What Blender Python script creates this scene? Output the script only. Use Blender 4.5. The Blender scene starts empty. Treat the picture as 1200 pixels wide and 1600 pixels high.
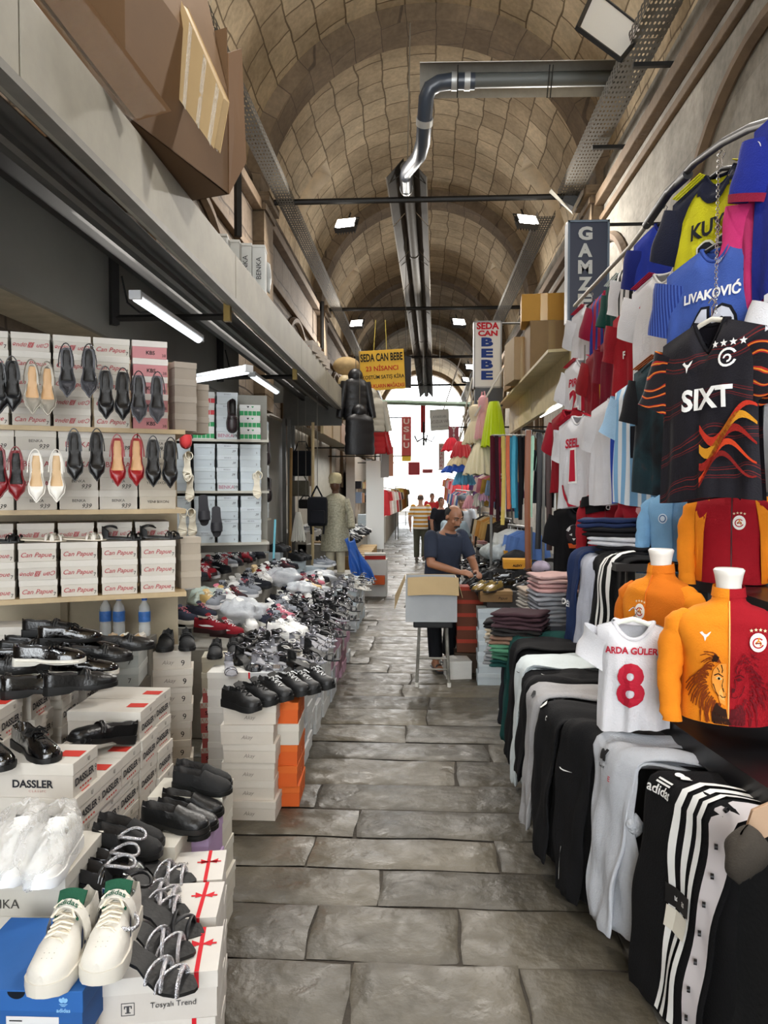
import bpy, bmesh, math, random
from math import sin, cos, pi, radians, sqrt, atan2, hypot
from mathutils import Vector, Matrix
random.seed(7)
SC = bpy.context.scene
COL = SC.collection
V = Vector
FPX, EYE = 1150.0, 1.80
cam = bpy.data.cameras.new('camera')
cam.sensor_fit = 'AUTO'
cam.sensor_width = 36.0
cam.lens = FPX / 1600.0 * 36.0
cam.clip_start, cam.clip_end = 0.05, 400
camo = bpy.data.objects.new('camera', cam)
COL.objects.link(camo)
YAW, PITCH = math.atan(60 / FPX), math.atan(-34 / FPX)
camo.location = (0, 0, EYE)
camo.rotation_euler = (pi / 2 + PITCH, 0, YAW)
SC.camera = camo
_R = camo.rotation_euler.to_matrix()
def at(px, py, d):
 """world point seen at photo pixel (px, py), d metres along the street"""
 v = _R @ V(((px - 600) / FPX, (800 - py) / FPX, -1.0))
 v *= d / v.y
 return V((v.x, v.y, EYE + v.z))
def atz(px, py, z):
 v = _R @ V(((px - 600) / FPX, (800 - py) / FPX, -1.0))
 v *= (z - EYE) / v.z
 return V((v.x, v.y, z))
SC.view_settings.view_transform = 'Standard'
SC.view_settings.look = 'None'
SC.view_settings.gamma = 1.0
SC.view_settings.use_curve_mapping = False
SC.view_settings.exposure = -0.3
SC.cycles.max_bounces = 6
SC.cycles.diffuse_bounces = 4
SC.cycles.glossy_bounces = 3
SC.cycles.transmission_bounces = 4
SC.cycles.transparent_max_bounces = 8
SC.cycles.caustics_reflective = False
SC.cycles.caustics_refractive = False
SC.cycles.sample_clamp_indirect = 6.0
SC.cycles.use_denoising = True
world = bpy.data.worlds.new('sky')
SC.world = world
world.use_nodes = True
_bg = world.node_tree.nodes['Background']
_bg.inputs[0].default_value = (0.93, 0.97, 1.0, 1)
_bg.inputs[1].default_value = 12.0
def area_light(name, loc, size, power, color=(1, 1, 1), rot=(0, 0, 0), sizey=None, spread=pi):
 l = bpy.data.lights.new(name, 'AREA')
 l.energy = power
 l.color = color
 l.shape = 'RECTANGLE'
 l.size = size
 l.size_y = sizey or size
 l.spread = spread
 o = bpy.data.objects.new(name, l)
 o.location = loc
 o.rotation_euler = rot
 COL.objects.link(o)
 return o
RIB = [-1.9, 5.3, 12.5, 19.9, 27.1, 34.3, 41.5, 48.7]
WARM, COOL = (1.0, 0.95, 0.88), (0.93, 0.97, 1.0)
# floodlights hang in pairs on every tie bar of the vault (also the two bars nearest the photographer)
FLOOD_W = 230
for yb in RIB[:5]:
 for xb in ((-1.3, 1.74) if yb != 19.9 else (-1.78, 0.97)):
  area_light('floodlight_beam', (xb, yb - 0.16, 6.28), 0.3, FLOOD_W * (0.55 if yb < 0 else 0.85 if yb < 6 else 1.2), WARM, (radians(-52), 0, 0), 0.22)
# fluorescent battens under the left shop's soffit
for (x0, y0, y1, z0, w) in ((-1.77, 4.48, 5.8, 2.96, 34), (-1.77, 7.54, 8.96, 2.96, 30), (-1.77, 1.3, 2.6, 2.96, 20)):
 area_light('batten_glow', (x0, (y0 + y1) / 2, z0 - 0.03), 0.07, w, COOL, (0, 0, 0), y1 - y0)
# LED tubes under the right stall's awning
for (x0, y0, y1, z0, w) in ((1.75, 1.2, 3.0, 3.2, 60), (1.75, 5.6, 8.2, 2.55, 45), (-1.9, 13.6, 16.4, 2.6, 45), (1.75, 13.0, 17.0, 2.8, 90),
       (-1.75, 18.5, 23, 2.7, 110), (1.75, 18.5, 23, 2.7, 110)):
 area_light('tube_glow', (x0, (y0 + y1) / 2, z0), 0.06, w, COOL, (0, 0, 0), y1 - y0)
MATS = {}
def mat(name, col, rough=0.6, metal=0.0, var=0.0, vscale=6.0, bump=0.0, bscale=40.0, spec=0.5, alpha=1.0, trans=0.0, emit=0.0, sheen=0.0, coat=0.0):
 if name in MATS:
  return MATS[name]
 m = bpy.data.materials.new(name)
 m.use_nodes = True
 nt = m.node_tree
 b = nt.nodes['Principled BSDF']
 c = (col[0], col[1], col[2], 1)
 b.inputs['Base Color'].default_value = c
 b.inputs['Roughness'].default_value = rough
 b.inputs['Metallic'].default_value = metal
 b.inputs['Specular IOR Level'].default_value = spec
 if alpha < 1:
  b.inputs['Alpha'].default_value = alpha
 if trans:
  b.inputs['Transmission Weight'].default_value = trans
 if sheen:
  b.inputs['Sheen Weight'].default_value = sheen
 if coat:
  b.inputs['Coat Weight'].default_value = coat
  b.inputs['Coat Roughness'].default_value = 0.05
 if emit:
  b.inputs['Emission Color'].default_value = c
  b.inputs['Emission Strength'].default_value = emit
 tc = None
 if var or bump:
  tc = nt.nodes.new('ShaderNodeTexCoord')
 if var:
  n = nt.nodes.new('ShaderNodeTexNoise')
  n.inputs['Scale'].default_value = vscale
  n.inputs['Detail'].default_value = 6
  n.inputs['Roughness'].default_value = 0.65
  r = nt.nodes.new('ShaderNodeMapRange')
  r.inputs[1].default_value = 0.3
  r.inputs[2].default_value = 0.7
  r.inputs[3].default_value = 1 - var
  r.inputs[4].default_value = 1 + var * 0.6
  mx = nt.nodes.new('ShaderNodeVectorMath')
  mx.operation = 'SCALE'
  mx.inputs[0].default_value = col[:3]
  nt.links.new(tc.outputs['Object'], n.inputs['Vector'])
  nt.links.new(n.outputs[0], r.inputs[0])
  nt.links.new(r.outputs[0], mx.inputs['Scale'])
  nt.links.new(mx.outputs[0], b.inputs['Base Color'])
 if bump:
  n2 = nt.nodes.new('ShaderNodeTexNoise')
  n2.inputs['Scale'].default_value = bscale
  n2.inputs['Detail'].default_value = 5
  bp = nt.nodes.new('ShaderNodeBump')
  bp.inputs['Strength'].default_value = bump
  bp.inputs['Distance'].default_value = 0.02
  nt.links.new(tc.outputs['Object'], n2.inputs['Vector'])
  nt.links.new(n2.outputs[0], bp.inputs['Height'])
  nt.links.new(bp.outputs[0], b.inputs['Normal'])
 MATS[name] = m
 return m
def srgb(r, g, b):
 f = lambda c: ((c / 255 + 0.055) / 1.055) ** 2.4 if c > 10 else c / 255 / 12.92
 return (f(r), f(g), f(b))
def H(s):
 return srgb(int(s[0:2], 16), int(s[2:4], 16), int(s[4:6], 16))
def cloth(hexs, var=0.12):
 return mat('cloth_' + hexs, H(hexs), 0.85, var=var, vscale=9, bump=0.25, bscale=160, spec=0.2, sheen=0.0)
def card(hexs):
 return mat('card_' + hexs, tuple(c * .85 for c in H(hexs)), 0.7, var=0.06, vscale=5, spec=0.3)
def ink(hexs):
 return mat('ink_' + hexs, H(hexs), 0.7, spec=0.2)
_TXT = {}
def text_geo(s, bold=0.0, shear=0.0, space=1.0, fine=False):
 k = (s, bold, shear, space, fine)
 if k in _TXT:
  return _TXT[k]
 cu = bpy.data.curves.new('t', 'FONT')
 cu.body = s
 cu.size = 1.0
 cu.offset = bold
 cu.shear = shear
 cu.space_character = space
 cu.align_x = 'CENTER'
 cu.resolution_u = 3
 cu.fill_mode = 'FRONT'
 o = bpy.data.objects.new('t', cu)
 COL.objects.link(o)
 dg = bpy.context.evaluated_depsgraph_get()
 me = bpy.data.meshes.new_from_object(o.evaluated_get(dg))
 bm = bmesh.new(); bm.from_mesh(me)
 bmesh.ops.triangulate(bm, faces=bm.faces[:])
 if fine:
  for _ in range(3):
   es = [e for e in bm.edges if e.calc_length() > .16]
   if es:
    bmesh.ops.subdivide_edges(bm, edges=es, cuts=1, use_grid_fill=True)
    bmesh.ops.triangulate(bm, faces=bm.faces[:])
 bm.to_mesh(me); bm.free()
 vs = [tuple(v.co) for v in me.vertices]
 fs = [tuple(p.vertices) for p in me.polygons]
 bpy.data.objects.remove(o)
 bpy.data.curves.remove(cu)
 bpy.data.meshes.remove(me)
 if vs:
  x0, x1 = min(v[0] for v in vs), max(v[0] for v in vs)
  y0, y1 = min(v[1] for v in vs), max(v[1] for v in vs)
  vs = [(v[0] - (x0 + x1) / 2, v[1] - (y0 + y1) / 2) for v in vs]
  r = (vs, fs, x1 - x0, y1 - y0)
 else:
  r = ([], [], 1, 1)
 _TXT[k] = r
 return r
class MB:
 def __init__(s):
  s.v, s.f, s.m, s.uv = [], [], [], {}
 def add(s, vs, fs, mi=0, M=None):
  b = len(s.v)
  s.v.extend((M @ V(v)) if M is not None else V(v) for v in vs)
  for f in fs:
   s.f.append(tuple(i + b for i in f))
   s.m.append(mi)
  return b
 def box(s, c, d, mi=0, M=None, taper=1.0):
  x, y, z = d[0] / 2, d[1] / 2, d[2] / 2
  vs = [(sx * x * (taper if sz > 0 else 1), sy * y * (taper if sz > 0 else 1), sz * z) for sz in (-1, 1) for sy in (-1, 1) for sx in (-1, 1)]
  vs = [V(c) + V(v) for v in vs]
  s.add(vs, [(0, 2, 3, 1), (4, 5, 7, 6), (0, 1, 5, 4), (2, 6, 7, 3), (0, 4, 6, 2), (1, 3, 7, 5)], mi, M)
  return s
 def quad(s, a, b, c, d, mi=0):
  s.add([a, b, c, d], [(0, 1, 2, 3)], mi)
  return s
 def slab(s, pts, th, mi=0):
  """flat polygon given thickness th along its normal"""
  pts = [V(p) for p in pts]
  n = (pts[1] - pts[0]).cross(pts[2] - pts[0]).normalized() * th
  k = len(pts)
  fs = [tuple(range(k)), tuple(range(2 * k - 1, k - 1, -1))] + [(i, i + k, (i + 1) % k + k, (i + 1) % k) for i in range(k)]
  fs[0] = tuple(reversed(fs[0])); fs[1] = tuple(reversed(fs[1]))
  fs = [tuple(reversed(f)) for f in fs]
  s.add(pts + [p + n for p in pts], [tuple(reversed(f)) for f in fs], mi)
  return s
 def tube(s, pts, r, n=10, mi=0, cap=True, flat=1.0, up=(0, 0, 1), M=None):
  """swept tube; r number or list; flat scales the second axis"""
  pts = [V(p) for p in pts]
  k = len(pts)
  rs = r if isinstance(r, (list, tuple)) else [r] * k
  fl = flat if isinstance(flat, (list, tuple)) else [flat] * k
  up = V(up)
  vs, fs = [], []
  prev = None
  for i, p in enumerate(pts):
   t = (pts[min(i + 1, k - 1)] - pts[max(i - 1, 0)])
   t = t.normalized() if t.length > 1e-9 else V((0, 0, 1))
   if prev is None:
    a = up if abs(t.dot(up)) < 0.95 else V((1, 0, 0))
    nn = (a - t * a.dot(t)).normalized()
   else:
    nn = prev - t * prev.dot(t)
    nn = nn.normalized() if nn.length > 1e-6 else prev
   prev = nn
   bb = t.cross(nn)
   ri = rs[i]
   ra, rb = ri if isinstance(ri, tuple) else (ri, ri * fl[i])
   for j in range(n):
    a = 2 * pi * j / n
    vs.append(p + bb * (ra * cos(a)) + nn * (rb * sin(a)))
  for i in range(k - 1):
   for j in range(n):
    a, b = i * n + j, i * n + (j + 1) % n
    fs.append((a, b, b + n, a + n))
  if cap:
   fs.append(tuple(range(n - 1, -1, -1)))
   fs.append(tuple(range((k - 1) * n, k * n)))
  s.add(vs, fs, mi, M)
  return s
 def lathe(s, prof, n=24, mi=0, M=None, sx=1.0, sy=1.0, cap=True):
  vs, fs = [], []
  for (r, z) in prof:
   for j in range(n):
    a = 2 * pi * j / n
    vs.append((r * cos(a) * sx, r * sin(a) * sy, z))
  for i in range(len(prof) - 1):
   for j in range(n):
    a, b = i * n + j, i * n + (j + 1) % n
    fs.append((a, b, b + n, a + n))
  if cap:
   fs.append(tuple(range(n - 1, -1, -1)))
   fs.append(tuple(range((len(prof) - 1) * n, len(prof) * n)))
  s.add(vs, fs, mi, M)
  return s
 def grid(s, fn, nu, nv, mi=0, closeu=False, M=None, mif=None, flip=False):
  """fn(u, v) -> point, u, v in 0..1"""
  cu = nu if closeu else nu + 1
  vs = [fn(i / nu, j / nv) for j in range(nv + 1) for i in range(cu)]
  b = s.add(vs, [], mi, M)
  for j in range(nv):
   for i in range(nu):
    i2 = (i + 1) % cu
    q = (b + j * cu + i, b + j * cu + i2, b + (j + 1) * cu + i2, b + (j + 1) * cu + i)
    s.f.append(tuple(reversed(q)) if flip else q)
    s.m.append(mif(i, j) if mif else mi)
  return s
 def ball(s, c, r, n=14, mi=0, M=None, rz=None, ry=None):
  k = max(6, n // 2)
  prof = []
  vs, fs = [], []
  rz = rz if rz else r
  ry = ry if ry else r
  for i in range(k + 1):
   a = -pi / 2 + pi * i / k
   for j in range(n):
    t = 2 * pi * j / n
    vs.append((c[0] + r * cos(a) * cos(t), c[1] + ry * cos(a) * sin(t), c[2] + rz * sin(a)))
  for i in range(k):
   for j in range(n):
    a, b = i * n + j, i * n + (j + 1) % n
    fs.append((a, b, b + n, a + n))
  s.add(vs, fs, mi, M)
  return s
 def text(s, t, o, right, up, h=None, w=None, mi=1, bold=0.0, shear=0.0, space=1.0, lift=0.0012, wmax=None, bend=None):
  vs, fs, W, Hh = text_geo(t, bold, shear, space)
  if h is not None and w is not None:
   kx, ky = w / W, h / Hh
  elif h is not None:
   kx = ky = h / Hh
  else:
   kx = ky = w / W
  if wmax and kx * W > wmax:
   kx = wmax / W
  right, up, o = V(right).normalized(), V(up).normalized(), V(o)
  n = right.cross(up) * lift
  out = []
  for v in vs:
   p = o + right * (v[0] * kx) + up * (v[1] * ky) + n
   if bend:
    p = bend(p)
   out.append(p)
  s.add(out, fs, mi)
  return s
 def build(s, name, mats, parent=None, smooth=None, bevel=0.0, loc=None, rot=None, uv=None):
  me = bpy.data.meshes.new(name)
  me.from_pydata([tuple(v) for v in s.v], [], s.f)
  if not isinstance(mats, (list, tuple)):
   mats = [mats]
  for m in mats:
   me.materials.append(m)
  me.polygons.foreach_set('material_index', [min(i, len(mats) - 1) for i in s.m])
  if uv:
   lay = me.uv_layers.new(name='UVMap')
   for lp in me.loops:
    lay.data[lp.index].uv = uv(s.v[lp.vertex_index])
  if bevel:
   bm = bmesh.new()
   bm.from_mesh(me)
   es = [e for e in bm.edges if len(e.link_faces) == 2 and e.calc_face_angle(0) > 0.6]
   bmesh.ops.bevel(bm, geom=es, offset=bevel, segments=2, affect='EDGES', profile=0.6, clamp_overlap=True)
   bm.to_mesh(me)
   bm.free()
  if smooth:
   me.polygons.foreach_set('use_smooth', [True] * len(me.polygons))
   me.set_sharp_from_angle(angle=radians(smooth))
  me.update()
  o = bpy.data.objects.new(name, me)
  COL.objects.link(o)
  if loc is not None:
   o.location = loc
  if rot is not None:
   o.rotation_euler = rot
  if parent is not None:
   o.parent = parent
  return o
def tag(o, label=None, cat=None, group=None, kind=None):
 if label:
  o['label'] = label
 if cat:
  o['category'] = cat
 if group:
  o['group'] = group
 if kind:
  o['kind'] = kind
 return o
def empty(name, loc=(0, 0, 0), rz=0.0, label=None, cat=None, group=None, rot=None, scale=None):
 o = bpy.data.objects.new(name, None)
 o.empty_display_size = 0.1
 COL.objects.link(o)
 o.location = loc
 o.rotation_euler = rot if rot is not None else (0, 0, rz)
 if scale is not None:
  o.scale = scale if isinstance(scale, (tuple, list)) else (scale,) * 3
 return tag(o, label, cat, group)
KIDS = {}
def kids(o):
 return [c for c in o.children]
def copy_tree(o, parent=None, depth=0, swap=None):
 c = o.copy()
 COL.objects.link(c)
 c.parent = parent
 if swap and o.type == 'MESH':
  for i, sl in enumerate(c.material_slots):
   if sl.material and sl.material.name in swap:
    sl.link = 'OBJECT'
    sl.material = swap[sl.material.name]
 if depth < 2:
  for ch in PROTO_KIDS.get(o.name, ()):
   copy_tree(ch, c, depth + 1, swap)
 return c
PROTO_KIDS = {}
def register(o):
 """remember a prototype's children once (o.children walks the whole file every time)"""
 PROTO_KIDS[o.name] = list(o.children)
 for c in PROTO_KIDS[o.name]:
  PROTO_KIDS[c.name] = list(c.children)
 return o
class Proto:
 """first placement uses the prototype itself, later ones are copies"""
 def __init__(s, root):
  s.root, s.used = register(root), False
 def place(s, loc, rot=(0, 0, 0), label=None, cat=None, group=None, scale=None, swap=None):
  if not s.used and not swap:
   o = s.root
   s.used = True
  else:
   o = copy_tree(s.root, None, 0, swap)
  o.location = loc
  o.rotation_euler = rot
  if scale is not None:
   o.scale = scale if isinstance(scale, (tuple, list)) else (scale,) * 3
  return tag(o, label, cat, group)
 def finish(s):
  if not s.used:
   for k in PROTO_KIDS.get(s.root.name, []):
    for g in PROTO_KIDS.get(k.name, []):
     bpy.data.objects.remove(g)
    bpy.data.objects.remove(k)
   bpy.data.objects.remove(s.root)
PROTOS = []
def proto(root):
 p = Proto(root)
 PROTOS.append(p)
 return p
ORD = ['first', 'second', 'third', 'fourth', 'fifth', 'sixth', 'seventh', 'eighth', 'ninth', 'tenth', 'eleventh', 'twelfth', 'thirteenth', 'fourteenth',
  'fifteenth', 'sixteenth', 'seventeenth', 'eighteenth', 'nineteenth', 'twentieth']
def from_top(i, n):
 """i counted from the bottom (0) in a stack of n"""
 k = n - 1 - i
 if n == 1:
  return 'single'
 return 'topmost' if k == 0 else ('bottom' if i == 0 else ORD[k] + ' from top')
def from_left(i, n):
 return 'leftmost' if i == 0 else ('rightmost' if i == n - 1 else ORD[i] + ' from left')
def sm(a, b, x):
 t = min(1, max(0, (x - a) / (b - a)))
 return t * t * (3 - 2 * t)
def lerp(a, b, t):
 return a + (b - a) * t
def prof(keys, x):
 """piecewise smooth curve through (x, y) keys"""
 if x <= keys[0][0]:
  return keys[0][1]
 for (a, ya), (b, yb) in zip(keys, keys[1:]):
  if x <= b:
   t = (x - a) / (b - a)
   t = t * t * (3 - 2 * t)
   return ya + (yb - ya) * t
 return keys[-1][1]
def look_rot(yaw, pitch=0.0, roll=0.0):
 return (pitch, roll, yaw)
# ================================================================== THE SETTING
def stone_mat(name, c1, c2, mort, bw, bh, msize, bump=0.5, rough=0.9, dirt=0.35, nscale=1.2):
 m = bpy.data.materials.new(name)
 m.use_nodes = True
 nt = m.node_tree
 N, L = nt.nodes, nt.links
 b = N['Principled BSDF']
 b.inputs['Roughness'].default_value = rough
 b.inputs['Specular IOR Level'].default_value = 0.25
 uv = N.new('ShaderNodeUVMap')
 uv.uv_map = 'UVMap'
 tc = N.new('ShaderNodeTexCoord')
 ns = N.new('ShaderNodeTexNoise')
 ns.inputs['Scale'].default_value = 0.9
 ns.inputs['Detail'].default_value = 3
 L.new(uv.outputs[0], ns.inputs['Vector'])
 off = N.new('ShaderNodeVectorMath'); off.operation = 'MULTIPLY_ADD'
 off.inputs[1].default_value = (0.22, 0.22, 0)
 L.new(ns.outputs['Color'], off.inputs[0])
 L.new(uv.outputs[0], off.inputs[2])
 br = N.new('ShaderNodeTexBrick')
 br.offset = 0.5
 br.offset_frequency = 2
 br.inputs['Color1'].default_value = (*c1, 1)
 br.inputs['Color2'].default_value = (*c2, 1)
 br.inputs['Mortar'].default_value = (*mort, 1)
 br.inputs['Scale'].default_value = 1.0
 br.inputs['Mortar Size'].default_value = msize
 br.inputs['Mortar Smooth'].default_value = 0.5
 br.inputs['Bias'].default_value = 0.1
 br.inputs['Brick Width'].default_value = bw
 br.inputs['Row Height'].default_value = bh
 L.new(off.outputs[0], br.inputs['Vector'])
 n1 = N.new('ShaderNodeTexNoise')
 n1.inputs['Scale'].default_value = nscale
 n1.inputs['Detail'].default_value = 8
 n1.inputs['Roughness'].default_value = 0.7
 L.new(tc.outputs['Object'], n1.inputs['Vector'])
 n2 = N.new('ShaderNodeTexNoise')
 n2.inputs['Scale'].default_value = 14
 n2.inputs['Detail'].default_value = 6
 L.new(tc.outputs['Object'], n2.inputs['Vector'])
 mr = N.new('ShaderNodeMapRange')
 mr.inputs[1].default_value = 0.3; mr.inputs[2].default_value = 0.7
 mr.inputs[3].default_value = 1 - dirt; mr.inputs[4].default_value = 1 + dirt * 0.55
 L.new(n1.outputs[0], mr.inputs[0])
 mr2 = N.new('ShaderNodeMapRange')
 mr2.inputs[1].default_value = 0.3; mr2.inputs[2].default_value = 0.7
 mr2.inputs[3].default_value = 0.86; mr2.inputs[4].default_value = 1.1
 L.new(n2.outputs[0], mr2.inputs[0])
 mm = N.new('ShaderNodeMath'); mm.operation = 'MULTIPLY'
 L.new(mr.outputs[0], mm.inputs[0]); L.new(mr2.outputs[0], mm.inputs[1])
 sc = N.new('ShaderNodeVectorMath'); sc.operation = 'SCALE'
 L.new(br.outputs['Color'], sc.inputs[0]); L.new(mm.outputs[0], sc.inputs['Scale'])
 L.new(sc.outputs[0], b.inputs['Base Color'])
 hh = N.new('ShaderNodeMath'); hh.operation = 'MULTIPLY_ADD'
 hh.inputs[1].default_value = -1.0
 L.new(br.outputs['Fac'], hh.inputs[0])
 h2 = N.new('ShaderNodeMath'); h2.operation = 'MULTIPLY'
 h2.inputs[1].default_value = 0.5
 L.new(n2.outputs[0], h2.inputs[0]); L.new(h2.outputs[0], hh.inputs[2])
 bp = N.new('ShaderNodeBump')
 bp.inputs['Strength'].default_value = bump
 bp.inputs['Distance'].default_value = 0.03
 L.new(hh.outputs[0], bp.inputs['Height'])
 L.new(bp.outputs[0], b.inputs['Normal'])
 MATS[name] = m
 return m
vault_m = stone_mat('vault_stone', H('d4c2a4'), H('b5a286'), H('7c6c57'), 0.62, 0.5, 0.018)
rib_m = stone_mat('rib_stone', H('8a7862'), H('7a6955'), H('5c4f42'), 0.9, 0.5, 0.01, 0.3)
wallL_m = stone_mat('left_wall_stone', H('75685a'), H('66594c'), H('4a4038'), 0.9, 0.5, 0.02)
wallR_m = stone_mat('right_wall_plaster', H('98938a'), H('8f8a80'), H('857f74'), 1.6, 0.8, 0.006, 0.35, 0.92, 0.45, 1.6)
band_m = mat('band_stone', H('6e5a44'), 0.9, var=0.3, vscale=3, bump=0.4, bscale=12)
XW, ZS, RV, RR = 2.85, 6.67, 3.0, 2.74        # wall, springing height, vault radius, rib radius
XC = 0.05
def slab_mat():
 m = bpy.data.materials.new('worn_slabs')
 m.use_nodes = True
 N, L = m.node_tree.nodes, m.node_tree.links
 b = N['Principled BSDF']
 g = N.new('ShaderNodeNewGeometry')
 tc = N.new('ShaderNodeTexCoord')
 n1 = N.new('ShaderNodeTexNoise'); n1.inputs['Scale'].default_value = 2.2; n1.inputs['Detail'].default_value = 9; n1.inputs['Roughness'].default_value = 0.7
 n2 = N.new('ShaderNodeTexNoise'); n2.inputs['Scale'].default_value = 9; n2.inputs['Detail'].default_value = 8; n2.inputs['Distortion'].default_value = 0.6
 L.new(tc.outputs['Object'], n1.inputs['Vector']); L.new(tc.outputs['Object'], n2.inputs['Vector'])
 ad = N.new('ShaderNodeMath'); ad.operation = 'MULTIPLY_ADD'; ad.inputs[1].default_value = 0.35
 L.new(g.outputs['Random Per Island'], ad.inputs[0]); L.new(n1.outputs[0], ad.inputs[2])
 cr = N.new('ShaderNodeValToRGB')
 cr.color_ramp.elements[0].position = 0.35; cr.color_ramp.elements[0].color = (*H('37332b'), 1)
 cr.color_ramp.elements[1].position = 0.95; cr.color_ramp.elements[1].color = (*H('635c4e'), 1)
 L.new(ad.outputs[0], cr.inputs[0])
 L.new(cr.outputs[0], b.inputs['Base Color'])
 rr = N.new('ShaderNodeMapRange')
 rr.inputs[1].default_value = 0.3; rr.inputs[2].default_value = 0.7; rr.inputs[3].default_value = 0.3; rr.inputs[4].default_value = 0.6
 L.new(n2.outputs[0], rr.inputs[0]); L.new(rr.outputs[0], b.inputs['Roughness'])
 bp = N.new('ShaderNodeBump'); bp.inputs['Strength'].default_value = 0.8; bp.inputs['Distance'].default_value = 0.03
 n3 = N.new('ShaderNodeTexNoise'); n3.inputs['Scale'].default_value = 7; n3.inputs['Detail'].default_value = 7
 L.new(tc.outputs['Object'], n3.inputs['Vector'])
 L.new(n3.outputs[0], bp.inputs['Height']); L.new(bp.outputs[0], b.inputs['Normal'])
 return m
rf = random.Random(3)
mb = MB()
y = 0.9
row = 0
while y < 52:
 dy = rf.uniform(0.31, 0.45)
 x = -1.25 - rf.uniform(0, 0.8)
 while x < 0.72:
  w = rf.uniform(0.6, 1.35)
  x1 = min(x + w, 0.80 + rf.uniform(-0.04, 0.04))
  if 0.8 - x1 < 0.25:
   x1 = 0.80 + rf.uniform(-0.04, 0.04)
  g = rf.uniform(0.003, 0.007)
  tx, ty = rf.uniform(-0.004, 0.004), rf.uniform(-0.006, 0.006)
  nx, ny = (6, 4) if y < 12 else (2, 1)
  ph = rf.uniform(0, 9)
  def fn(u, v, x=x, x1=x1, y=y, dy=dy, g=g, tx=tx, ty=ty, ph=ph):
   px, py = lerp(x + g, x1 - g, u), lerp(y + g, y + dy - g, v)
   e = min(u, 1 - u) * (x1 - x), min(v, 1 - v) * dy
   z = 0.0 + tx * (u - 0.5) * 2 + ty * (v - 0.5) * 2 + 0.002 * sin(px * 9 + ph) * cos(py * 13 + ph)
   if e[0] < 0.001 or e[1] < 0.001:
    z -= 0.009
   wob = 0.006 * sin(px * 11 + ph)
   return (px + 0.006 * sin(py * 17 + ph), py + wob, z)
  # a shallow rounded top with dropped edges
  us = [0, 0.03] + [0.03 + 0.94 * i / nx for i in range(1, nx)] + [0.97, 1]
  vsr = [0, 0.06] + [0.06 + 0.88 * i / ny for i in range(1, ny)] + [0.94, 1]
  pts = [fn(a, c) for c in vsr for a in us]
  nu = len(us)
  b0 = mb.add(pts, [])
  for j in range(len(vsr) - 1):
   for i in range(nu - 1):
    mb.f.append((b0 + j * nu + i, b0 + j * nu + i + 1, b0 + (j + 1) * nu + i + 1, b0 + (j + 1) * nu + i)); mb.m.append(0)
  x = x1
 y += dy
o = mb.build('floor', slab_mat(), smooth=50)
tag(o, kind='structure')
o = MB().quad((-6, -4, -0.012), (6, -4, -0.012), (6, 75, -0.012), (-6, 75, -0.012)).build('floor_bed', mat('joint_dirt', H('3a342c'), 0.95, var=0.3, vscale=8, bump=0.4, bscale=60))
tag(o, kind='structure')
o = MB().box((1.9, 24, -0.008), (2.2, 56, 0.016)).build('floor_kerb_right', mat('old_concrete', H('625d55'), 0.9, var=0.4, vscale=2.5, bump=0.7, bscale=18))
tag(o, kind='structure')
def vpt(a, yy, R=RV):
 return (XC - R * cos(a), yy, ZS + R * sin(a))
WA0, WA1 = 0.24, 0.80            # window opening, angles above springing
Y0V, Y1V = -9.4, 49.2
WY = [(RIB[i] + RIB[i + 1]) / 2 for i in range(len(RIB) - 1)]
ycuts = [Y0V]
for w in WY:
 ycuts += [w - 0.42, w + 0.42]
ycuts += [Y1V]
yl = []
for a, b in zip(ycuts, ycuts[1:]):
 k = max(1, int((b - a) / 1.2))
 yl += [lerp(a, b, i / k) for i in range(k)]
yl.append(Y1V)
al = [0, WA0] + [lerp(WA0, WA1, i / 4) for i in range(1, 5)] + [lerp(WA1, pi - WA1, i / 28) for i in range(1, 29)] + \
  [lerp(pi - WA1, pi - WA0, i / 4) for i in range(1, 5)] + [pi]
mb = MB()
na = len(al)
b0 = mb.add([vpt(a, yy) for yy in yl for a in al], [])
UVV = {}
def vault_uv(p):
 a = atan2(p.z - ZS, XC - p.x)
 return (p.y, a * RV)
for j in range(len(yl) - 1):
 ym = (yl[j] + yl[j + 1]) / 2
 win = any(abs(ym - w) < 0.42 for w in WY)
 for i in range(na - 1):
  am = (al[i] + al[i + 1]) / 2
  if win and (WA0 < am < WA1 or pi - WA1 < am < pi - WA0):
   continue
  mb.f.append((b0 + j * na + i, b0 + j * na + i + 1, b0 + (j + 1) * na + i + 1, b0 + (j + 1) * na + i))
  mb.m.append(0)
# splayed reveals
for w in WY:
 for sgn in (1, -1):
  def A(a):
   return a if sgn == 1 else pi - a
  inn = [vpt(A(WA0), w - 0.42), vpt(A(WA0), w + 0.42), vpt(A(WA1), w + 0.42), vpt(A(WA1), w - 0.42)]
  xo = XC - sgn * 3.95
  out = [(xo, w - 0.26, ZS + 2.0), (xo, w + 0.26, ZS + 2.0), (xo, w + 0.26, ZS + 3.0), (xo, w - 0.26, ZS + 3.0)]
  # arcs on the two cheeks follow the vault
  for (ya, yo) in ((w - 0.42, w - 0.26), (w + 0.42, w + 0.26)):
   arc = [vpt(A(lerp(WA0, WA1, t / 4)), ya) for t in range(5)]
   oz = [(xo, yo, lerp(ZS + 2.0, ZS + 3.0, t / 4)) for t in range(5)]
   bb = mb.add(arc + oz, [])
   for t in range(4):
    mb.f.append((bb + t, bb + t + 1, bb + 6 + t, bb + 5 + t)); mb.m.append(1)
  for q in ((0, 1), (2, 3)):
   bb = mb.add([inn[q[0]], inn[q[1]], out[q[1]], out[q[0]]], [(0, 1, 2, 3)], 1)
o = mb.build('ceiling', [vault_m, mat('reveal_plaster', H('cfc0a8'), 0.9, var=0.2, vscale=3)], smooth=30, uv=vault_uv)
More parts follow.
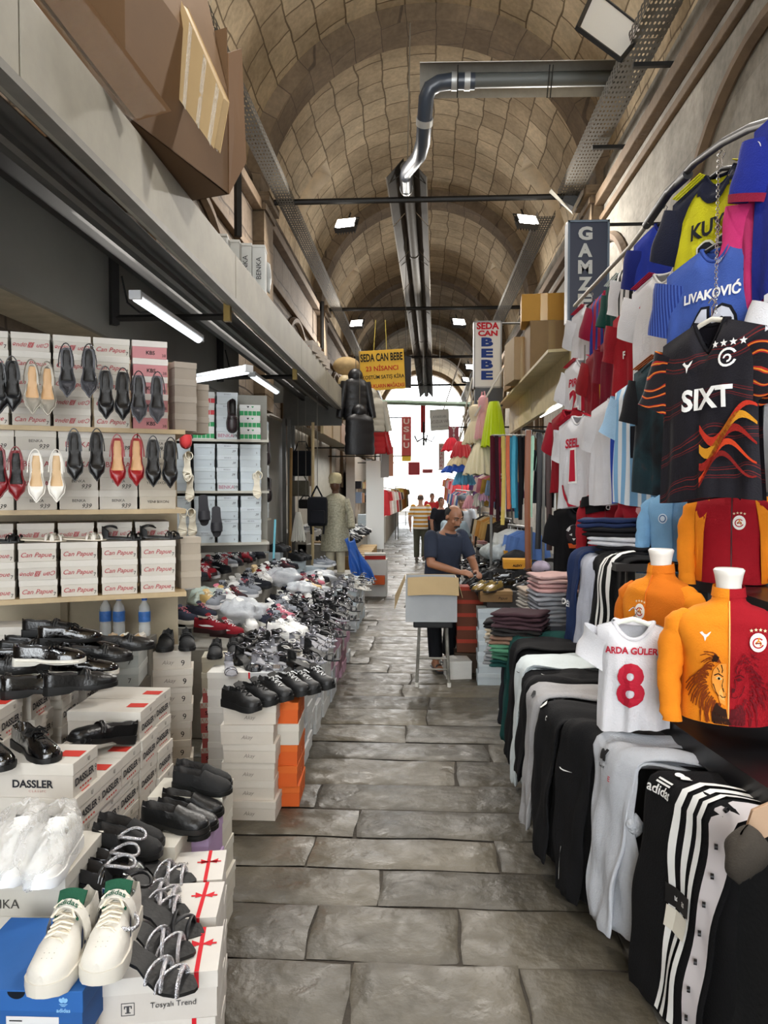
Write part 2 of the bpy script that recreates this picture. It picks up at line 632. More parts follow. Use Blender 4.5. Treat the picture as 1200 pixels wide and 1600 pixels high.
tag(o, kind='structure')
# panes of the clerestory windows
for k, w in enumerate(WY):
 for sgn in (1, -1):
  xo = XC - sgn * 3.93
  m_ = MB()
  fr = 0.03
  for zz in (ZS + 2.0, ZS + 2.5, ZS + 3.0):
   m_.box((xo, w, zz), (0.04, 0.56, fr))
  for yy in (w - 0.26, w, w + 0.26):
   m_.box((xo, yy, ZS + 2.5), (0.04, fr, 1.0))
  o = m_.build('window_%d' % (2 * k + (sgn > 0) + 1), mat('window_frame_paint', H('6b645a'), 0.6))
  tag(o, kind='structure')
for k, yr in enumerate(RIB):
 m_ = MB()
 n = 40
 hw = 0.36
 sec = [(RV + 0.02, -hw), (RR, -hw + 0.02), (RR, hw - 0.02), (RV + 0.02, hw)]
 vs, fs = [], []
 for i in range(n + 1):
  a = pi * i / n
  for (r, dy) in sec:
   vs.append(vpt(a, yr + dy, r))
 for i in range(n):
  for j in range(3):
   p = i * 4 + j
   fs.append((p, p + 1, p + 5, p + 4))
 m_.add(vs, fs)
 # pilasters run down the walls under the rib
 for sx in (-1, 1):
  m_.box((XC + sx * (XW - 0.02), yr, 4.9), (0.34, 0.72, 3.5))
  m_.box((XC + sx * (XW - 0.06), yr, 6.62), (0.46, 0.84, 0.14))
  m_.box((XC + sx * (XW - 0.03), yr, 6.46), (0.4, 0.78, 0.1))
 o = m_.build('trim_%d' % (k + 1), rib_m, smooth=30, uv=lambda p: (p.y + p.x * 0.3, atan2(p.z - ZS, XC - p.x) * RV if p.z > ZS else p.z))
 tag(o, kind='structure')
uvw = lambda p: (p.y, p.z)
o = MB().quad((XC - XW, Y0V, 0), (XC - XW, 49, 0), (XC - XW, 49, ZS + 0.3), (XC - XW, Y0V, ZS + 0.3)).build('wall_left', wallL_m, uv=uvw)
tag(o, kind='structure')
o = MB().quad((XC + XW, Y0V, 0), (XC + XW, 49, 0), (XC + XW, 49, ZS + 0.3), (XC + XW, Y0V, ZS + 0.3)).build('wall_right', wallR_m, uv=uvw)
tag(o, kind='structure')
n_tr = 9
for sx in (-1, 1):
 for (z, d, h) in ((6.5, 0.16, 0.16), (5.6, 0.1, 0.12), (4.6, 0.08, 0.1)) if sx < 0 else ((6.45, 0.14, 0.16), (6.15, 0.07, 0.1)):
  m_ = MB().box((XC + sx * (XW - d / 2), 23, z), (d, 50, h))
  o = m_.build('trim_%d' % n_tr, band_m, bevel=0.015)
  tag(o, kind='structure')
  n_tr += 1
# blind arches on the flank walls
for sx, cs in ((1, (6.4, 12.0, 16.2, 20.4, 24.6, 29)), (-1, (9.0, 16.2, 23.5))):
 for yc in cs:
  R0 = 2.3 if sx > 0 else 1.6
  if yc > 7 and sx > 0:
   R0 = 1.75
  zc = 5.55 - R0 + 0.2 if sx > 0 else 4.5 - 0.6
  pts = [(XC + sx * (XW - 0.03), yc - R0, zc - 2.0)] + [(XC + sx * (XW - 0.03), yc - R0 * cos(pi * i / 24), zc + R0 * sin(pi * i / 24)) for i in range(25)] + [(XC + sx * (XW - 0.03), yc + R0, zc - 2.0)]
  m_ = MB().tube(pts, (0.08 if False else 0.075), 6, flat=1.0, up=(1, 0, 0))
  o = m_.build('trim_%d' % n_tr, band_m, smooth=40)
  tag(o, kind='structure')
  n_tr += 1
def perf_mat():
 m = bpy.data.materials.new('perforated_steel')
 m.use_nodes = True
 N, L = m.node_tree.nodes, m.node_tree.links
 b = N['Principled BSDF']
 b.inputs['Base Color'].default_value = (*H('56534d'), 1)
 b.inputs['Metallic'].default_value = 0.1
 b.inputs['Roughness'].default_value = 0.5
 uv = N.new('ShaderNodeUVMap'); uv.uv_map = 'UVMap'
 sc = N.new('ShaderNodeVectorMath'); sc.operation = 'MULTIPLY'; sc.inputs[1].default_value = (9, 22, 1)
 L.new(uv.outputs[0], sc.inputs[0])
 fr = N.new('ShaderNodeVectorMath'); fr.operation = 'FRACTION'
 L.new(sc.outputs[0], fr.inputs[0])
 su = N.new('ShaderNodeVectorMath'); su.operation = 'SUBTRACT'; su.inputs[1].default_value = (0.5, 0.5, 0)
 L.new(fr.outputs[0], su.inputs[0])
 ln = N.new('ShaderNodeVectorMath'); ln.operation = 'LENGTH'
 L.new(su.outputs[0], ln.inputs[0])
 gt = N.new('ShaderNodeMath'); gt.operation = 'LESS_THAN'; gt.inputs[1].default_value = 0.24
 L.new(ln.outputs['Value'], gt.inputs[0])
 tr = N.new('ShaderNodeBsdfTransparent')
 mx = N.new('ShaderNodeMixShader')
 L.new(gt.outputs[0], mx.inputs[0]); L.new(b.outputs[0], mx.inputs[1]); L.new(tr.outputs[0], mx.inputs[2])
 L.new(mx.outputs[0], N['Material Output'].inputs[0])
 return m
perf = perf_mat()
def tray(name, x, y0, y1, z, w, sgn, label, h=0.11):
 """bottom sheet of width w plus two upright flanges; sgn +1: wall on the right"""
 m_ = MB()
 for t in range(int((y1 - y0) / 2.4) + 1):
  a, b = y0 + t * 2.4, min(y1, y0 + (t + 1) * 2.4 - 0.01)
  if b - a < 0.05:
   continue
  m_.quad((x - w / 2, a, z), (x - w / 2, b, z), (x + w / 2, b, z), (x + w / 2, a, z))
  for xs in (x - w / 2, x + w / 2):
   m_.quad((xs, a, z), (xs, b, z), (xs, b, z + h), (xs, a, z + h))
 o = m_.build(name, perf, uv=lambda p: (p.y, p.x + p.z))
 return tag(o, label, 'cable tray', 'cable trays along the vault')
tray('cable_tray', -2.3, 0.5, 40, 6.62, 0.27, -1, 'long perforated steel cable tray along the stone wall over the shoe shop')
tray('cable_tray', 2.42, 1.0, 12.6, 6.66, 0.33, 1, 'wide perforated cable tray over the shirts, ending in a bent bracket', 0.16)
tray('cable_tray', 2.12, 12.9, 40, 6.5, 0.3, 1, 'perforated cable tray running far down behind the blue hanging sign')
steel = mat('grey_steel', H('8d8c88'), 0.45, 0.6, var=0.15)
dark_steel = mat('dark_steel', H('2b2a29'), 0.5, 0.5, var=0.2)
# bent end bracket and little junction box of the near tray
m_ = MB()
a, b_, c = at(860, 298, 12.4), at(894, 332, 12.4), at(925, 270, 12.2)
m_.tube([a, b_, c], 0.035, 4, up=(0, 1, 0), flat=2.2)
o = m_.build('tray_end_bracket', mat('galv_light', H('c9c6bd'), 0.5, 0.4))
tag(o, 'pale V shaped steel bracket at the end of the wide cable tray', 'bracket')
m_ = MB().box((0, 0, 0), (0.28, 0.2, 0.26))
for i in range(5):
 m_.box((-0.11 + i * 0.055, -0.105, 0), (0.02, 0.02, 0.24))
o = m_.build('floodlight_driver', mat('driver_grey', H('5d5d5d'), 0.5, 0.5), loc=at(894, 312, 12.55), rot=(0, 0.5, 0))
tag(o, 'small finned grey driver box lying in the tray end bracket', 'driver box')
# wall arms that carry the right tray
for i, yy in enumerate((4.0, 8.6, 10.6)):
 o = MB().box((2.62, yy, 6.6), (0.5, 0.05, 0.05)).build('tray_bracket', dark_steel)
 tag(o, 'dark steel arm holding the right cable tray on the plaster wall', 'bracket', 'arms under the right cable tray')
# hanger rods of the left tray
for i, (px, py, py2, d) in enumerate(((371, 208, 370, 9.4), (503, 458, 545, 19.0))):
 p, q = at(px, py, d), at(px, py2, d)
 o = MB().tube([(p.x, p.y, 6.66), (p.x, p.y, q.z)], 0.05, 4).build('tray_post', dark_steel)
 tag(o, ['dark square post under the left tray beside the stacked white boxes', 'dark square post under the left tray beside the yellow cloth sign'][i], 'post')
for k, yr in enumerate(RIB[2:7]):
 m_ = MB().tube([(-2.75, yr, ZS), (2.85, yr, ZS)], 0.05, 8)
 o = m_.build('tie_bar', dark_steel, smooth=40)
 tag(o, 'dark iron tie bar crossing the vault, %s one from the photographer' % ORD[k], 'tie bar', 'tie bars under the vault ribs')
def make_flood():
 r = empty('floodlight')
 m_ = MB().box((0, 0.05, 0.0), (0.36, 0.1, 0.25))
 for i in range(7):
  m_.box((-0.15 + i * 0.05, 0.12, 0), (0.012, 0.06, 0.2))
 m_.build('housing', mat('flood_housing', H('3b3b3d'), 0.5, 0.4), r, bevel=0.01)
 m_ = MB().box((0, -0.005, 0), (0.32, 0.012, 0.21))
 m_.build('lens', mat('flood_lens', (1.0, 0.95, 0.86), 0.3, emit=14), r)
 m_ = MB().tube([(-0.19, 0.05, 0), (-0.19, 0.05, 0.2), (0.19, 0.05, 0.2), (0.19, 0.05, 0)], 0.012, 6)
 m_.tube([(0, 0.05, 0.2), (0, 0.05, 0.36)], 0.015, 6)
 m_.build('yoke', dark_steel, r)
 return r
FL = proto(make_flood())
fl_names = {12.5: 'on the first tie bar', 19.9: 'on the second tie bar', 27.1: 'on the third tie bar', 5.3: '', -1.9: ''}
for yb in RIB[2:5]:
 for s, xb in enumerate((-1.3, 1.74) if yb != 19.9 else (-1.78, 0.97)):
  f = FL.place((xb, yb - 0.05, 6.29), (radians(-38), 0, radians(-14 if s == 0 else 18)),
      'lit LED floodlight %s, %s' % (fl_names[yb], 'shoe shop side' if s == 0 else 'shirt stall side'), 'floodlight', 'floodlights on the tie bars')
# small far lamps
for i, (px, py, d) in enumerate(((868, 462, 30), (745, 573, 36), (1200, 0, 0))):
 if d:
  FL.place(at(px, py, d) if i else at(728, 593, 34), (radians(-30), 0, 0.6), ['small lit lamp on the far right wall under the pale sign', 'small lit lamp near the far bundle of white poles'][i], 'floodlight')
def mlt(a, b, t):
 return V(a).lerp(V(b), t)
r = empty('hanging_gutter', label='long grey rain gutter of sloping sheets hung under the vault crown', cat='gutter')
g0, g1 = V((-0.27, 12.2, 7.18)), V((0.2, 38.0, 6.8))
sheet_m = mat('gutter_sheet', H('4c453c'), 0.75, 0.0, var=0.3, vscale=1.5)
lit_edge_m = mat('gutter_lit_edge', H('8e8678'), 0.7)  # light along the sheet edges, painted as a lighter tone
for sx in (-1, 1):
 m_ = MB()
 for i in range(12):
  p, q = mlt(g0, g1, i / 12), mlt(g0, g1, (i + 1) / 12 - 0.002)
  e = V((sx * 0.33, 0, -0.26))
  top = V((sx * 0.05, 0, 0.05))
  m_.slab([p + top, q + top, q + e, p + e] if sx > 0 else [p + e, q + e, q + top, p + top], 0.006)
  m_.tube([p + e, q + e], 0.012, 5, mi=1)
  if i % 2 == 0:
   m_.tube([p + e + V((0, 0.3, 0)), p + V((0, 0.3, -0.02))], 0.008, 5)
 m_.build('gutter_sheet', [sheet_m, lit_edge_m], r)
m_ = MB()
for i in range(6):
 p, q = mlt(g0, g1, i / 6), mlt(g0, g1, (i + 1) / 6)
 m_.tube([p + V((0, 0, -0.1)), q + V((0, 0, -0.1))], 0.105, 14)
 m_.tube([q + V((0, -0.12, -0.1)), q + V((0, 0, -0.1))], 0.118, 14)
m_.build('gutter_pipe', mat('pipe_grey', H('5e5a53'), 0.7, var=0.2, spec=.2), r, smooth=40)
r = empty('drain_pipe', label='dark plastic drain pipe bending down into the hanging gutter', cat='pipe')
path = [at(742, 127, 9.6), at(705, 127, 9.6), at(686, 130, 9.6), at(672, 138, 9.6), at(666, 152, 9.65), at(664, 180, 9.8), at(661, 222, 10.1), at(655, 243, 10.4), at(645, 256, 10.9),
  at(637, 266, 11.5), at(634, 276, 12.0), at(635, 296, 12.7)]
# resample smoothly
MB().tube(path, 0.1, 16).build('pipe', mat('pipe_blue_grey', H('3c4450'), 0.4, coat=0.2), r, smooth=50)
m_ = MB()
for (i, t) in ((5, 0.1), (10, 0.9), (0, 0.2), (0, 0.75)):
 p = path[i].lerp(path[i + 1], t)
 q = path[i].lerp(path[i + 1], min(1, t + 0.24))
 m_.tube([p, q], 0.112, 16)
m_.build('pipe_collar', mat('pipe_collar', H('b9bab8'), 0.4, 0.3), r, smooth=50)
r = empty('cross_gutter', label='pale metal gutter shelf running from the drain pipe to the right wall', cat='gutter')
a, b_ = at(656, 108, 9.6), at(992, 104, 9.6)
m_ = MB().slab([a + V((0, -0.05, 0.06)), b_ + V((0, -0.05, 0.06)), b_ + V((0, -0.3, -0.08)), a + V((0, -0.3, -0.08))], 0.008)
m_.build('front_sheet', mat('gutter_pale', H('c9c5bb'), 0.55, 0.2, var=0.15), r)
m_ = MB().slab([a + V((0, -0.05, 0.06)), a + V((0, 0.32, -0.2)), b_ + V((0, 0.32, -0.2)), b_ + V((0, -0.05, 0.06))], 0.008)
m_.build('back_sheet', mat('gutter_pale2', H('aaa69c'), 0.55, 0.2, var=0.15), r)
MB().tube([at(740, 126, 9.62), at(975, 122, 9.62)], 0.09, 14).build('pipe_run', mat('pipe_run_grey', H('5f625f'), 0.5), r, smooth=40)
m_ = MB()
for px in (715, 862, 857):
 p = at(px, 108, 9.4)
 m_.tube([p + V((0, -0.1, 0)), p + V((0, 0.1, -0.3))], 0.008, 5)
m_.build('strap', dark_steel, r)
p = at(641, 0, 11.9)
o = MB().tube([(p.x, 12.2, 9.65), (-0.25, 12.2, 7.2)], 0.012, 6).build('gutter_hanger_rod', mat('rod', H('9a9488'), 0.5, 0.5))
tag(o, 'thin steel rod hanging from the vault crown to the gutter', 'rod')
r = empty('window_leaf', label='open tilted window leaf with dark frame below the right clerestory opening', cat='window leaf')
q = [at(928, -14, 8.6), at(902, 44, 8.0), at(970, 94, 8.0), at(1006, 48, 8.6)]
n = (q[1] - q[0]).cross(q[3] - q[0]).normalized()
m_ = MB()
for i in range(4):
 m_.tube([q[i], q[(i + 1) % 4]], 0.03, 4)
m_.build('leaf_frame', dark_steel, r)
m_ = MB().slab(q, 0.006)
m_.build('pane', mat('frosted_pane', H('e8e4da'), 0.5, alpha=1.0, trans=0.0), r)
# ================================================================== SHOE BOXES
def make_box(W, D, Hh, body, lid, front=None, side=None, lidfront=None, decor=None, name='shoe_box', simple=False, lidk=0.36):
 """box standing on its base centre; front faces -Y (W wide), side faces +X (D deep).
 front / side / lidfront: list of (text, colour, rel_x, rel_z, rel_height, kwargs)"""
 r = empty(name)
 hb = Hh * (1 - lidk)
 if simple:
  m_ = MB().box((0, 0, Hh / 2), (W, D, Hh - 0.002))
  m_.box((0, 0, Hh - Hh * lidk / 2 - 0.001), (W + 0.005, D + 0.005, Hh * lidk), 1)
 else:
  m_ = MB().box((0, 0, hb / 2 + 0.002), (W - 0.006, D - 0.006, hb + 0.004))
 ml = MB().box((0, 0, Hh - Hh * lidk / 2), (W, D, Hh * lidk - 0.001))
 mats_b, mats_l = [card(body)], [card(lid)]
 def put(mm, ml_, items, face, z0, zh, off):
  for (t, c, rx, rz_, rh, kw) in items:
   im = ink(c)
   if im not in ml_:
    ml_.append(im)
   k = ml_.index(im)
   if face == 'front':
    mm.text(t, (rx * W, -D / 2 - off, z0 + rz_ * zh), (1, 0, 0), (0, 0, 1), h=rh * zh, mi=k, wmax=W * 0.92, **kw)
   else:
    mm.text(t, (W / 2 + off, rx * D, z0 + rz_ * zh), (0, 1, 0), (0, 0, 1), h=rh * zh, mi=k, wmax=D * 0.92, **kw)
 if front:
  put(m_, mats_b, front, 'front', 0, hb, -0.001 if not simple else 0.001)
 if side:
  put(m_, mats_b, side, 'side', 0, hb, -0.001 if not simple else 0.001)
 if lidfront:
  put(ml, mats_l, lidfront, 'front', Hh - Hh * lidk, Hh * lidk, 0.001)
 if decor:
  decor(m_, mats_b, ml, mats_l, W, D, Hh, hb)
 if simple:
  mats_b.insert(1, card(lid))
  m_.m = [(i + 1 if i > 0 and False else i) for i in m_.m]
  m_.build('box_body', mats_b[:2], r)
 else:
  m_.build('box_body', mats_b, r)
  ml.build('lid', mats_l, r, bevel=0.002)
 r['h'] = Hh
 return proto(r)
def strip(col, z0, z1, faces=('front',), part='body', x0=-0.5, x1=0.5):
 """flat printed band on a face (relative to the body height)"""
 def f(m_, mb_, ml, ml_, W, D, Hh, hb):
  mm, mats_, base, hh = (m_, mb_, 0, hb) if part == 'body' else (ml, ml_, hb, Hh - hb)
  im = ink(col)
  if im not in mats_:
   mats_.append(im)
  k = mats_.index(im)
  e = 0.0008 if part == 'lid' else -0.002
  za, zb = base + z0 * hh, base + z1 * hh
  if 'front' in faces:
   y = -D / 2 - e
   mm.quad((x0 * W, y, za), (x1 * W, y, za), (x1 * W, y, zb), (x0 * W, y, zb), k)
  if 'side' in faces:
   x = W / 2 + e
   mm.quad((x, x0 * D, za), (x, x1 * D, za), (x, x1 * D, zb), (x, x0 * D, zb), k)
 return f
def decors(*fs):
 def f(*a):
  for g in fs:
   g(*a)
 return f
# ================================================================== SHOES
def shoe_mesh(L, hw, zs, st, hc, ht, so, n=18, back=0.08, blend=0.1, toe_pt=False):
 """returns (upper MB, sole MB).  hw/zs/st/hc/ht: key curves over s in 0..1 (half width, upper base height, sole thickness, collar, top)"""
 up, sl = MB(), MB()
 ss = [0.0, 0.015, 0.05] + [0.05 + 0.9 * i / (n - 5) for i in range(1, n - 4)] + [0.975, 0.993, 1.0]
 K = 13
 rows = []
 for s in ss:
  w = prof(hw, s)
  if s < 0.05:
   w *= 0.35 + 0.65 * sqrt(s / 0.05)
  if s > 0.95 and not toe_pt:
   w *= 0.25 + 0.75 * sqrt(max(0, (1 - s) / 0.05))
  z = prof(zs, s)
  c, t = prof(hc, s), prof(ht, s)
  hh = (0.002, 0.4 * c, c, c - 0.003, 0.35 * c + 0.004, 0.008, 0.008)
  ww = (1.0, 1.03, 0.90, 0.80, 0.74, 0.42, 0.0)
  op = [(ww[k] * w, z + hh[k]) for k in range(7)]
  op = op + [(-a, b) for a, b in reversed(op[:6])]
  cl = []
  for k in range(13):
   a = pi * k / 12
   cl.append((w * cos(a) * (1.02 if 0 < k < 12 else 1), z + 0.002 + t * abs(sin(a)) ** 0.75))
  b = sm(so - blend, so, s)
  hb = 1 - sm(0.0, back, s)
  clb = [(w * cos(pi * k / 12), z + 0.002 + c * abs(sin(pi * k / 12)) ** 0.55) for k in range(13)]
  pt = [(lerp(lerp(o[0], q[0], b), h[0], hb), lerp(lerp(o[1], q[1], b), h[1], hb)) for o, q, h in zip(op, cl, clb)]
  rows.append([(x, s * L, zz) for x, zz in pt])
 b0 = up.add([p for r in rows for p in r], [])
 for j in range(len(rows) - 1):
  for k in range(K - 1):
   up.f.append((b0 + j * K + k, b0 + j * K + k + 1, b0 + (j + 1) * K + k + 1, b0 + (j + 1) * K + k))
   s = (ss[j] + ss[j + 1]) / 2
   up.m.append(1 if 3 <= k <= 8 and 0.04 < s < so - blend * 0.55 else 0)
 up.f.append(tuple(b0 + k for k in range(K))); up.m.append(0)
 up.f.append(tuple(b0 + (len(rows) - 1) * K + k for k in reversed(range(K)))); up.m.append(0)
 # sole
 rows = []
 for s in ss:
  w = prof(hw, s) * 1.05 + 0.002
  if s < 0.05:
   w *= 0.4 + 0.6 * sqrt(s / 0.05)
  if s > 0.95 and not toe_pt:
   w *= 0.3 + 0.7 * sqrt(max(0, (1 - s) / 0.05))
  z, t = prof(zs, s), prof(st, s)
  y = s * L + (s - 0.5) * 0.006
  rows.append([(w, y, z + 0.006), (w * 1.01, y, z - t * 0.5), (w * 0.96, y, z - t), (-w * 0.96, y, z - t), (-w * 1.01, y, z - t * 0.5), (-w, y, z + 0.006)])
 b0 = sl.add([p for r in rows for p in r], [])
 for j in range(len(rows) - 1):
  for k in range(6):
   k2 = (k + 1) % 6
   sl.f.append((b0 + j * 6 + k2, b0 + j * 6 + k, b0 + (j + 1) * 6 + k, b0 + (j + 1) * 6 + k2)); sl.m.append(0)
 sl.f.append(tuple(b0 + k for k in reversed(range(6)))); sl.m.append(0)
 sl.f.append(tuple(b0 + (len(rows) - 1) * 6 + k for k in range(6))); sl.m.append(0)
 return up, sl
def topz(zs, ht, s):
 return prof(zs, s) + prof(ht, s)
def leather(hexs, rough=0.28, coat=0.0):
 return mat('leather_%s_%d' % (hexs, rough * 100), H(hexs), rough, bump=0.12, bscale=90, coat=coat)
def laces_on(parent, zs, ht, L, s0, s1, n, w, col, zig=True):
 m_ = MB()
 for i in range(n):
  s = lerp(s0, s1, i / max(1, n - 1))
  z = topz(zs, ht, s) + 0.003
  ww = w * (1.1 - 0.3 * i / n)
  sg = 1 if i % 2 else -1
  m_.tube([(-ww, s * L + (sg * 0.006 if zig else 0), z - 0.009), (-ww * 0.5, s * L + sg * 0.003, z), (ww * 0.5, s * L - sg * 0.003, z), (ww, s * L - (sg * 0.006 if zig else 0), z - 0.009)],
    0.0035, 5, flat=0.6)
 # bow
 s = s0 - 0.02
 z = topz(zs, ht, s) + 0.006
 for sg in (-1, 1):
  m_.tube([(0, s * L, z), (sg * 0.02, s * L - 0.006, z + 0.006), (sg * 0.035, s * L + 0.008, z - 0.004), (sg * 0.015, s * L + 0.01, z + 0.002), (0, s * L, z)], 0.003, 5)
  m_.tube([(0, s * L, z), (sg * 0.018, s * L + 0.025, z), (sg * 0.03, s * L + 0.04, z - 0.012)], 0.003, 5)
 return m_.build('laces', cloth(col), parent, smooth=60)
def make_loafer(upper='0c0c0d', sole='0b0b0b', rough=0.22, coat=0.0, laces=None, strap=True, L=0.285, welt=None, name='loafer', lining='1a1512', puff=1.0):
 r = empty(name)
 hw = [(0, .032), (.2, .034), (.42, .033), (.7, .047), (.85, .045), (1, .028)]
 zs = [(0, .03), (.3, .026), (.5, .018), (1, .017)]
 st = [(0, .03), (.3, .026), (.42, .010), (.6, .015), (1, .012)]
 hc = [(0, .062 * puff), (.2, .05 * puff), (.45, .052 * puff), (1, .05)]
 ht = [(0, .06), (.5, .066 * puff), (.7, .05), (.9, .038), (1, .022)]
 up, sl = shoe_mesh(L, hw, zs, st, hc, ht, 0.52)
 up.build('upper', [leather(upper, rough, coat), leather(lining, 0.6)], r, smooth=70)
 sl.build('sole', mat('sole_' + sole, H(sole), 0.55), r, smooth=40)
 if strap:
  m_ = MB()
  for s_ in (0.56, 0.6):
   z = topz(zs, ht, s_)
   m_.tube([(0.047 * cos(a) * 0.95, s_ * L, prof(zs, s_) + 0.004 + (prof(ht, s_) + 0.003) * abs(sin(a)) ** 0.75) for a in [pi * i / 10 for i in range(1, 10)]], 0.006, 6, flat=0.4)
  m_.build('saddle_strap', leather(upper, rough, coat), r, smooth=60)
 if laces:
  laces_on(r, zs, ht, L, 0.5, 0.68, 4, 0.02, laces)
 if welt:
  m_ = MB()
  for sx in (-1, 1):
   m_.tube([(sx * (prof(hw, s_) * 1.06 + 0.003), s_ * L, prof(zs, s_) - 0.004) for s_ in [i / 16 for i in range(1, 16)]], 0.0035, 4)
  m_.build('welt', mat('welt_' + welt, H(welt), 0.6), r)
 return proto(r)
def make_sneaker(upper='f0efec', sole='f2f2f0', lining='d8d8d6', lace='f4f4f2', swoosh=None, toe=None, L=0.285, high=1.0, name='sneaker', mesh=False, foxing=None):
 r = empty(name)
 hw = [(0, .034), (.2, .036), (.45, .038), (.7, .049), (.86, .046), (1, .028)]
 zs = [(0, .034), (.4, .03), (.75, .025), (1, .03)]
 st = [(0, .034), (.4, .03), (.75, .025), (.92, .026), (1, .018)]
 hc = [(0, .075 * high), (.2, .062 * high), (.42, .074 * high), (1, .06)]
 ht = [(0, .06), (.45, .086 * high), (.62, .07 * high), (.8, .05), (.93, .042), (1, .024)]
 up, sl = shoe_mesh(L, hw, zs, st, hc, ht, 0.48)
 um = cloth(upper) if mesh else leather(upper, 0.5)
 up.build('upper', [um, cloth(lining)], r, smooth=70)
 sl.build('sole', mat('sole_' + sole, H(sole), 0.6), r, smooth=40)
 laces_on(r, zs, ht, L, 0.46, 0.74, 6, 0.02, lace)
 # tongue
 m_ = MB().grid(lambda u, v: ((u - .5) * 0.05 * (1 + .2 * v), lerp(0.52, 0.4, v) * L, 0.034 + lerp(.075, .105 * high, v) + 0.006 * (1 - (2 * u - 1) ** 2)), 6, 5)
 m_.grid(lambda u, v: ((u - .5) * 0.05 * (1 + .2 * v), lerp(0.5, 0.38, v) * L, 0.03 + lerp(.075, .105 * high, v) + 0.004 * (1 - (2 * u - 1) ** 2)), 6, 5, flip=True)
 m_.build('tongue', um, r, smooth=60)
 if swoosh:
  m_ = MB()
  pts = [(.18, .62, .0), (.3, .35, .011), (.42, .42, .009), (.55, .62, .005), (.7, .86, .0)]
  for sx in (-1, 1):
   vs, fs = [], []
   for i in range(13):
    t = i / 12
    s_ = lerp(.2, .72, t)
    w_ = 0.012 * sin(pi * t) ** 0.7 + 0.0008
    hz = lerp(0.52, 0.75, abs(t - .25) ** 1.2)
    for sg in (-1, 1):
     zz = prof(zs, s_) + 0.05 * hz + sg * w_ * .6
     x = prof(hw, s_) * 1.05 + 0.0015
     vs.append((sx * x, s_ * L, zz))
   for i in range(12):
    q = (2 * i, 2 * i + 2, 2 * i + 3, 2 * i + 1)
    fs.append(q if sx > 0 else tuple(reversed(q)))
   m_.add(vs, fs)
  m_.build('side_flash', leather(swoosh, 0.5), r)
 if toe:
  m_ = MB().grid(lambda u, v: (prof(hw, lerp(.86, .99, v)) * cos(pi * u) * (1.06 if v < .8 else 1.0 - (v - .8) * 2.2), lerp(.86, .995, v) * L, prof(zs, lerp(.86, 1, v)) + 0.004 + (prof(ht, lerp(.86, 1, v)) + .002) * abs(sin(pi * u)) ** 0.75), 10, 5)
  m_.build('toe_cap', leather(toe, 0.5), r, smooth=60)
 return proto(r)
def make_pump(upper='111112', inner='15110f', heel=0.05, name='slingback_pump', sole=None, sparkle=0.0, strap=True, L=0.235):
 r = empty(name)
 hw = [(0, .022), (.2, .026), (.45, .026), (.68, .037), (.8, .032), (.92, .013), (1, .0015)]
 zs = [(0, heel + .006), (.18, heel + .003), (.35, heel * .75), (.55, heel * .28 + .006), (.7, .008), (1, .007)]
 st = [(0, .006), (.6, .006), (1, .005)]
 hc = [(0, .004), (.35, .004), (.5, .02), (.62, .026), (1, .024)]
 ht = [(0, .004), (.6, .026), (.75, .026), (.9, .018), (1, .006)]
 up, sl = shoe_mesh(L, hw, zs, st, hc, ht, 0.76, toe_pt=True, blend=0.12)
 um = mat('pump_' + upper + '_%d' % (sparkle * 100), H(upper), 0.3 if not sparkle else 0.22, metal=sparkle, bump=0.1 if not sparkle else 0.6, bscale=80 if not sparkle else 400)
 up.build('upper', [um, leather(inner, 0.55)], r, smooth=70)
 sl.build('sole', mat('sole_' + (sole or upper), H(sole or upper), 0.5), r, smooth=40)
 m_ = MB().tube([(0, 0.022, 0), (0, 0.02, heel * .6), (0, 0.02, heel + .004)], [.011, .010, .019], 10)
 m_.build('heel', um, r, smooth=50)
 if strap:
  m_ = MB()
  pts = [(0.035 * cos(a), 0.10 - 0.11 * sin(a), heel + .022 + 0.028 * sin(a)) for a in [pi * i / 12 for i in range(13)]]
  m_.tube(pts, 0.003, 6, flat=1.8)
  m_.box((0.036, 0.095, heel + .022), (0.004, 0.012, 0.012))
  m_.build('slingback_strap', um, r, smooth=60)
 return proto(r)
def make_flat(upper='efeae0', inner='c9a878', name='ballet_flat', strap=False):
 r = empty(name)
 L = 0.235
 hw = [(0, .027), (.2, .029), (.45, .028), (.7, .038), (.86, .034), (1, .012)]
 zs = [(0, .012), (.5, .009), (1, .008)]
 st = [(0, .012), (.5, .009), (1, .008)]
 hc = [(0, .04), (.2, .03), (.5, .026), (1, .024)]
 ht = [(0, .03), (.7, .03), (.9, .022), (1, .012)]
 up, sl = shoe_mesh(L, hw, zs, st, hc, ht, 0.78)
 up.build('upper', [leather(upper, 0.45), leather(inner, 0.6)], r, smooth=70)
 sl.build('sole', mat('sole_tan', H('8a6f50'), 0.6), r, smooth=40)
 if strap:
  m_ = MB().tube([(0.032 * cos(a), 0.11, 0.02 + 0.03 * sin(a)) for a in [pi * i / 10 for i in range(11)]], 0.004, 6, flat=1.6)
  m_.build('instep_strap', leather(upper, 0.45), r, smooth=60)
 return proto(r)
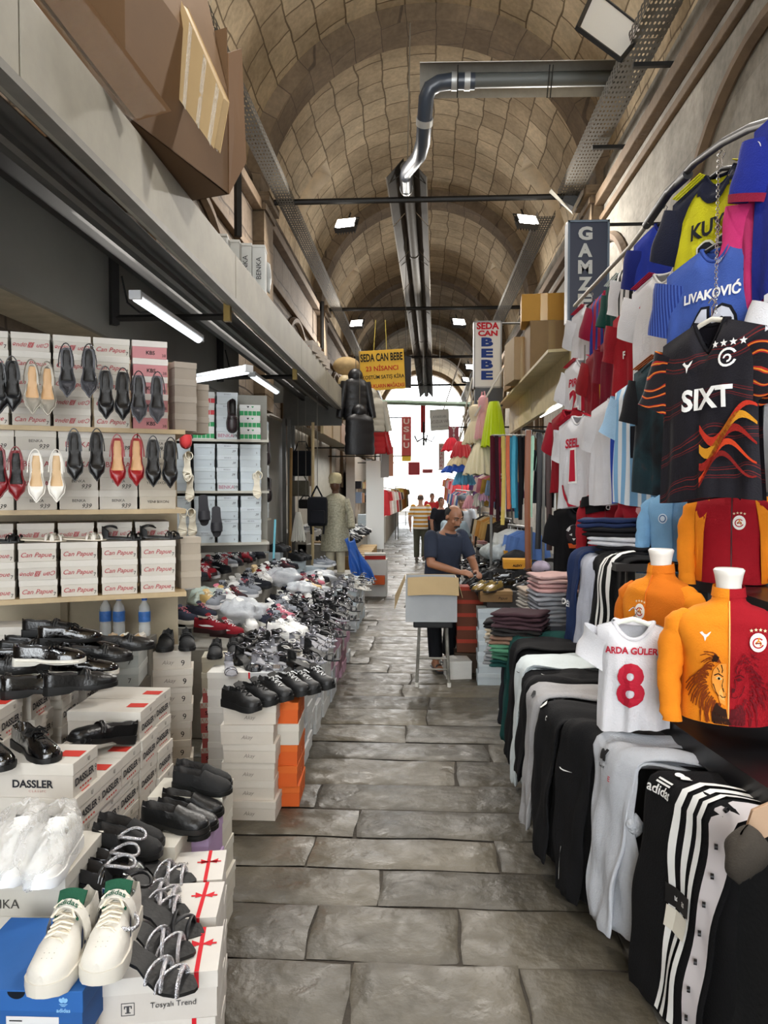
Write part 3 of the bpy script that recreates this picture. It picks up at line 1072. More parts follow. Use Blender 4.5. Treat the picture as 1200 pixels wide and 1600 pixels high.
def make_sandal(strapc='c9c9cc', sole='0d0d0e', heel=0.06, metal=0.9, ankle=True, block=True, nstrap=3, name='heeled_sandal', insole=None, heelc=None, stone=False, L=0.23):
 r = empty(name)
 hw = [(0, .026), (.2, .028), (.42, .026), (.7, .038), (.86, .035), (1, .014)]
 zs = [(0, heel + .004), (.2, heel), (.4, heel * .7 + .003), (.6, heel * .2 + .008), (.72, .01), (1, .01)]
 m_ = MB()
 rows, ss = [], [i / 16 for i in range(17)]
 for s in ss:
  w = prof(hw, s) * (0.5 + 0.5 * sqrt(min(1, s / .06))) * (0.45 + 0.55 * sqrt(min(1, (1 - s) / .08)))
  z = prof(zs, s)
  rows.append([(w, s * L, z), (w, s * L, z - .008), (-w, s * L, z - .008), (-w, s * L, z), (0, s * L, z - 0.001)])
 b0 = m_.add([p for q in rows for p in q], [])
 for j in range(16):
  for k in range(5):
   k2 = (k + 1) % 5
   m_.f.append((b0 + j * 5 + k2, b0 + j * 5 + k, b0 + (j + 1) * 5 + k, b0 + (j + 1) * 5 + k2))
   m_.m.append(1 if k >= 3 else 0)
 m_.f.append(tuple(b0 + k for k in reversed(range(5)))); m_.m.append(0)
 m_.f.append(tuple(b0 + 80 + k for k in range(5))); m_.m.append(0)
 m_.build('sole', [mat('sole_' + sole, H(sole), 0.5), leather(insole or sole, 0.6)], r, smooth=40)
 sm_ = mat('strap_%s_%d' % (strapc, metal * 100), H(strapc), 0.25 if metal else 0.45, metal=metal, bump=0.5 if stone else 0.0, bscale=300)
 for (s, tilt) in [(.84, .012), (.74, -.015), (.66, .016), (.6, -.01)][:nstrap]:
  w = prof(hw, s) * 1.02
  q = MB().tube([(w * cos(a), s * L + tilt * cos(a), prof(zs, s) - .004 + (.03 + .012 * (1 - s)) * sin(a) ** .8) for a in [pi * i / 10 for i in range(11)]], 0.0045 if metal else .006, 6, flat=1.3 if stone else 0.5)
  q.build('toe_strap', sm_, r, smooth=60)
 if ankle:
  h0 = heel + .055
  pts = [(0.03 * cos(a), 0.042 - 0.038 * sin(a), h0 + 0.006 * cos(2 * a)) for a in [2 * pi * i / 18 for i in range(19)]]
  MB().tube(pts, 0.0045, 6, cap=False).build('ankle_strap', sm_, r, smooth=60)
  # heel cup
  q = MB().grid(lambda u, v: ((.027 - .002 * v) * cos(pi * u + pi), 0.034 + .034 * sin(pi * u + pi) * 1.0, heel + v * .058 * (0.55 + .45 * sin(pi * u))), 10, 5)
  q.build('heel_cup', leather(sole, 0.7), r, smooth=60)
 if block:
  MB().box((0, .024, heel / 2 - .002), (.042, .042, heel - .004), taper=1.12).build('heel', mat('heel_%s' % (heelc or strapc), H(heelc or strapc), 0.15, metal=0.95 if metal else 0), r, bevel=0.003)
 return proto(r)
def make_slide(col='1a1a1c', name='slide_sandal'):
 r = empty(name)
 L = 0.26
 hw = [(0, .032), (.3, .034), (.7, .047), (1, .025)]
 up, sl = shoe_mesh(L, hw, [(0, .03), (1, .02)], [(0, .03), (1, .02)], [(0, .003), (1, .003)], [(0, .003), (1, .003)], 0.0)
 sl.build('sole', mat('sole_' + col, H(col), 0.6), r, smooth=40)
 up.build('footbed', [leather(col, 0.6), leather(col, 0.6)], r, smooth=60)
 MB().grid(lambda u, v: (.049 * cos(pi * u), L * lerp(.55, .85, v), .022 + .05 * sin(pi * u) ** .7), 12, 4).build('instep_band', leather(col, 0.5), r, smooth=60)
 return proto(r)
# colour kits for the far heaps: same build, other cloth
def pair(pr, p, rz, gap=0.105, label=None, cat='shoe', group=None, rot=None, scale=None, swap=None, splay=0.06, dy=0.0):
 out = []
 for k, sx in enumerate((-1, 1)):
  d = V((cos(rz) * sx * gap / 2, sin(rz) * sx * gap / 2, 0))
  lb = (label[k] if isinstance(label, (list, tuple)) else label)
  out.append(pr.place(V(p) + d + V((0, 0, 0)), (rot[0], rot[1], rz + rot[2]) if rot else (0, 0, rz + sx * splay * -1), lb, cat, group, scale, swap))
 return out
# ================================================================== LEFT SHOE SHOP: awning, shutter, wall
fas_m = mat('fascia_paint', H('9c988b'), 0.6, 0.05, var=0.22, vscale=2.0, bump=0.1, bscale=6)
r = empty('shop_fascia', label='long pale grey sheet metal fascia running over the shoe shop', cat='fascia')
segs = [(-1.5, 2.44), (2.45, 5.3), (5.31, 8.2), (8.21, 10.6), (10.61, 12.55)]
for (a, b) in segs:
 m_ = MB().box((-1.40, (a + b) / 2, 3.335), (0.1, b - a, 0.33))
 m_.build('fascia_panel', fas_m, r, bevel=0.004)
m_ = MB().box((-1.37, 5.5, 3.16), (0.06, 14.1, 0.035))
m_.build('drip_rail', mat('rail_light', H('77756f'), 0.55, 0.2, var=0.2), r)
# soffit: slatted roller shutter laid back under the roof of the stall
r = empty('roller_shutter', label='dark ribbed roller shutter rolled up behind the pale fascia', cat='shutter')
prof_pts = []
m_ = MB()
nz = 26
pts = []
for i in range(nz + 1):
 t = i / nz
 x = lerp(-1.47, -1.98, t)
 z = 3.17 + 0.22 * t + (0.016 if i % 2 else 0)
 pts.append((x, z))
vs = [(x, yy, z) for (x, z) in pts for yy in (-1.5, 4.0, 8.0, 12.45)]
fs = []
for i in range(nz):
 for j in range(3):
  fs.append((i * 4 + j, (i + 1) * 4 + j, (i + 1) * 4 + j + 1, i * 4 + j + 1))
m_.add(vs, fs)
m_.build('slats', mat('shutter_steel', H('4a4946'), 0.6, 0.2, var=0.25, vscale=3), r)
m_ = MB().box((-1.44, 5.5, 3.2), (0.035, 14, 0.05)).box((-1.62, 5.5, 3.17), (0.04, 14, 0.035))
m_.build('guide_rail', mat('guide_steel', H('5f5d59'), 0.5, 0.3, var=0.2), r)
m_ = MB().box((-2.02, 5.5, 3.4), (0.05, 14, 0.16))
m_.build('bottom_bar', dark_steel, r)
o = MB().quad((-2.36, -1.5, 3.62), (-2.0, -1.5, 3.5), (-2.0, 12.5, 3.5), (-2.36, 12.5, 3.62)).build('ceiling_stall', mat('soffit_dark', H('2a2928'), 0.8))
tag(o, kind='structure')
# grey sheet wall above the shelves, and the dark inside of the shop
grey_wall = mat('grey_sheet', H('8a8983'), 0.6, var=0.12, vscale=1.2)
o = MB().box((-2.38, 3.95, 3.3), (0.04, 10.9, 0.7)).build('wall_stall_upper', grey_wall)
tag(o, kind='structure')
o = MB().box((-2.40, 9.4, 1.47), (0.04, 6.2, 2.95)).build('wall_stall_lower', grey_wall)
tag(o, kind='structure')
o = MB().box((-1.87, 12.5, 3.25), (1.0, 0.05, 0.7)).build('wall_stall_end', mat('dark_grey_sheet', H('4a4944'), 0.6, var=0.2))
tag(o, kind='structure')
# recess ceiling with its batten
o = MB().box((-3.2, 3.0, 2.985), (1.62, 5.5, 0.03)).build('ceiling_recess', mat('recess_board', H('b5ab95'), 0.7, var=0.2))
tag(o, kind='structure')
for i in range(2):
 q = MB()
def make_batten(Lb=1.32):
 r = empty('batten_light')
 MB().box((0, 0, 0.025), (0.075, Lb, 0.03)).build('housing', mat('batten_white', H('d9dadb'), 0.5), r, bevel=0.006)
 MB().tube([(0, -Lb / 2 + 0.03, 0), (0, Lb / 2 - 0.03, 0)], 0.028, 10).build('diffuser', mat('batten_diffuser', (0.9, 0.95, 1.0), 0.4, emit=2.2), r, smooth=40)
 m_ = MB()
 for s in (-1, 1):
  m_.box((0, s * (Lb / 2 - 0.012), 0.015), (0.078, 0.03, 0.055))
 m_.build('end_cap', mat('cap_grey', H('c4c6c8'), 0.5), r, bevel=0.006)
 return proto(r)
BAT = make_batten()
BAT.place((-1.77, 5.14, 2.99), (0, 0, 0), 'batten light under the soffit over the pointed pumps, nearer of two', 'batten light', 'battens under the left soffit')
BAT.place((-1.77, 8.25, 2.99), (0, 0, 0), 'batten light under the soffit over the striped box shelves, farther of two', 'batten light', 'battens under the left soffit')
p = at(28, 458, 3.7)
BAT.place(p + V((-0.25, 0, 0)), (0, 0, 0.5), 'batten light under the recess ceiling above the script lettered boxes', 'batten light')
p = at(312, 592, 6.1)
BAT.place(p, (0, 0, 0.9), 'batten light lying over the striped boxes of the second shelf', 'batten light')
# brackets that tie the shutter to the wall
for i, (yy, z) in enumerate(((5.45, 3.09), (8.35, 3.09))):
 r = empty('shutter_bracket', label=['black steel bracket with drop post, nearer one beside the first batten', 'black steel bracket with drop post, farther one beside the second batten'][i],
    cat='bracket', group='brackets under the left soffit')
 MB().tube([(-2.31, yy, z), (-1.46, yy, z)], 0.025, 4).build('arm', dark_steel, r)
 MB().tube([(-2.31, yy, z - 0.05), (-2.31, yy, 3.62)], 0.04, 4).build('drop_post', dark_steel, r)
 m_ = MB().box((-1.45, yy, z + 0.03), (0.05, 0.05, 0.13))
 m_.build('clamp', mat('brass_dull', H('8a7440'), 0.4, 0.6), r)
 m_ = MB().tube([(-2.25, yy, 3.4), (-2.2, yy - .02, 3.2), (-2.1, yy - .03, 3.12), (-1.95, yy - .03, 3.13)], 0.008, 5)
 m_.build('cable', mat('black_rubber', H('141414'), 0.6), r)
# steel guide posts at the far end of the shop
for i, (px, d) in enumerate(((444, 12.3), (452, 12.3), (458, 12.6))):
 p = at(px, 650, d)
 o = MB().box((p.x, p.y, 1.5), (0.06, 0.06, 3.0)).build('shutter_guide', mat('guide_grey', H('5c5a56'), 0.4, 0.6, var=0.2))
 tag(o, 'grey steel shutter guide at the far end of the shoe shop, %s' % ['beside the shelves', 'middle of three', 'beside the hanging bags'][i], 'shutter guide', 'shutter guides')
SR, SANG = V((-1.36, 4.1, 0)), 0.417
su = V((-cos(SANG), -sin(SANG), 0))       # to the left along the shelf
sn = V((sin(SANG), -cos(SANG), 0))        # towards the photographer
def SH(u, f, z):
 return SR + su * u + sn * f + V((0, 0, z))
oak = mat('shelf_board', H('b9a27c'), 0.55, var=0.15, vscale=5)
o = MB().slab([SH(-0.02, -0.5, 0), SH(2.0, -0.5, 0), SH(2.0, -0.5, 2.6), SH(-0.02, -0.5, 2.6)], 0.03).build('wall_partition', mat('partition_beige', H('b6a98f'), 0.6, var=0.08))
tag(o, kind='structure')
o = MB().slab([SH(0.62, -0.455, 0), SH(0.66, -0.455, 0), SH(0.66, -0.455, 1.2), SH(0.62, -0.455, 1.2)], 0.012).build('trim_90', mat('trim_beige', H('8e8168'), 0.6))
tag(o, kind='structure')
def shelf_board(z, label, u0=-0.02, u1=1.05):
 m_ = MB().slab([SH(u0, 0.02, z - 0.025), SH(u1, 0.02, z - 0.025), SH(u1, -0.48, z - 0.025), SH(u0, -0.48, z - 0.025)], -0.025)
 o = m_.build('shelf_board', oak)
 tag(o, label, 'shelf', 'shelves of pointed pumps')
 return o
ZT = [2.14, 1.695, 1.225]
shelf_board(ZT[0], 'top beige shelf board carrying five columns of script lettered boxes')
shelf_board(ZT[1], 'middle beige shelf board below the red and white pumps')
shelf_board(ZT[2], 'lowest beige shelf board below the strappy flat sandals')
SCR = dict(shear=0.35, bold=0.006)
B_CAN = make_box(0.188, 0.3, 0.098, 'd9d2c6', 'e2dcd2', front=[('Can Papue', 'b04a50', -0.02, 0.5, 0.52, SCR), ('7', '222222', 0.42, 0.3, 0.3, {})])
B_CANX = make_box(0.188, 0.3, 0.098, 'd4cdc2', 'ded8cd', front=[('ǝndɐԀ uɐƆ', 'b04a50', 0.0, 0.5, 0.5, SCR)])
B_KBS = make_box(0.188, 0.3, 0.098, 'd08f92', 'e4ddd6', front=[('KBS', '2a2a2a', 0.02, 0.5, 0.34, dict(bold=0.02)), ('38', '2a2a2a', 0.4, 0.3, 0.25, {})])
B_BENKA = make_box(0.2, 0.3, 0.106, 'dcd6cc', 'e1dcd4', front=[('BENKA', 'a8404a', 0.0, 0.5, 0.42, {}), ('37', '1c1c1c', 0.36, 0.72, 0.3, dict(shear=.3))])
B_BENKA2 = make_box(0.2, 0.3, 0.106, 'd2cbbf', 'dbd5ca', front=[('BENKA', '4a4643', 0.0, 0.72, 0.22, {}), ('939', '222222', 0.2, 0.3, 0.34, dict(shear=.3))])
B_SIXON = make_box(0.2, 0.3, 0.106, 'd2c8b6', 'd9d0bf', front=[('YENI SIXON', '3a3632', 0.0, 0.6, 0.22, {})])
B_PLAIN = make_box(0.13, 0.13, 0.098, 'a2978a', 'aca194')
def col_on_shelf(u, z, protos, tier, colname, what, yaw=0.0, f=0.0, grp=None):
 n = len(protos)
 for i, b in enumerate(protos):
  h = b.root['h']
  b.place(SH(u, -0.16 + f + random.uniform(-.006, .006), z), (0, 0, SANG + yaw + random.uniform(-.02, .02)),
    '%s, %s of %s on the %s shelf' % (what[i] if isinstance(what, list) else what, from_top(i, n), colname, tier), 'shoe box', grp or 'shoe boxes on the pump shelves')
  z += h
 return z
cname = ['leftmost column', 'second column', 'third column', 'fourth column', 'rightmost column']
us = [0.07 + 0.094 + 0.2 * k for k in range(5)][::-1]
W1 = 'white box with red script'
# top tier
sets = [[B_CAN, B_CAN, B_CAN, B_CAN, B_CAN], [B_CAN, B_CAN, B_CAN, B_CAN, B_CANX], [B_CANX, B_CANX, B_CAN, B_CAN, B_CANX], [B_CAN, B_CAN, B_CAN, B_CAN, B_CAN], [B_KBS] * 5]
for k in range(5):
 col_on_shelf(us[k], ZT[0], sets[k], 'top', cname[k], 'pink fronted box' if k == 4 else W1)
for j in range(2):
 for i in range(4 - j):
  B_PLAIN.place(SH(-0.02 - 0.09 * j, -0.12 - .16 * j, ZT[0] + 0.098 * i), (0, 0, SANG + 0.2), 'plain taupe box, %s of %s end stack on the top shelf' % (from_top(i, 4 - j), ['nearer', 'farther'][j]), 'shoe box', 'shoe boxes on the pump shelves')
# middle tier
us2 = [0.03 + 0.1 + 0.205 * k for k in range(5)][::-1]
sets = [[B_BENKA2, B_BENKA, B_BENKA, B_BENKA2], [B_BENKA2, B_BENKA, B_BENKA, B_BENKA2], [B_BENKA2, B_BENKA2, B_BENKA, B_BENKA], [B_BENKA2, B_BENKA2, B_BENKA, B_BENKA2], [B_SIXON, B_SIXON, B_SIXON, B_BENKA2]]
for k in range(5):
 col_on_shelf(us2[k], ZT[1], sets[k], 'middle', cname[k], ['white box with block lettering' if b is not B_SIXON else 'cream box with small lettering' for b in sets[k]])
# lowest tier, with a taller row behind
for k in range(5):
 col_on_shelf(us2[k], ZT[2], [B_CAN, B_CANX if k == 1 else B_CAN, B_CAN], 'lowest', cname[k], W1)
 for i in range(4):
  B_CANX.place(SH(us2[k] + 0.02, -0.46 + 0.13, ZT[2] + i * 0.098 + 0.001), (0, 0, SANG), 'off white box behind the front row, %s of %s on the lowest shelf' % (from_top(i, 4), cname[k]), 'shoe box', 'shoe boxes on the pump shelves') if i == 3 else None
B_PLAIN2 = make_box(0.12, 0.16, 0.1, 'b5a998', 'bfb3a2')
for i in range(3):
 B_PLAIN2.place(SH(-0.05, -0.2, ZT[2] + 0.1 * i), (0, 0, SANG + 0.15), 'plain beige box, %s of the end stack on the lowest shelf' % from_top(i, 3), 'shoe box', 'shoe boxes on the pump shelves')
# pumps standing toe down against the boxes
P_BLK = make_pump('0e0e10', '17130f')
P_SILV = make_pump('b9b2a4', 'c79f73', sparkle=0.5)
P_GLIT = make_pump('55555a', '14110f', sparkle=0.6)
P_WHT = make_pump('e9e4da', 'cfae84')
P_RED = make_pump('8e1218', 'c49a6e')
P_DRED = make_pump('7a1018', '14100e')
def pump_at(pr, px, py, d, lab, tilt=16, roll=0.0):
 p = at(px, py, d)
 return pr.place(p, (radians(-90 + tilt), 0, pi + SANG + roll), lab, 'shoe', 'pointed pumps on the shelves')
dd = lambda px: lerp(3.75, 4.1, px / 280) - 0.19
T = 578
rows = [(P_BLK, (2, 575), (20, 572), 'black slingback pump with black lining', 'leftmost pair on the top shelf'),
  (P_SILV, (53, 577), (74, 580), 'silver beige slingback pump with tan lining', 'on the top shelf'),
  (P_GLIT, (106, 552), (138, 553), 'glittery grey pointed pump', 'third pair on the top shelf'),
  (P_BLK, (166, 587), (190, 589), 'black slingback pump', 'fourth pair on the top shelf'),
  (P_GLIT, (217, 594), (243, 595), 'dark glitter pump', 'on the pink fronted boxes of the top shelf'),
  (P_DRED, (2, 706), (26, 710), 'dark red velvet pump with black lining', 'leftmost on the middle shelf'),
  (P_WHT, (59, 714), (88, 714), 'white slingback pump with tan lining', 'on the middle shelf'),
  (P_BLK, (118, 682), (150, 682), 'black slingback pump', 'between the white and red pairs on the middle shelf'),
  (P_RED, (184, 691), (211, 691), 'red slingback pump with tan lining', 'on the middle shelf'),
  (P_BLK, (239, 693), (263, 695), 'black slingback pump', 'rightmost pair on the middle shelf')]
for (pr, a, b, what, where) in rows:
 for k, q in enumerate((a, b)):
  o = pump_at(pr, q[0], q[1], dd(q[0]) - 0.03, '%s, %s shoe, %s' % (what, ('left', 'right')[k], where), 14, (-.05, .05)[k])
# flat strappy sandals on the lowest row
S_BLK = make_sandal('0f0f10', '141414', 0.018, 0.0, True, False, 3, 'strappy_sandal')
S_WHT = make_sandal('e8e2d6', 'd9cdb8', 0.018, 0.0, False, False, 4, 'strappy_sandal')
for k, (pr, nm) in enumerate(((S_BLK, 'black'), (S_WHT, 'white'), (S_WHT, 'white'), (S_BLK, 'black'), (S_BLK, 'black'))):
 for s in (0, 1):
  pr.place(SH(us2[k] + 0.09, -0.05 - 0.12 * s, ZT[2] + 0.296), (0, 0, SANG - pi / 2 + .15 * s), '%s strappy flat sandal on the %s of the lowest shelf, %s one' % (nm, cname[k], ('front', 'rear')[s]), 'shoe', 'flat sandals on the lowest shelf')
S2R, S2A = V((-1.46, 6.75, 0)), 0.3
s2u = V((-cos(S2A), -sin(S2A), 0)); s2n = V((sin(S2A), -cos(S2A), 0))
def SH2(u, f, z):
 return S2R + s2u * u + s2n * f + V((0, 0, z))
for z, nm in ((2.265, 'upper board below the red and green striped boxes'), (1.795, 'middle board below the pale blue box columns'), (1.32, 'lowest board below the pale blue boxes with slides')):
 o = MB().slab([SH2(-0.04, 0.02, z - 0.022), SH2(0.86, 0.02, z - 0.022), SH2(0.86, -0.36, z - 0.022), SH2(-0.04, -0.36, z - 0.022)], -0.022).build('shelf_board', mat('shelf_grey', H('b9b6aa'), 0.5))
 tag(o, nm, 'shelf', 'boards of the second shelf')
o = MB().slab([SH2(-0.06, -0.38, 1.2), SH2(0.95, -0.38, 1.2), SH2(0.95, -0.38, 2.72), SH2(-0.06, -0.38, 2.72)], 0.03).build('wall_partition_far', mat('partition_grey', H('9b9a92'), 0.6, var=0.08))
tag(o, kind='structure')
def heartd(c):
 def f(m_, mb_, ml, ml_, W, D, Hh, hb):
  strip(c, 0.12, 0.72)(m_, mb_, ml, ml_, W, D, Hh, hb)
  k = len(mb_)
  mb_.append(card('f0f0ec'))
  for i in range(1, 5):
   x = -W / 2 + W * i / 5
   m_.quad((x - .002, -D / 2 + 0.0015, 0.12 * hb), (x + .002, -D / 2 + .0015, 0.12 * hb), (x + .002, -D / 2 + .0015, 0.72 * hb), (x - .002, -D / 2 + .0015, 0.72 * hb), k)
  k = len(ml_)
  ml_.append(ink(c)); ml_.append(ink('22252a'))
  for (x, q) in ((-0.1, k + 1), (0.12, k)):
   cx, cz, s = x * W, hb + 0.5 * (Hh - hb), 0.011
   ml.add([(cx, -D / 2 - .001, cz - s), (cx + s, -D / 2 - .001, cz + .2 * s), (cx + s * .5, -D / 2 - .001, cz + .8 * s), (cx, -D / 2 - .001, cz + .3 * s), (cx - s * .5, -D / 2 - .001, cz + .8 * s), (cx - s, -D / 2 - .001, cz + .2 * s)],
     [(0, 1, 2, 3), (0, 3, 4, 5)], q)
 return f
B_RST = make_box(0.188, 0.3, 0.107, 'e9eae6', 'eceeec', decor=heartd('d9545a'))
B_GST = make_box(0.188, 0.3, 0.107, 'e9eae6', 'eceeec', decor=heartd('3f9a62'))
B_BL = make_box(0.188, 0.3, 0.107, 'd3dde3', 'dbe5ea', front=[('3', '444444', 0.3, 0.4, 0.25, {})])
B_BLB = make_box(0.188, 0.3, 0.107, 'd6dfe3', 'dde5ea', front=[('39', '3a3a44', 0.3, 0.6, 0.3, dict(shear=.3))], lidfront=[('BENKA', '8a8f96', 0, .5, .35, {})])
B_BLP = make_box(0.188, 0.3, 0.107, 'd8dfe2', 'dde5ea', front=[('BENKA', 'b0647c', -0.05, 0.5, 0.45, {}), ('39', '333333', .38, .5, .4, {})])
u2 = [0.75, 0.54, 0.335, 0.125]
c2 = ['leftmost column', 'second column', 'third column', 'rightmost column']
def col2(u, z, protos, tier, cn, what):
 for i, b in enumerate(protos):
  b.place(SH2(u, -0.16 + random.uniform(-.006, .006), z), (0, 0, S2A + random.uniform(-.025, .025)), '%s, %s of %s, %s row of second shelf' % (what[i] if isinstance(what, list) else what, from_top(i, len(protos)), cn, tier), 'shoe box', 'shoe boxes on the second shelf')
  z += b.root['h']
nmz = {id(B_RST): 'white box with red band', id(B_GST): 'white box with green band', id(B_BL): 'pale blue box', id(B_BLB): 'pale blue lettered box', id(B_BLP): 'pale box with pink lettering'}
for k, st_ in enumerate(([B_RST, B_GST, B_GST, B_GST], [B_GST, B_GST, B_RST, B_RST], [B_BLP, B_BLB, B_BLB, B_BLB], [B_GST, B_GST, B_GST])):
 col2(u2[k], 2.265, st_, 'upper', c2[k], [nmz[id(b)] for b in st_])
for k, st_ in enumerate(([B_BL, B_BL, B_BL, B_BL], [B_BL] * 4, [B_BLP, B_BLB, B_BLB, B_BLB], [B_BL, B_BL, B_BL, B_BL])):
 col2(u2[k], 1.795, st_, 'middle', c2[k], [nmz[id(b)] for b in st_])
for k, st_ in enumerate(([B_BL, B_BL, B_BL, B_BLB], [B_BLB, B_BL, B_BL, B_BL], [B_BL, B_BLB, B_BL, B_BLB], [B_BL, B_BLB, B_BLB, B_BLB])):
 col2(u2[k], 1.32, st_, 'lowest', c2[k], [nmz[id(b)] for b in st_])
S_CRM = make_sandal('e2dac6', 'e6decb', 0.05, 0.0, True, True, 2, 'heeled_sandal', heelc='e0d7c2')
SLD = make_slide('2a2a30')
L_DK = make_loafer('241a1c', '111111', 0.35)
d2 = lambda px: lerp(6.35, 6.72, (px - 290) / 120) - 0.14
for (pr, px, py, tilt, lab, rz) in ((S_CRM, 289, 712, 20, 'cream heeled sandal hanging on the middle row of the second shelf, higher one', .3), (S_CRM, 300, 745, 20, 'cream heeled sandal hanging on the middle row of the second shelf, lower one', -.3),
         (S_CRM, 397, 742, 20, 'cream heeled sandal at the right end of the middle row', .3),
         (S_CRM, 283, 800, 20, 'cream wedge sandal on the lowest row, left of the slides', .2), (S_CRM, 303, 800, 20, 'cream wedge sandal on the lowest row beside the slides', -.2),
         (SLD, 316, 775, 12, 'dark braided slide on the lowest row, higher of two', .25), (SLD, 337, 793, 12, 'dark braided slide on the lowest row, lower of two', .1),
         (L_DK, 361, 628, 12, 'dark loafer hanging before the lettered column of the upper row', .1)):
 pr.place(at(px, py, d2(px)), (radians(-90 + tilt), 0, pi + S2A + rz), lab, 'shoe', 'shoes shown on the second shelf')
L_RED = make_loafer('c43a3c', 'a03030', 0.4, strap=False)
L_RED.place(at(290, 650, 6.15), (radians(-80), 0, pi + S2A), 'small red shoe at the left end of the second shelf', 'shoe')
for i, z in enumerate((1.9, 1.45)):
 o = MB().box((-2.15, 9.2, z - .02), (0.42, 0.35, 0.02)).build('shelf_board', mat('shelf_grey', H('b9b6aa'), 0.5))
 tag(o, ['upper narrow board at the far end of the shoe wall', 'lower narrow board at the far end of the shoe wall'][i], 'shelf')
for j, (z0, st_) in enumerate(((1.9, [B_BL, B_BLB, B_BL]), (2.24, [B_GST, B_GST, B_GST, B_BLB]), (1.45, [B_BLB, B_BL, B_BL, B_BLB]))):
 for i, b in enumerate(st_):
  for k in range(2):
   if j == 0 and i == 2:
    continue
   b.place((-2.05 - .2 * k, 9.2, z0 + i * .107), (0, 0, 0.05), '%s, %s, %s %s stack of the narrow end shelf' % (nmz[id(b)], from_top(i, len(st_)), ['right', 'left'][k], ['middle', 'upper', 'lower'][j]), 'shoe box', 'shoe boxes on the narrow shelf')
for i, (px, py) in enumerate(((418, 690), (420, 748))):
 L_DK.place(at(px, py, 8.8), (radians(-80), 0, pi), 'dark shoe hanging on the narrow end shelf, %s of two' % ['higher', 'lower'][i], 'shoe')
# ================================================================== LEFT SHOE SHOP: boxes and shoes on the floor
AK = dict(shear=0.35)
B_AKAY = make_box(0.29, 0.19, 0.105, 'ded5c8', 'e3dbcf', front=[('Akay', '8a8078', 0.0, 0.55, 0.42, AK)], lidk=0.38)
B_AKAYN = make_box(0.24, 0.19, 0.107, 'ded5c8', 'e3dbcf', front=[('Akay', '8a8078', -0.05, 0.55, 0.45, AK), ('9', '1d1d1d', .3, .5, .5, {})], lidk=0.38)
B_CREAM = make_box(0.24, 0.19, 0.1, 'cdc4ae', 'd4ccb8', front=[('7', '1d1d1d', .2, .5, .5, {})])
def chev(m_, mb_, ml, ml_, W, D, Hh, hb):
 k = len(ml_)
 ml_.append(ink('c9605c'))
 for i in range(9):
  x = -W / 2 + W * (i + .5) / 9
  for s in (-1, 1):
   ml.quad((x - .012 * s, -D / 2 - .001, hb + .004), (x - .009 * s, -D / 2 - .001, hb + .004), (x + .003 * s, -D / 2 - .001, Hh - .004), (x, -D / 2 - .001, Hh - .004), k)
B_SAG = make_box(0.24, 0.19, 0.1, 'c9605c', 'd8cfbf', front=[('SAGLAYAN', '2a1a18', 0, .5, .4, dict(bold=.02))], decor=chev)
B_ORG = make_box(0.2, 0.3, 0.12, 'e4682a', 'e8722f', side=[('S', 'f4a06a', 0, .5, .6, dict(bold=.03))])
B_ORG2 = make_box(0.2, 0.3, 0.12, 'd8d2c6', 'e0dace')
B_GREY = make_box(0.16, 0.28, 0.1, 'b9bdb9', 'c6c9c4', front=[('7', '444444', .2, .5, .4, {})])
B_WHITE = make_box(0.2, 0.3, 0.11, 'd6d6d3', 'e0e0de')
B_WHITE2 = make_box(0.2, 0.3, 0.11, 'c5c8cb', 'd3d6d8')
B_LILAC = make_box(0.2, 0.3, 0.13, 'b79ac0', 'bea3c8', lidk=0.3)
B_CRM2 = make_box(0.2, 0.3, 0.115, 'dcd6c8', 'e2ddd0')
def dass(m_, mb_, ml, ml_, W, D, Hh, hb):
 k = len(ml_)
 ml_.append(ink('c23a30')); ml_.append(ink('6c6a66'))
 ml.quad((W / 2 - .09, -.03, Hh + .0006), (W / 2 - .01, -.03, Hh + .0006), (W / 2 - .01, .03, Hh + .0006), (W / 2 - .09, .03, Hh + .0006), k)
 ml.text('U', (W / 2 + .001, .02, hb + .5 * (Hh - hb)), (0, 1, 0), (0, 0, 1), h=.016, mi=k + 1, bold=.03)
 kb = len(mb_)
 mb_.append(ink('c23a30'))
 for i in range(5):
  y = -.045 + i * .02
  m_.quad((W / 2 - .002, y, .012), (W / 2 - .002, y + .011, .012), (W / 2 - .002, y + .011, .019), (W / 2 - .002, y, .019), kb)
B_DAS = make_box(0.32, 0.195, 0.122, 'd9d2c8', 'ded8ce', front=[('DASSLER', '2a2a30', .05, .62, .36, dict(bold=.03)), ('CLASSIC', 'b0736c', .1, .3, .1, dict(space=1.6))],
     side=[('DASSLER', '2a2a30', -.05, .62, .36, dict(bold=.03)), ('9', '2a2a30', .4, .6, .3, {})], decor=dass)
def stack(protos, base, rz, label, grp, jit=0.012, cat='shoe box', ztop=None):
 z = base[2]
 n = len(protos)
 for i, b in enumerate(protos):
  b.place((base[0] + random.uniform(-jit, jit), base[1] + random.uniform(-jit, jit), z), (0, 0, rz + random.uniform(-.03, .03)), label.replace('#', from_top(i, n)), cat, grp)
  z += b.root['h']
 return z
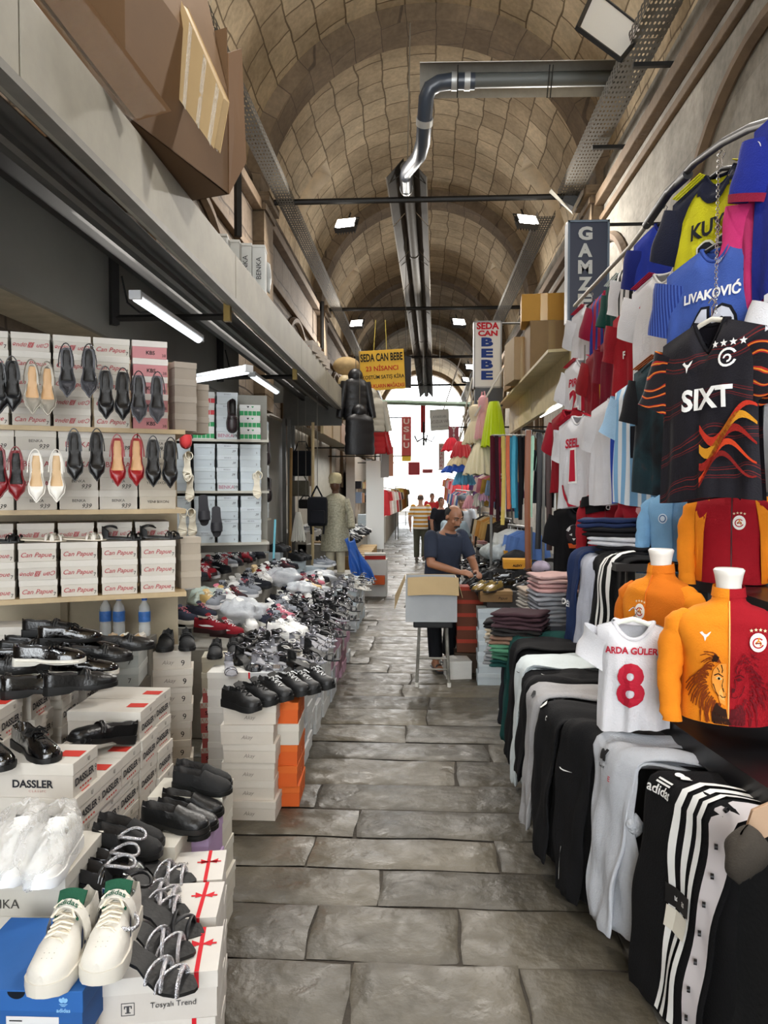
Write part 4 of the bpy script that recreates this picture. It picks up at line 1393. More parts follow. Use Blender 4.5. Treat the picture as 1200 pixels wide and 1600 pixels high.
# (a) stacks facing the photographer
za1 = stack([B_AKAY] * 6, (-0.945, 4.02, 0), 0.02, 'cream script lettered box, # in the front stack under black trainers', 'cream boxes of the front stack')
for (x, y, n, k) in ((-0.70, 4.22, 5, 0),):
 zz = stack([B_ORG, B_ORG, B_ORG, B_ORG2, B_ORG], (x - .1, y + .02, 0.0), 0.03, 'orange or pale box, # of the bright stack beside the cream stack', 'orange box stack', 0.012)
za2 = stack([B_AKAYN] * 8, (-1.5, 4.32, 0), 0.28, 'cream script lettered box, # in the tall stack under black strap shoes', 'cream boxes of the tall stack')
za3 = stack([B_SAG, B_SAG, B_SAG, B_SAG, B_SAG, B_CREAM, B_CREAM], (-1.36, 4.85, 0), 0.2, 'box of the cream and red stack, #', 'cream and red stack')
za4 = stack([B_CREAM] * 7, (-1.16, 5.2, 0), 0.25, 'cream box, # in the stack behind the red and cream stack', 'cream boxes behind')
zl = stack([B_ORG2] * 5, (-1.13, 4.95 + .6, 0), 0.0, 'pale box, # under the lilac box of trainers', 'pale boxes under the lilac box')
B_LIL2 = make_box(0.26, 0.3, 0.1, 'b98fb8', 'c9a2c8', front=[('style', '3a2a3a', .2, .5, .4, {})])
B_LIL2.place((-1.13, 5.5, zl), (0, 0, 0.05), 'lilac box with a pair of white trainers on top', 'shoe box')
for k in range(3):
 for i in range(2):
  B_GREY.place((-1.62 - 0.165 * k, 3.96 - 0.03 * k, 0.75 + 0.1 * i), (0, 0, 0.2), 'grey box under the ballet flats, %s of the %s stack' % (from_top(i, 2), ['right', 'middle', 'left'][k]), 'shoe box', 'grey boxes under the ballet flats')
zgrey = 0.95
# (b) lettered boxes in steps, ends to the street
steps = [(2.45, 7), (2.65, 6), (2.85, 6), (3.05, 7), (3.25, 7)]
for k, (y, n) in enumerate(steps):
 stack([B_DAS] * 5, (-1.36, y + .1, (n - 5) * .122), 0.0, 'white block lettered box, #, in the %s stack of the stepped row' % ORD[k], 'stepped lettered boxes', 0.008)
for k, (y, n) in enumerate(((2.75, 8), (3.0, 8), (3.3, 8), (3.6, 8))):
 stack([B_DAS] * 3, (-1.75 - .02 * k, y, (n - 3) * .122), 0.1, 'white block lettered box, #, in the %s rear stack under patent shoes' % ORD[k], 'rear lettered boxes', 0.008)
stack([B_DAS] * 3, (-2.12, 3.35, 5 * .122), 0.1, 'white block lettered box, #, in the rear left stack under loafers', 'rear lettered boxes', 0.008)
pl_m = mat('plinth_board', H('5a554c'), .8, var=.2)
for nm, c_, d_ in (('low plinth under the rear lettered boxes', (-1.85, 3.17, .304), (.9, 1.15, .608)), ('low plinth under the grey boxes', (-1.79, 3.94, .374), (.5, .28, .748)), ('low plinth under the stepped lettered boxes', (-1.37, 2.95, .06), (.28, .98, .118)),
     ('low plinth under the pale blue stacks', (-1.8, 9.7, .16), (.9, .2, .32))):
 tag(MB().box(c_, d_).build('display_plinth', pl_m), 'dark grey ' + nm, 'plinth')
# (c) low row of box ends along the street: white, lilac, cream
for k, (y, n, b, nm) in enumerate(((2.52, 5, B_CRM2, 'cream'), (2.72, 4, B_LILAC, 'lilac'), (2.93, 5, B_CRM2, 'cream'))):
 for q in range(1):
  stack([b] * n, (-0.94 - .33 * q + (.0 if k else -.06), y + .02, 0), pi / 2, '%s box, # of the %s low stack at the street edge' % (nm, ORD[k]), 'low stacks under the comfort shoes', 0.012)
# (d) bottom left: glossy sandal boxes and the blue trainer box
def ribbon(m_, mb_, ml, ml_, W, D, Hh, hb):
 k = len(ml_)
 ml_.append(ink('c8202c')); ml_.append(ink('3a3a3c'))
 x = W * .33
 ml.quad((x - .008, -D / 2, Hh + .0008), (x + .004, -D / 2, Hh + .0008), (x + .004, D / 2, Hh + .0008), (x - .008, D / 2, Hh + .0008), k)
 ml.quad((x - .008, -D / 2 - .001, hb + .002), (x + .004, -D / 2 - .001, hb + .002), (x + .004, -D / 2 - .001, Hh), (x - .008, -D / 2 - .001, Hh), k)
 for s in (-1, 1):
  ml.add([(x, D * .1, Hh + .001), (x + s * .03, D * .1 + .02, Hh + .001), (x + s * .026, D * .1 - .012, Hh + .001)], [(0, 1, 2)] if s < 0 else [(0, 2, 1)], k)
 ml.quad((x - .04, D * .1 - .004, Hh + .001), (x + .04, D * .1 - .004, Hh + .001), (x + .04, D * .1 + .004, Hh + .001), (x - .04, D * .1 + .004, Hh + .001), k)
 ml.text('Tosyalı Trend', (-.02, .02, Hh + .001), (-1, 0, 0), (0, -1, 0), h=.018, mi=k + 1)
 kb = len(mb_)
 mb_.append(ink('4a4a4c'))
 fx, fz, s = -W * .24, hb * .5, .017
 yy = -D / 2 + .002
 for (a, b_, c, d_) in ((-s, -s, s, -s + .002), (-s, s - .002, s, s), (-s, -s, -s + .002, s), (s - .002, -s, s, s), (-.01, .006, .01, .009), (-.0035, -.011, .0035, .009), (-.007, -.011, .007, -.008), (-.01, .001, -.007, .009), (.007, .001, .01, .009)):
  m_.quad((fx + a, yy, fz + b_), (fx + c, yy, fz + b_), (fx + c, yy, fz + d_), (fx + a, yy, fz + d_), kb)
B_TOS = make_box(0.31, 0.2, 0.125, 'd9d3cc', 'e2ddd6', front=[('Tosyalı Trend', '3c3c3e', .13, .55, .24, {})], decor=ribbon)
tz = 0.535
tp = at(226, 1528, 1.86)
for i in range(4):
 o = B_TOS.place((tp.x + .006 * i, tp.y + .1 - .004 * i, tz - .125 * (4 - i) + .0), (0, pi if False else 0, 0.17 + .02 * (i % 2)), 'white ribbon printed sandal box, %s of the stack nearest the photographer' % from_top(i, 4), 'shoe box', 'ribbon printed sandal boxes')
for k, (dx, dy) in enumerate(((0.0, .235), (.0, .46))):
 for i in range(4):
  B_TOS.place((tp.x - .05 * (k + 1) + dx, tp.y + .1 + dy, tz - .125 * (4 - i) - .012 * k), (0, 0, 0.14 + .05 * k), 'white ribbon printed sandal box, %s of the %s stack behind the nearest' % (from_top(i, 4), ORD[k]), 'shoe box', 'ribbon printed sandal boxes')
def trefoil(mm, k, c, right, up, n, s):
 """three rounded leaves with bars across, all one flat print"""
 c, right, up, n = V(c), V(right), V(up), V(n)
 for a in (-.62, 0, .62):
  pts = []
  for i in range(14):
   t = i / 14
   th = 2 * pi * t
   u = .30 * s * sin(th) * (1 if abs(a) else .9)
   v = s * (.62 + .42 * -cos(th))
   q = u * cos(a) + v * sin(a), -u * sin(a) + v * cos(a)
   pts.append(c + right * q[0] + up * q[1] + n * .001)
  b = mm.add(pts, [tuple(range(13, -1, -1))], k)
 for i in range(1, 4):
  z = -.05 * s - .16 * s * i + .1 * s
  w = s * (.85 - .18 * i)
  mm.quad(c - right * w + up * z + n * .001, c + right * w + up * z + n * .001, c + right * w + up * (z + .09 * s) + n * .001, c - right * w + up * (z + .09 * s) + n * .001, k)
def blue_decor(m_, mb_, ml, ml_, W, D, Hh, hb):
 k = len(ml_)
 ml_.append(ink('8fc4ee')); ml_.append(ink('0c1420'))
 trefoil(ml, k, (W * .36, -D / 2, hb + .42 * (Hh - hb)), (1, 0, 0), (0, 0, 1), (0, -1, 0), .0155)
 ml.text('adidas', (W * .36, -D / 2, hb + .12 * (Hh - hb)), (1, 0, 0), (0, 0, 1), w=.034, mi=k, bold=.02)
 pts = [(W * .02 + .022 * cos(pi + pi * i / 12), -D / 2 - .001, Hh - .004 + .018 * sin(pi + pi * i / 12)) for i in range(13)]
 ml.add(pts, [tuple(range(13))], k + 1)
 # label with bar code
 kb = len(mb_)
 mb_.append(card('e9eaec')); mb_.append(ink('1c1c20'))
 y = -D / 2 + .001
 zt = hb - .012
 m_.quad((-.02, y, zt - .1), (.11, y, zt - .1), (.11, y, zt), (-.02, y, zt), kb)
 x = .055
 for w, g in ((.002, .0015), (.001, .002), (.003, .001), (.001, .001), (.002, .002), (.001, .0015), (.003, .002), (.001, .001), (.002, .001), (.001, .002), (.002, .0015), (.001, .001)):
  m_.quad((x, y - .001, zt - .05), (x + w, y - .001, zt - .05), (x + w, y - .001, zt - .018), (x, y - .001, zt - .018), kb + 1)
  x += w + g
 for i in range(4):
  m_.quad((-.012, y - .001, zt - .012 - .01 * i), (.02 - .006 * i, y - .001, zt - .012 - .01 * i), (.02 - .006 * i, y - .001, zt - .009 - .01 * i), (-.012, y - .001, zt - .009 - .01 * i), kb + 1)
 m_.text('40', (.02, y, zt - .04), (1, 0, 0), (0, 0, 1), h=.03, mi=kb + 1, bold=.05, shear=.3)
 m_.text('1', (-.075, y - .002, zt - .035), (1, 0, 0), (0, 0, 1), h=.022, mi=kb + 1, bold=.02, shear=.4)
B_BLUE = make_box(0.34, 0.3, 0.135, '2c62a8', '2f69b4', decor=blue_decor, lidk=0.4, name='trainer_box')
bp_ = at(45, 1545, 1.72)
bz = bp_.z + .01
B_BLUE.place((bp_.x - .03, bp_.y + .13, bz - .135), (0, 0, 0.02), 'bright blue trainer box with white label carrying the white trainers', 'shoe box')
B_TOS.place((bp_.x - .03, bp_.y + .13, bz - .135 - .126), (0, 0, 0.05), 'white box directly under the blue trainer box', 'shoe box')
B_TOS.place((bp_.x - .03, bp_.y + .13, bz - .135 - .252), (0, 0, 0.0), 'white box second below the blue trainer box', 'shoe box')
B_TOS.place((bp_.x - .03, bp_.y + .13, bz - .135 - .378), (0, 0, 0.03), 'white box at floor level below the blue trainer box', 'shoe box', scale=(1, 1, max(.3, (bz - .135 - .378) / .125) if False else 1))
# the white trainers with strap, laces and three stripes
def make_hero():
 r = empty('white_trainer')
 L = .29
 hw = [(0, .036), (.2, .038), (.45, .041), (.7, .053), (.86, .05), (1, .03)]
 zs = [(0, .04), (.5, .036), (1, .036)]
 st = [(0, .04), (.5, .036), (.9, .034), (1, .026)]
 hc = [(0, .085), (.2, .075), (.42, .09), (1, .06)]
 ht = [(0, .06), (.42, .098), (.6, .075), (.8, .052), (.93, .044), (1, .026)]
 up, sl = shoe_mesh(L, hw, zs, st, hc, ht, .44)
 wl = leather('dedad1', .42)
 up.build('upper', [wl, cloth('1f4a3a')], r, smooth=70)
 m_ = sl
 m_.build('sole', mat('sole_hero', H('dad5ca'), .55), r, smooth=40)
 q = MB()
 for i in range(9):      # toe perforations
  s_ = .78 + .05 * (i % 3)
  x = (-1 + i // 3) * .012
  q.ball((x, s_ * L, prof(zs, s_) + prof(ht, s_) + .0015), .0016, 6, rz=.0008)
 q.build('perforation', ink('b9b5ab'), r)
 laces_on(r, zs, ht, L, .44, .70, 6, .026, 'efe6d4')
 q = MB()
 for i in range(5):
  s_ = .46 + .05 * i
  z = topz(zs, ht, s_) + .007
  q.tube([(-.026, s_ * L, z - .008), (.0, (s_ + .02) * L, z + .002), (.026, (s_ + .04) * L, z - .01)], .0042, 6, flat=.6)
 q.build('lace', cloth('efe6d4'), r, smooth=60)
 q = MB().grid(lambda u, v: ((u - .5) * .062 * (1 + .15 * v), lerp(.5, .33, v) * L, lerp(.11, .162, v) + .008 * (1 - (2 * u - 1) ** 2)), 8, 6)
 q.grid(lambda u, v: ((u - .5) * .062 * (1 + .15 * v), lerp(.47, .31, v) * L, lerp(.105, .16, v) + .002 * (1 - (2 * u - 1) ** 2)), 8, 6, flip=True)
 tg = q.build('tongue', cloth('24553f'), r, smooth=60)
 q = MB()
 trefoil(q, 0, (0, .43 * L, .146), (1, 0, 0), (0, -.55, .6), (0, .74, .67), .009)
 q.build('tongue_mark', ink('e8ece4'), tg)
 def bandp(a, s_, k=1.0):
  return V((.05 * cos(a) * k, s_ * L, .052 + (.093) * abs(sin(a)) ** .8 * k))
 q = MB().grid(lambda u, v: bandp(lerp(-.05, pi + .05, u), lerp(.41, .51, v), 1.10 - .08 * v), 20, 3)
 q.grid(lambda u, v: bandp(lerp(-.05, pi + .05, u), lerp(.41, .51, v), 1.04 - .08 * v), 20, 3, flip=True)
 sb = q.build('ankle_strap', wl, r, smooth=60)
 q = MB().text('adidas', (0, .46 * L, .152), (-1, 0, 0), (0, -1, .12), w=.055, mi=0, bold=.02)
 for i in range(len(q.v)):
  p = q.v[i]
  q.v[i] = V((p.x, p.y, .052 + .093 * abs(sqrt(max(0, 1 - (p.x / .054) ** 2))) ** .8 * (1.10 - .08 * (p.y / L - .41) / .1) + .003))
 q.build('strap_lettering', ink('1f5a44'), sb)
 q = MB()
 for k in range(3):
  for sx in (-1, 1):
   s0 = .34 + .07 * k
   q.quad((sx * .0475, s0 * L + .02, .05), (sx * .0475, (s0 + .03) * L + .02, .05), (sx * .041, (s0 + .03) * L - .004, .098), (sx * .041, s0 * L - .004, .098))
 q.build('side_stripe', ink('2c3a5a'), r)
 return proto(r)
HERO = make_hero()
HERO.place((at(36, 1480, 1.62).x, at(36, 1480, 1.62).y + .33, bz), (0, 0, pi + .06), 'white trainer with green lining on the blue box, left of the pair', 'shoe', 'white trainers on the blue box')
HERO.place((at(112, 1470, 1.66).x, at(112, 1470, 1.66).y + .34, bz), (0, 0, pi + .12), 'white trainer with green lining on the blue box, right of the pair', 'shoe', 'white trainers on the blue box')
# box with small lettering and the shoes wrapped in plastic
B_BK = make_box(.33, .3, .12, 'd5d0c4', 'dcd7cc', front=[('BENKA', '4a4844', -.1, .5, .35, {})])
p = at(20, 1362, 2.12)
n_ = int(p.z / .12)
for i in range(n_):
 B_BK.place((p.x, p.y + .12, p.z - .12 * (n_ - i)), (0, 0, .05), 'off white box under the plastic wrapped shoes, %s' % from_top(i, n_), 'shoe box', 'boxes under the wrapped shoes')
S_PLN = make_sneaker('efeeea', 'f4f4f2', 'dcdad4', name='wrapped_trainer')
wz = p.z
plast = mat('plastic_film', (0.93, 0.93, 0.92), 0.12, alpha=0.3, spec=0.8, bump=0.9, bscale=25)
for k, (px, py) in enumerate(((8, 1340), (64, 1335))):
 c = at(px, py, 2.08)
 S_PLN.place((c.x, c.y + .2, wz + .005), (0, 0, pi + .1), 'white trainer inside a clear plastic bag, %s one' % ['left', 'right'][k], 'shoe', 'plastic wrapped trainers')
 rr = random.Random(k)
 ph = [rr.uniform(0, 6) for _ in range(6)]
 def bagf(u, v, ph=ph):
  a = 2 * pi * u
  b = pi * (v - .5)
  k_ = 1 + .08 * sin(5 * a + ph[0]) * cos(3 * b + ph[1]) + .05 * sin(9 * a + ph[2]) + .05 * sin(7 * b + ph[3])
  return (.072 * cos(a) * max(.25, cos(b)) ** .6 * k_, .17 * sin(a) * max(.25, cos(b)) ** .6 * k_, .075 + .09 * sin(b) * k_)
 q = MB().grid(bagf, 28, 14, closeu=True)
 o = q.build('plastic_bag', plast, smooth=80, loc=(c.x, c.y + .06, wz + .012))
 o.rotation_euler = (0, 0, .1)
 tag(o, 'clear crumpled plastic bag round a white trainer, %s of two' % ['left', 'right'][k], 'bag', 'plastic bags round trainers')
L_PAT = make_loafer('060607', '090909', .06, coat=.8, laces='111111', strap=False, name='patent_lace_shoe')
L_PATW = make_loafer('060607', 'd8d4ca', .06, coat=.8, laces='111111', strap=False, name='patent_lace_shoe', welt='e4dfd2')
L_BLK = make_loafer('0b0b0c', '0a0a0a', .3, name='penny_loafer')
L_CMF = make_loafer('0d0d0e', '0c0c0c', .38, strap=False, name='comfort_slip_on', puff=1.05, L=.25)
L_KNT = make_loafer('101011', '0d0d0d', .8, strap=False, name='knit_slip_on', puff=1.05, L=.25)
L_VEL = make_loafer('111112', '0e0e0e', .7, strap=True, name='strap_shoe', puff=1.15, L=.25, lining='0d0d0d')
SN_BLK = make_sneaker('121213', '101010', '151515', 'd8d8d8', L=.26)
SN_BLKL = make_sneaker('101011', '111112', '161616', '1a1a1a', L=.26)
S_HEEL = make_sandal('cfcfd4', '0a0a0b', .065, .95, True, True, 4, stone=True)
S_HEELB = make_sandal('17171a', '0b0b0c', .055, .0, True, True, 3, stone=False)
L_GLT = make_loafer('19191c', '0c0c0c', .15, coat=.6, strap=True, name='glitter_slip_on', L=.24)
G_ = 'black shoes on the stepped boxes'
for k, (x, y, z, rz, pr, lb) in enumerate((
  (-1.30, 2.80, .735, pi / 2 + .75, L_BLK, 'black penny loafer on the lettered boxes, nearer of the pair by the step'),
  (-1.22, 3.02, .735, pi / 2 + .9, L_BLK, 'black penny loafer leaning up on the lettered boxes, farther of the pair'),
  (-1.50, 2.64, .98 - .13, .9 - pi, L_PAT, 'black patent lace shoe at the left front of the lettered boxes'),
  (-1.62, 2.56, .98 - .13, .9 - pi, L_PAT, 'black patent lace shoe half cut by the frame, lowest'),
  (-1.52, 2.86, .976, 2.2 - pi, L_BLK, 'black buckle loafer beside the patent shoes, front row'),
  (-1.66, 2.80, .976, 2.2 - pi, L_PAT, 'black patent shoe third from the frame edge, front row'),
  (-1.82, 2.80, .976, 2.0 - pi, L_BLK, 'black matte loafer at the frame edge, front row'))):
 pr.place((x, y, z if k != 1 else z), (0 if k != 1 else .25, 0, rz), lb, 'shoe', G_)
pr_rows = [(-1.58, 3.12, -1.25, L_PATW, 'black patent lace shoe with white welt, front of the big pile'),
   (-1.74, 3.22, -1.2, L_PAT, 'black patent lace shoe in the middle of the big pile'),
   (-1.62, 3.38, -1.25, L_BLK, 'black plain loafer at the right of the big pile'),
   (-1.74, 3.52, -1.2, L_PAT, 'black patent lace shoe at the rear of the big pile'),
   (-1.60, 3.62, -1.15, L_BLK, 'black loafer at the rear right of the big pile'),
   (-1.95, 3.12, -1.2, L_BLK, 'black velvet loafer at the left of the big pile'),
   (-1.97, 3.30, -1.2, L_PAT, 'black patent shoe left of the big pile, second row'),
   (-2.02, 3.47, -1.25, L_BLK, 'black loafer on the left rear box, front one'),
   (-2.06, 3.60, -1.25, L_BLK, 'black loafer on the left rear box, back one')]
for (x, y, rz, pr, lb) in pr_rows:
 pr.place((x - .05, y, .978), (0, 0, rz), lb, 'shoe', G_)
# higher layer
for (x, y, z, rz, pr, lb) in ((-1.72, 3.0, 1.062, -1.35, L_PATW, 'glossy black lace shoe lying on top of the patent pile, largest'), (-1.84, 3.42, 1.06, -1.2, L_PAT, 'patent ankle shoe standing highest on the pile'),
        (-2.05, 3.66, 1.05, -1.35, L_BLK, 'flat black loafer stacked high at the left edge, upper one')):
 pr.place((x, y, z), (0, 0, rz), lb, 'shoe', G_)
pt_ = stack([B_DAS], (-2.15, 3.75, .976), .2, 'white box with red flash under the flat loafers at the left edge', None)
# comfort slip-ons in a row, toes to the street
zc = .575
G_ = 'black comfort shoes on the low row'
seq = [(3.02, L_KNT), (2.94, L_KNT), (2.85, L_CMF), (2.76, L_CMF), (2.68, L_CMF), (2.60, L_CMF), (2.50, L_KNT), (2.42, L_KNT), (2.32, L_GLT), (2.25, L_GLT)]
for i, (y, pr) in enumerate(seq):
 zz = .575 if y > 2.87 else (.52 if y > 2.62 else .575)
 if y < 2.4:
  zz = .545
 pr.place((-1.03 + .015 * (i % 2) - (.10 if y < 2.6 else 0), y, zz), (0, 0, -pi / 2 - .25 + .06 * (i % 3)), 'black %s slip on shoe, %s from the far end of the low row' % ({'comfort_slip_on': 'leather', 'knit_slip_on': 'knitted', 'glitter_slip_on': 'glittery'}[pr.root.name.split('.')[0]], ORD[i] if i else 'first'), 'shoe', G_)
# silver heeled sandals
G_ = 'heeled sandals on the ribbon printed boxes'
sd = [(-.845, 1.86, .535, S_HEEL, 'black heeled sandal with sparkling straps, nearest the photographer'), (-.90, 1.97, .535, S_HEEL, 'black heeled sandal with sparkling straps, second from the front'),
  (-.90, 2.08, .525, S_HEELB, 'dark sandal behind the sparkling pair'), (-.98, 2.15, .525, S_HEEL, 'silver strapped sandal in the middle of the sandal heap'),
  (-1.0, 2.24, .52, S_HEEL, 'silver strapped sandal, second from the back of the heap'), (-1.02, 2.34, .52, S_HEEL, 'silver strapped sandal at the back of the heap')]
for i, (x, y, z, pr, lb) in enumerate(sd):
 pr.place((x + .015, y + .02 * (i > 1), z), (0, 0, -pi / 2 - .25 + .12 * (i % 2)), lb, 'shoe', G_, scale=1.18)
# ballet flats
F_WHT = make_flat('efeae0', 'c9a878')
F_BEI = make_flat('cdb79a', 'c09a6c', strap=True)
F_WH2 = make_flat('f1ede4', 'd8c6a8', strap=True)
for i, pr in enumerate((F_WH2, F_WH2, F_BEI, F_BEI, F_WHT, F_WHT)):
 x, y = lerp(-1.98, -1.57, i / 5), lerp(3.98, 4.05, i / 5)
 pr.place((x, y, zgrey), (0, 0, pi + .1 + (.35 if i < 4 else -.3)), '%s ballet flat on the grey boxes, %s' % (['white strapped', 'white strapped', 'beige strapped', 'beige strapped', 'plain white', 'plain white'][i], from_left(i, 6)), 'shoe', 'ballet flats on the grey boxes')
pair(L_VEL, (-1.5, 4.42, za2), pi + .28, .105, ['black strap shoe on the tall cream stack, left of the pair', 'black strap shoe on the tall cream stack, right of the pair'], group='black strap shoes')
pair(L_VEL, (-1.34, 4.92, za3), pi + .25, .105, ['black shoe on the red and cream stack, left of the pair', 'black shoe on the red and cream stack, right of the pair'], group='black shoes on the red stack')
pair(L_BLK, (-1.16, 5.25, za4), pi - .4, .105, ['black loafer on the rear cream stack, left of the pair', 'black loafer on the rear cream stack, right of the pair'], group='black loafers on the rear stack')
pair(SN_BLKL, (-1.05, 3.98, za1), -pi / 2 - .5, .11, ['black leather trainer on the front cream stack, farther of the left pair', 'black leather trainer on the front cream stack, nearer of the left pair'], group='black trainers on the front stack')
pair(SN_BLK, (-.90, 4.2, za1), -pi / 2 - .6, .11, ['black trainer with white laces between the cream and orange stacks, farther', 'black trainer with white laces between the cream and orange stacks, nearer'], group='black trainers on the front stack')
pair(SN_BLK, (-.78, 4.42, za1 - .02), -pi / 2 - .6, .1, ['black trainer on the orange stack, farther', 'black trainer on the orange stack, nearer'], group='black trainers on the front stack')
wallx = -.93
G_ = 'long wall of box ends at the street edge'
k = 0
rw = random.Random(11)
ycol = 4.62
cols_n = 0
mass = MB()
def mass_box(mm, x, y, z, k):
 mm.box((x, y, z + .0345), (.296, .194, .069), k)
 mm.box((x, y, z + .09), (.3, .2, .039), k)
while ycol < 7.75:
 far_ = ycol > 5.8
 for i in range(6):
  if far_:
   mass_box(mass, wallx + rw.uniform(-.018, .018), ycol, .11 * i, rw.choice([0, 0, 1, 2, 3] if ycol > 6.35 else [2, 2, 3]))
   continue
  b = rw.choice([B_WHITE, B_WHITE, B_WHITE2])
  nm = 'white' if b is B_WHITE else 'pale grey'
  b.place((wallx + rw.uniform(-.018, .018), ycol, .11 * i), (0, 0, pi / 2 + rw.uniform(-.03, .03)), '%s box end, %s of the %s column in the street edge wall' % (nm, from_top(i, 6), ORD[cols_n]), 'shoe box', G_)
 cols_n += 1
 ycol += .205
tag(mass.build('shoe_boxes_mass', [card('c9a0b4'), card('8e6a74'), card('d6d6d3'), card('c5c8cb')]), 'mass of pink and plum box ends at the far part of the street edge wall', 'shoe boxes', kind='stuff')
zw = .66
B_FRT = make_box(.3, .2, .11, 'd9d6cf', 'e2dfd8', decor=strip('c8202c', 0, 1, ('front',), 'lid', .36, .4))
for i in range(6):
 B_FRT.place((-1.2 + .0, 4.62, .11 * i), (0, 0, .05), 'ribboned white sandal box, %s of the stack heading the long wall' % from_top(i, 6), 'shoe box', 'head stack of the long wall')
mass = MB()
for c in range(7):
 for i in range(5):
  mass_box(mass, -.98 + rw.uniform(-.015, .015), 9.35 + .205 * c, .11 * i, rw.choice([0, 1, 2]))
tag(mass.build('shoe_boxes_mass', [card('d3dde3'), card('d6d6d3'), card('c5c8cb')]), 'mass of pale box ends in the far street edge block below the costume', 'shoe boxes', kind='stuff')
B_BLF = make_box(.3, .2, .11, 'c9d5dc', 'd3dee4', front=[('3', '444444', .3, .4, .25, {})])
for c in range(2):
 for i in range(5):
  B_BLF.place((-1.18 - .31 * c, 9.12, .11 * i), (0, 0, 0), 'pale blue box front, %s of the %s stack of the far block' % (from_top(i, 5), ['right', 'left'][c]), 'shoe box', 'far block of box ends')
# silver sandals heaped on the long wall
S_SIL = make_sandal('8f8f95', '8c8c92', .05, .9, True, True, 3, heelc='c8c8cc')
S_SLB = make_sandal('9a9aa0', '121214', .04, .9, True, True, 3)
S_WH3 = make_sandal('cfcdc8', 'c4bfb6', .03, .0, True, False, 3, 'strappy_sandal')
rw = random.Random(5)
cnt = 0
for j in range(24):
 yy = 4.6 + j * .13
 for c in range(4 if yy < 7.8 else 0):
  pr = rw.choice([S_SIL, S_SLB, S_HEELB, S_SIL, S_HEELB, S_WH3] if yy < 6.3 else [S_SLB, S_HEELB, S_HEELB, S_SIL])
  nm = {id(S_SIL): 'silver heeled', id(S_SLB): 'black soled silver', id(S_WH3): 'white strappy', id(S_HEELB): 'black heeled'}[id(pr)]
  x = wallx + .1 - .13 * c + rw.uniform(-.03, .03)
  pr.place((x, yy + rw.uniform(-.02, .02), zw + (0 if c < 3 else .0) + rw.uniform(0, .004)), (rw.uniform(-.05, .05), rw.uniform(-.05, .05), -pi / 2 - .5 + rw.uniform(-.7, .7)),
     '%s sandal on the long box wall, row %s, %s from street' % (nm, ['one','two','three','four','five','six','seven','eight','nine','ten','eleven','twelve','thirteen','fourteen','fifteen','sixteen','seventeen','eighteen','nineteen','twenty','twenty-one','twenty-two','twenty-three','twenty-four','twenty-five'][j], ORD[c]), 'shoe', 'sandals heaped on the long wall')
for j in range(6):
 for c in range(4):
  pr = rw.choice([S_SIL, S_WH3, S_SLB])
  pr.place((-.85 - .13 * c, 9.1 + .2 * j, .555), (0, 0, -pi / 2 + rw.uniform(-.9, .9)), 'small pale sandal on the far block, %s row, %s from the street' % (ORD[j], ORD[c]), 'shoe', 'sandals on the far block')
# supports under the trainers: stepped tables covered with box lids
step_m = mat('table_boards', H('8f8b82'), .7, var=.2)
r = empty('stepped_display_table', label='stepped grey display table under the heap of trainers', cat='table')
for (x0, x1, y0, y1, z) in ((-2.3, -1.11, 5.75, 8.9, .70), (-2.3, -1.55, 5.8, 9.0, .86), (-2.35, -1.9, 5.8, 9.0, 1.02)):
 MB().box(((x0 + x1) / 2, (y0 + y1) / 2, z / 2), (x1 - x0, y1 - y0, z)).build('step', step_m, r)
kits = [make_sneaker('e7e6e2', 'f0efec', 'cfcfcc', 'e8e8e8', 'b8b8b8', L=.27), make_sneaker('23242a', '1a1a1c', '2b2b30', 'f2f2f2', 'e8e8e8', L=.27, mesh=True),
  make_sneaker('7a1520', '2b1114', '1a1214', 'd9d9d9', 'eeeeee', L=.27, mesh=True), make_sneaker('30323f', 'e6e2d8', '1e1f28', 'c6707a', None, L=.27, mesh=True),
  make_sneaker('8b8f96', 'e9e9ea', '55585e', '2a2a30', 'efefef', L=.27, mesh=True), make_sneaker('2b4f9a', 'f0f0f0', '1a2a55', 'ffffff', None, L=.27, mesh=True),
  make_sneaker('3a2a2c', '20191a', '171314', '8a2a34', None, L=.27, mesh=True), make_sneaker('c9a86a', 'e6dcc4', '8a6a3a', 'f0e6d0', None, L=.27),
  make_sneaker('c4707f', 'efe9ea', 'a04a58', 'f4e8ea', None, L=.27, mesh=True)]
knm = ['white', 'black', 'dark red', 'navy and rose', 'grey', 'blue', 'dark maroon', 'tan', 'rose pink']
rw = random.Random(21)
def zstep(x):
 return .70 if x > -1.55 else (.86 if x > -1.9 else 1.02)
wts = [5, 4, 2, 2, 4, 1, 3, 1, 1]
for j in range(11):
 yy = 5.9 + j * .27
 for c in range(9):
  x = -1.2 - .125 * c + rw.uniform(-.015, .015)
  if abs(x + 1.55) < .05 or abs(x + 1.9) < .05:
   x -= .06
  k = rw.choices(range(9), wts)[0] if c < 6 else rw.choice([6, 2, 1, 1, 4])
  kits[k].place((x, yy + rw.uniform(-.03, .03), zstep(x)), (rw.uniform(-.1, .1) + .0, rw.uniform(-.12, .12), -pi / 2 - .6 + rw.uniform(-.5, .5) if c % 3 else pi + rw.uniform(-.6, .6)),
      '%s trainer on the stepped table, %s row, %s from the street' % (knm[k], ORD[j], ORD[c]), 'shoe', 'trainers heaped on the stepped table')
pair(kits[0], (-1.14, 5.52, zl + .1), -pi / 2 - .35, .11, ['white trainer with grey flash on the lilac box, farther', 'white trainer with grey flash on the lilac box, nearer'], group='white trainers on the lilac box')
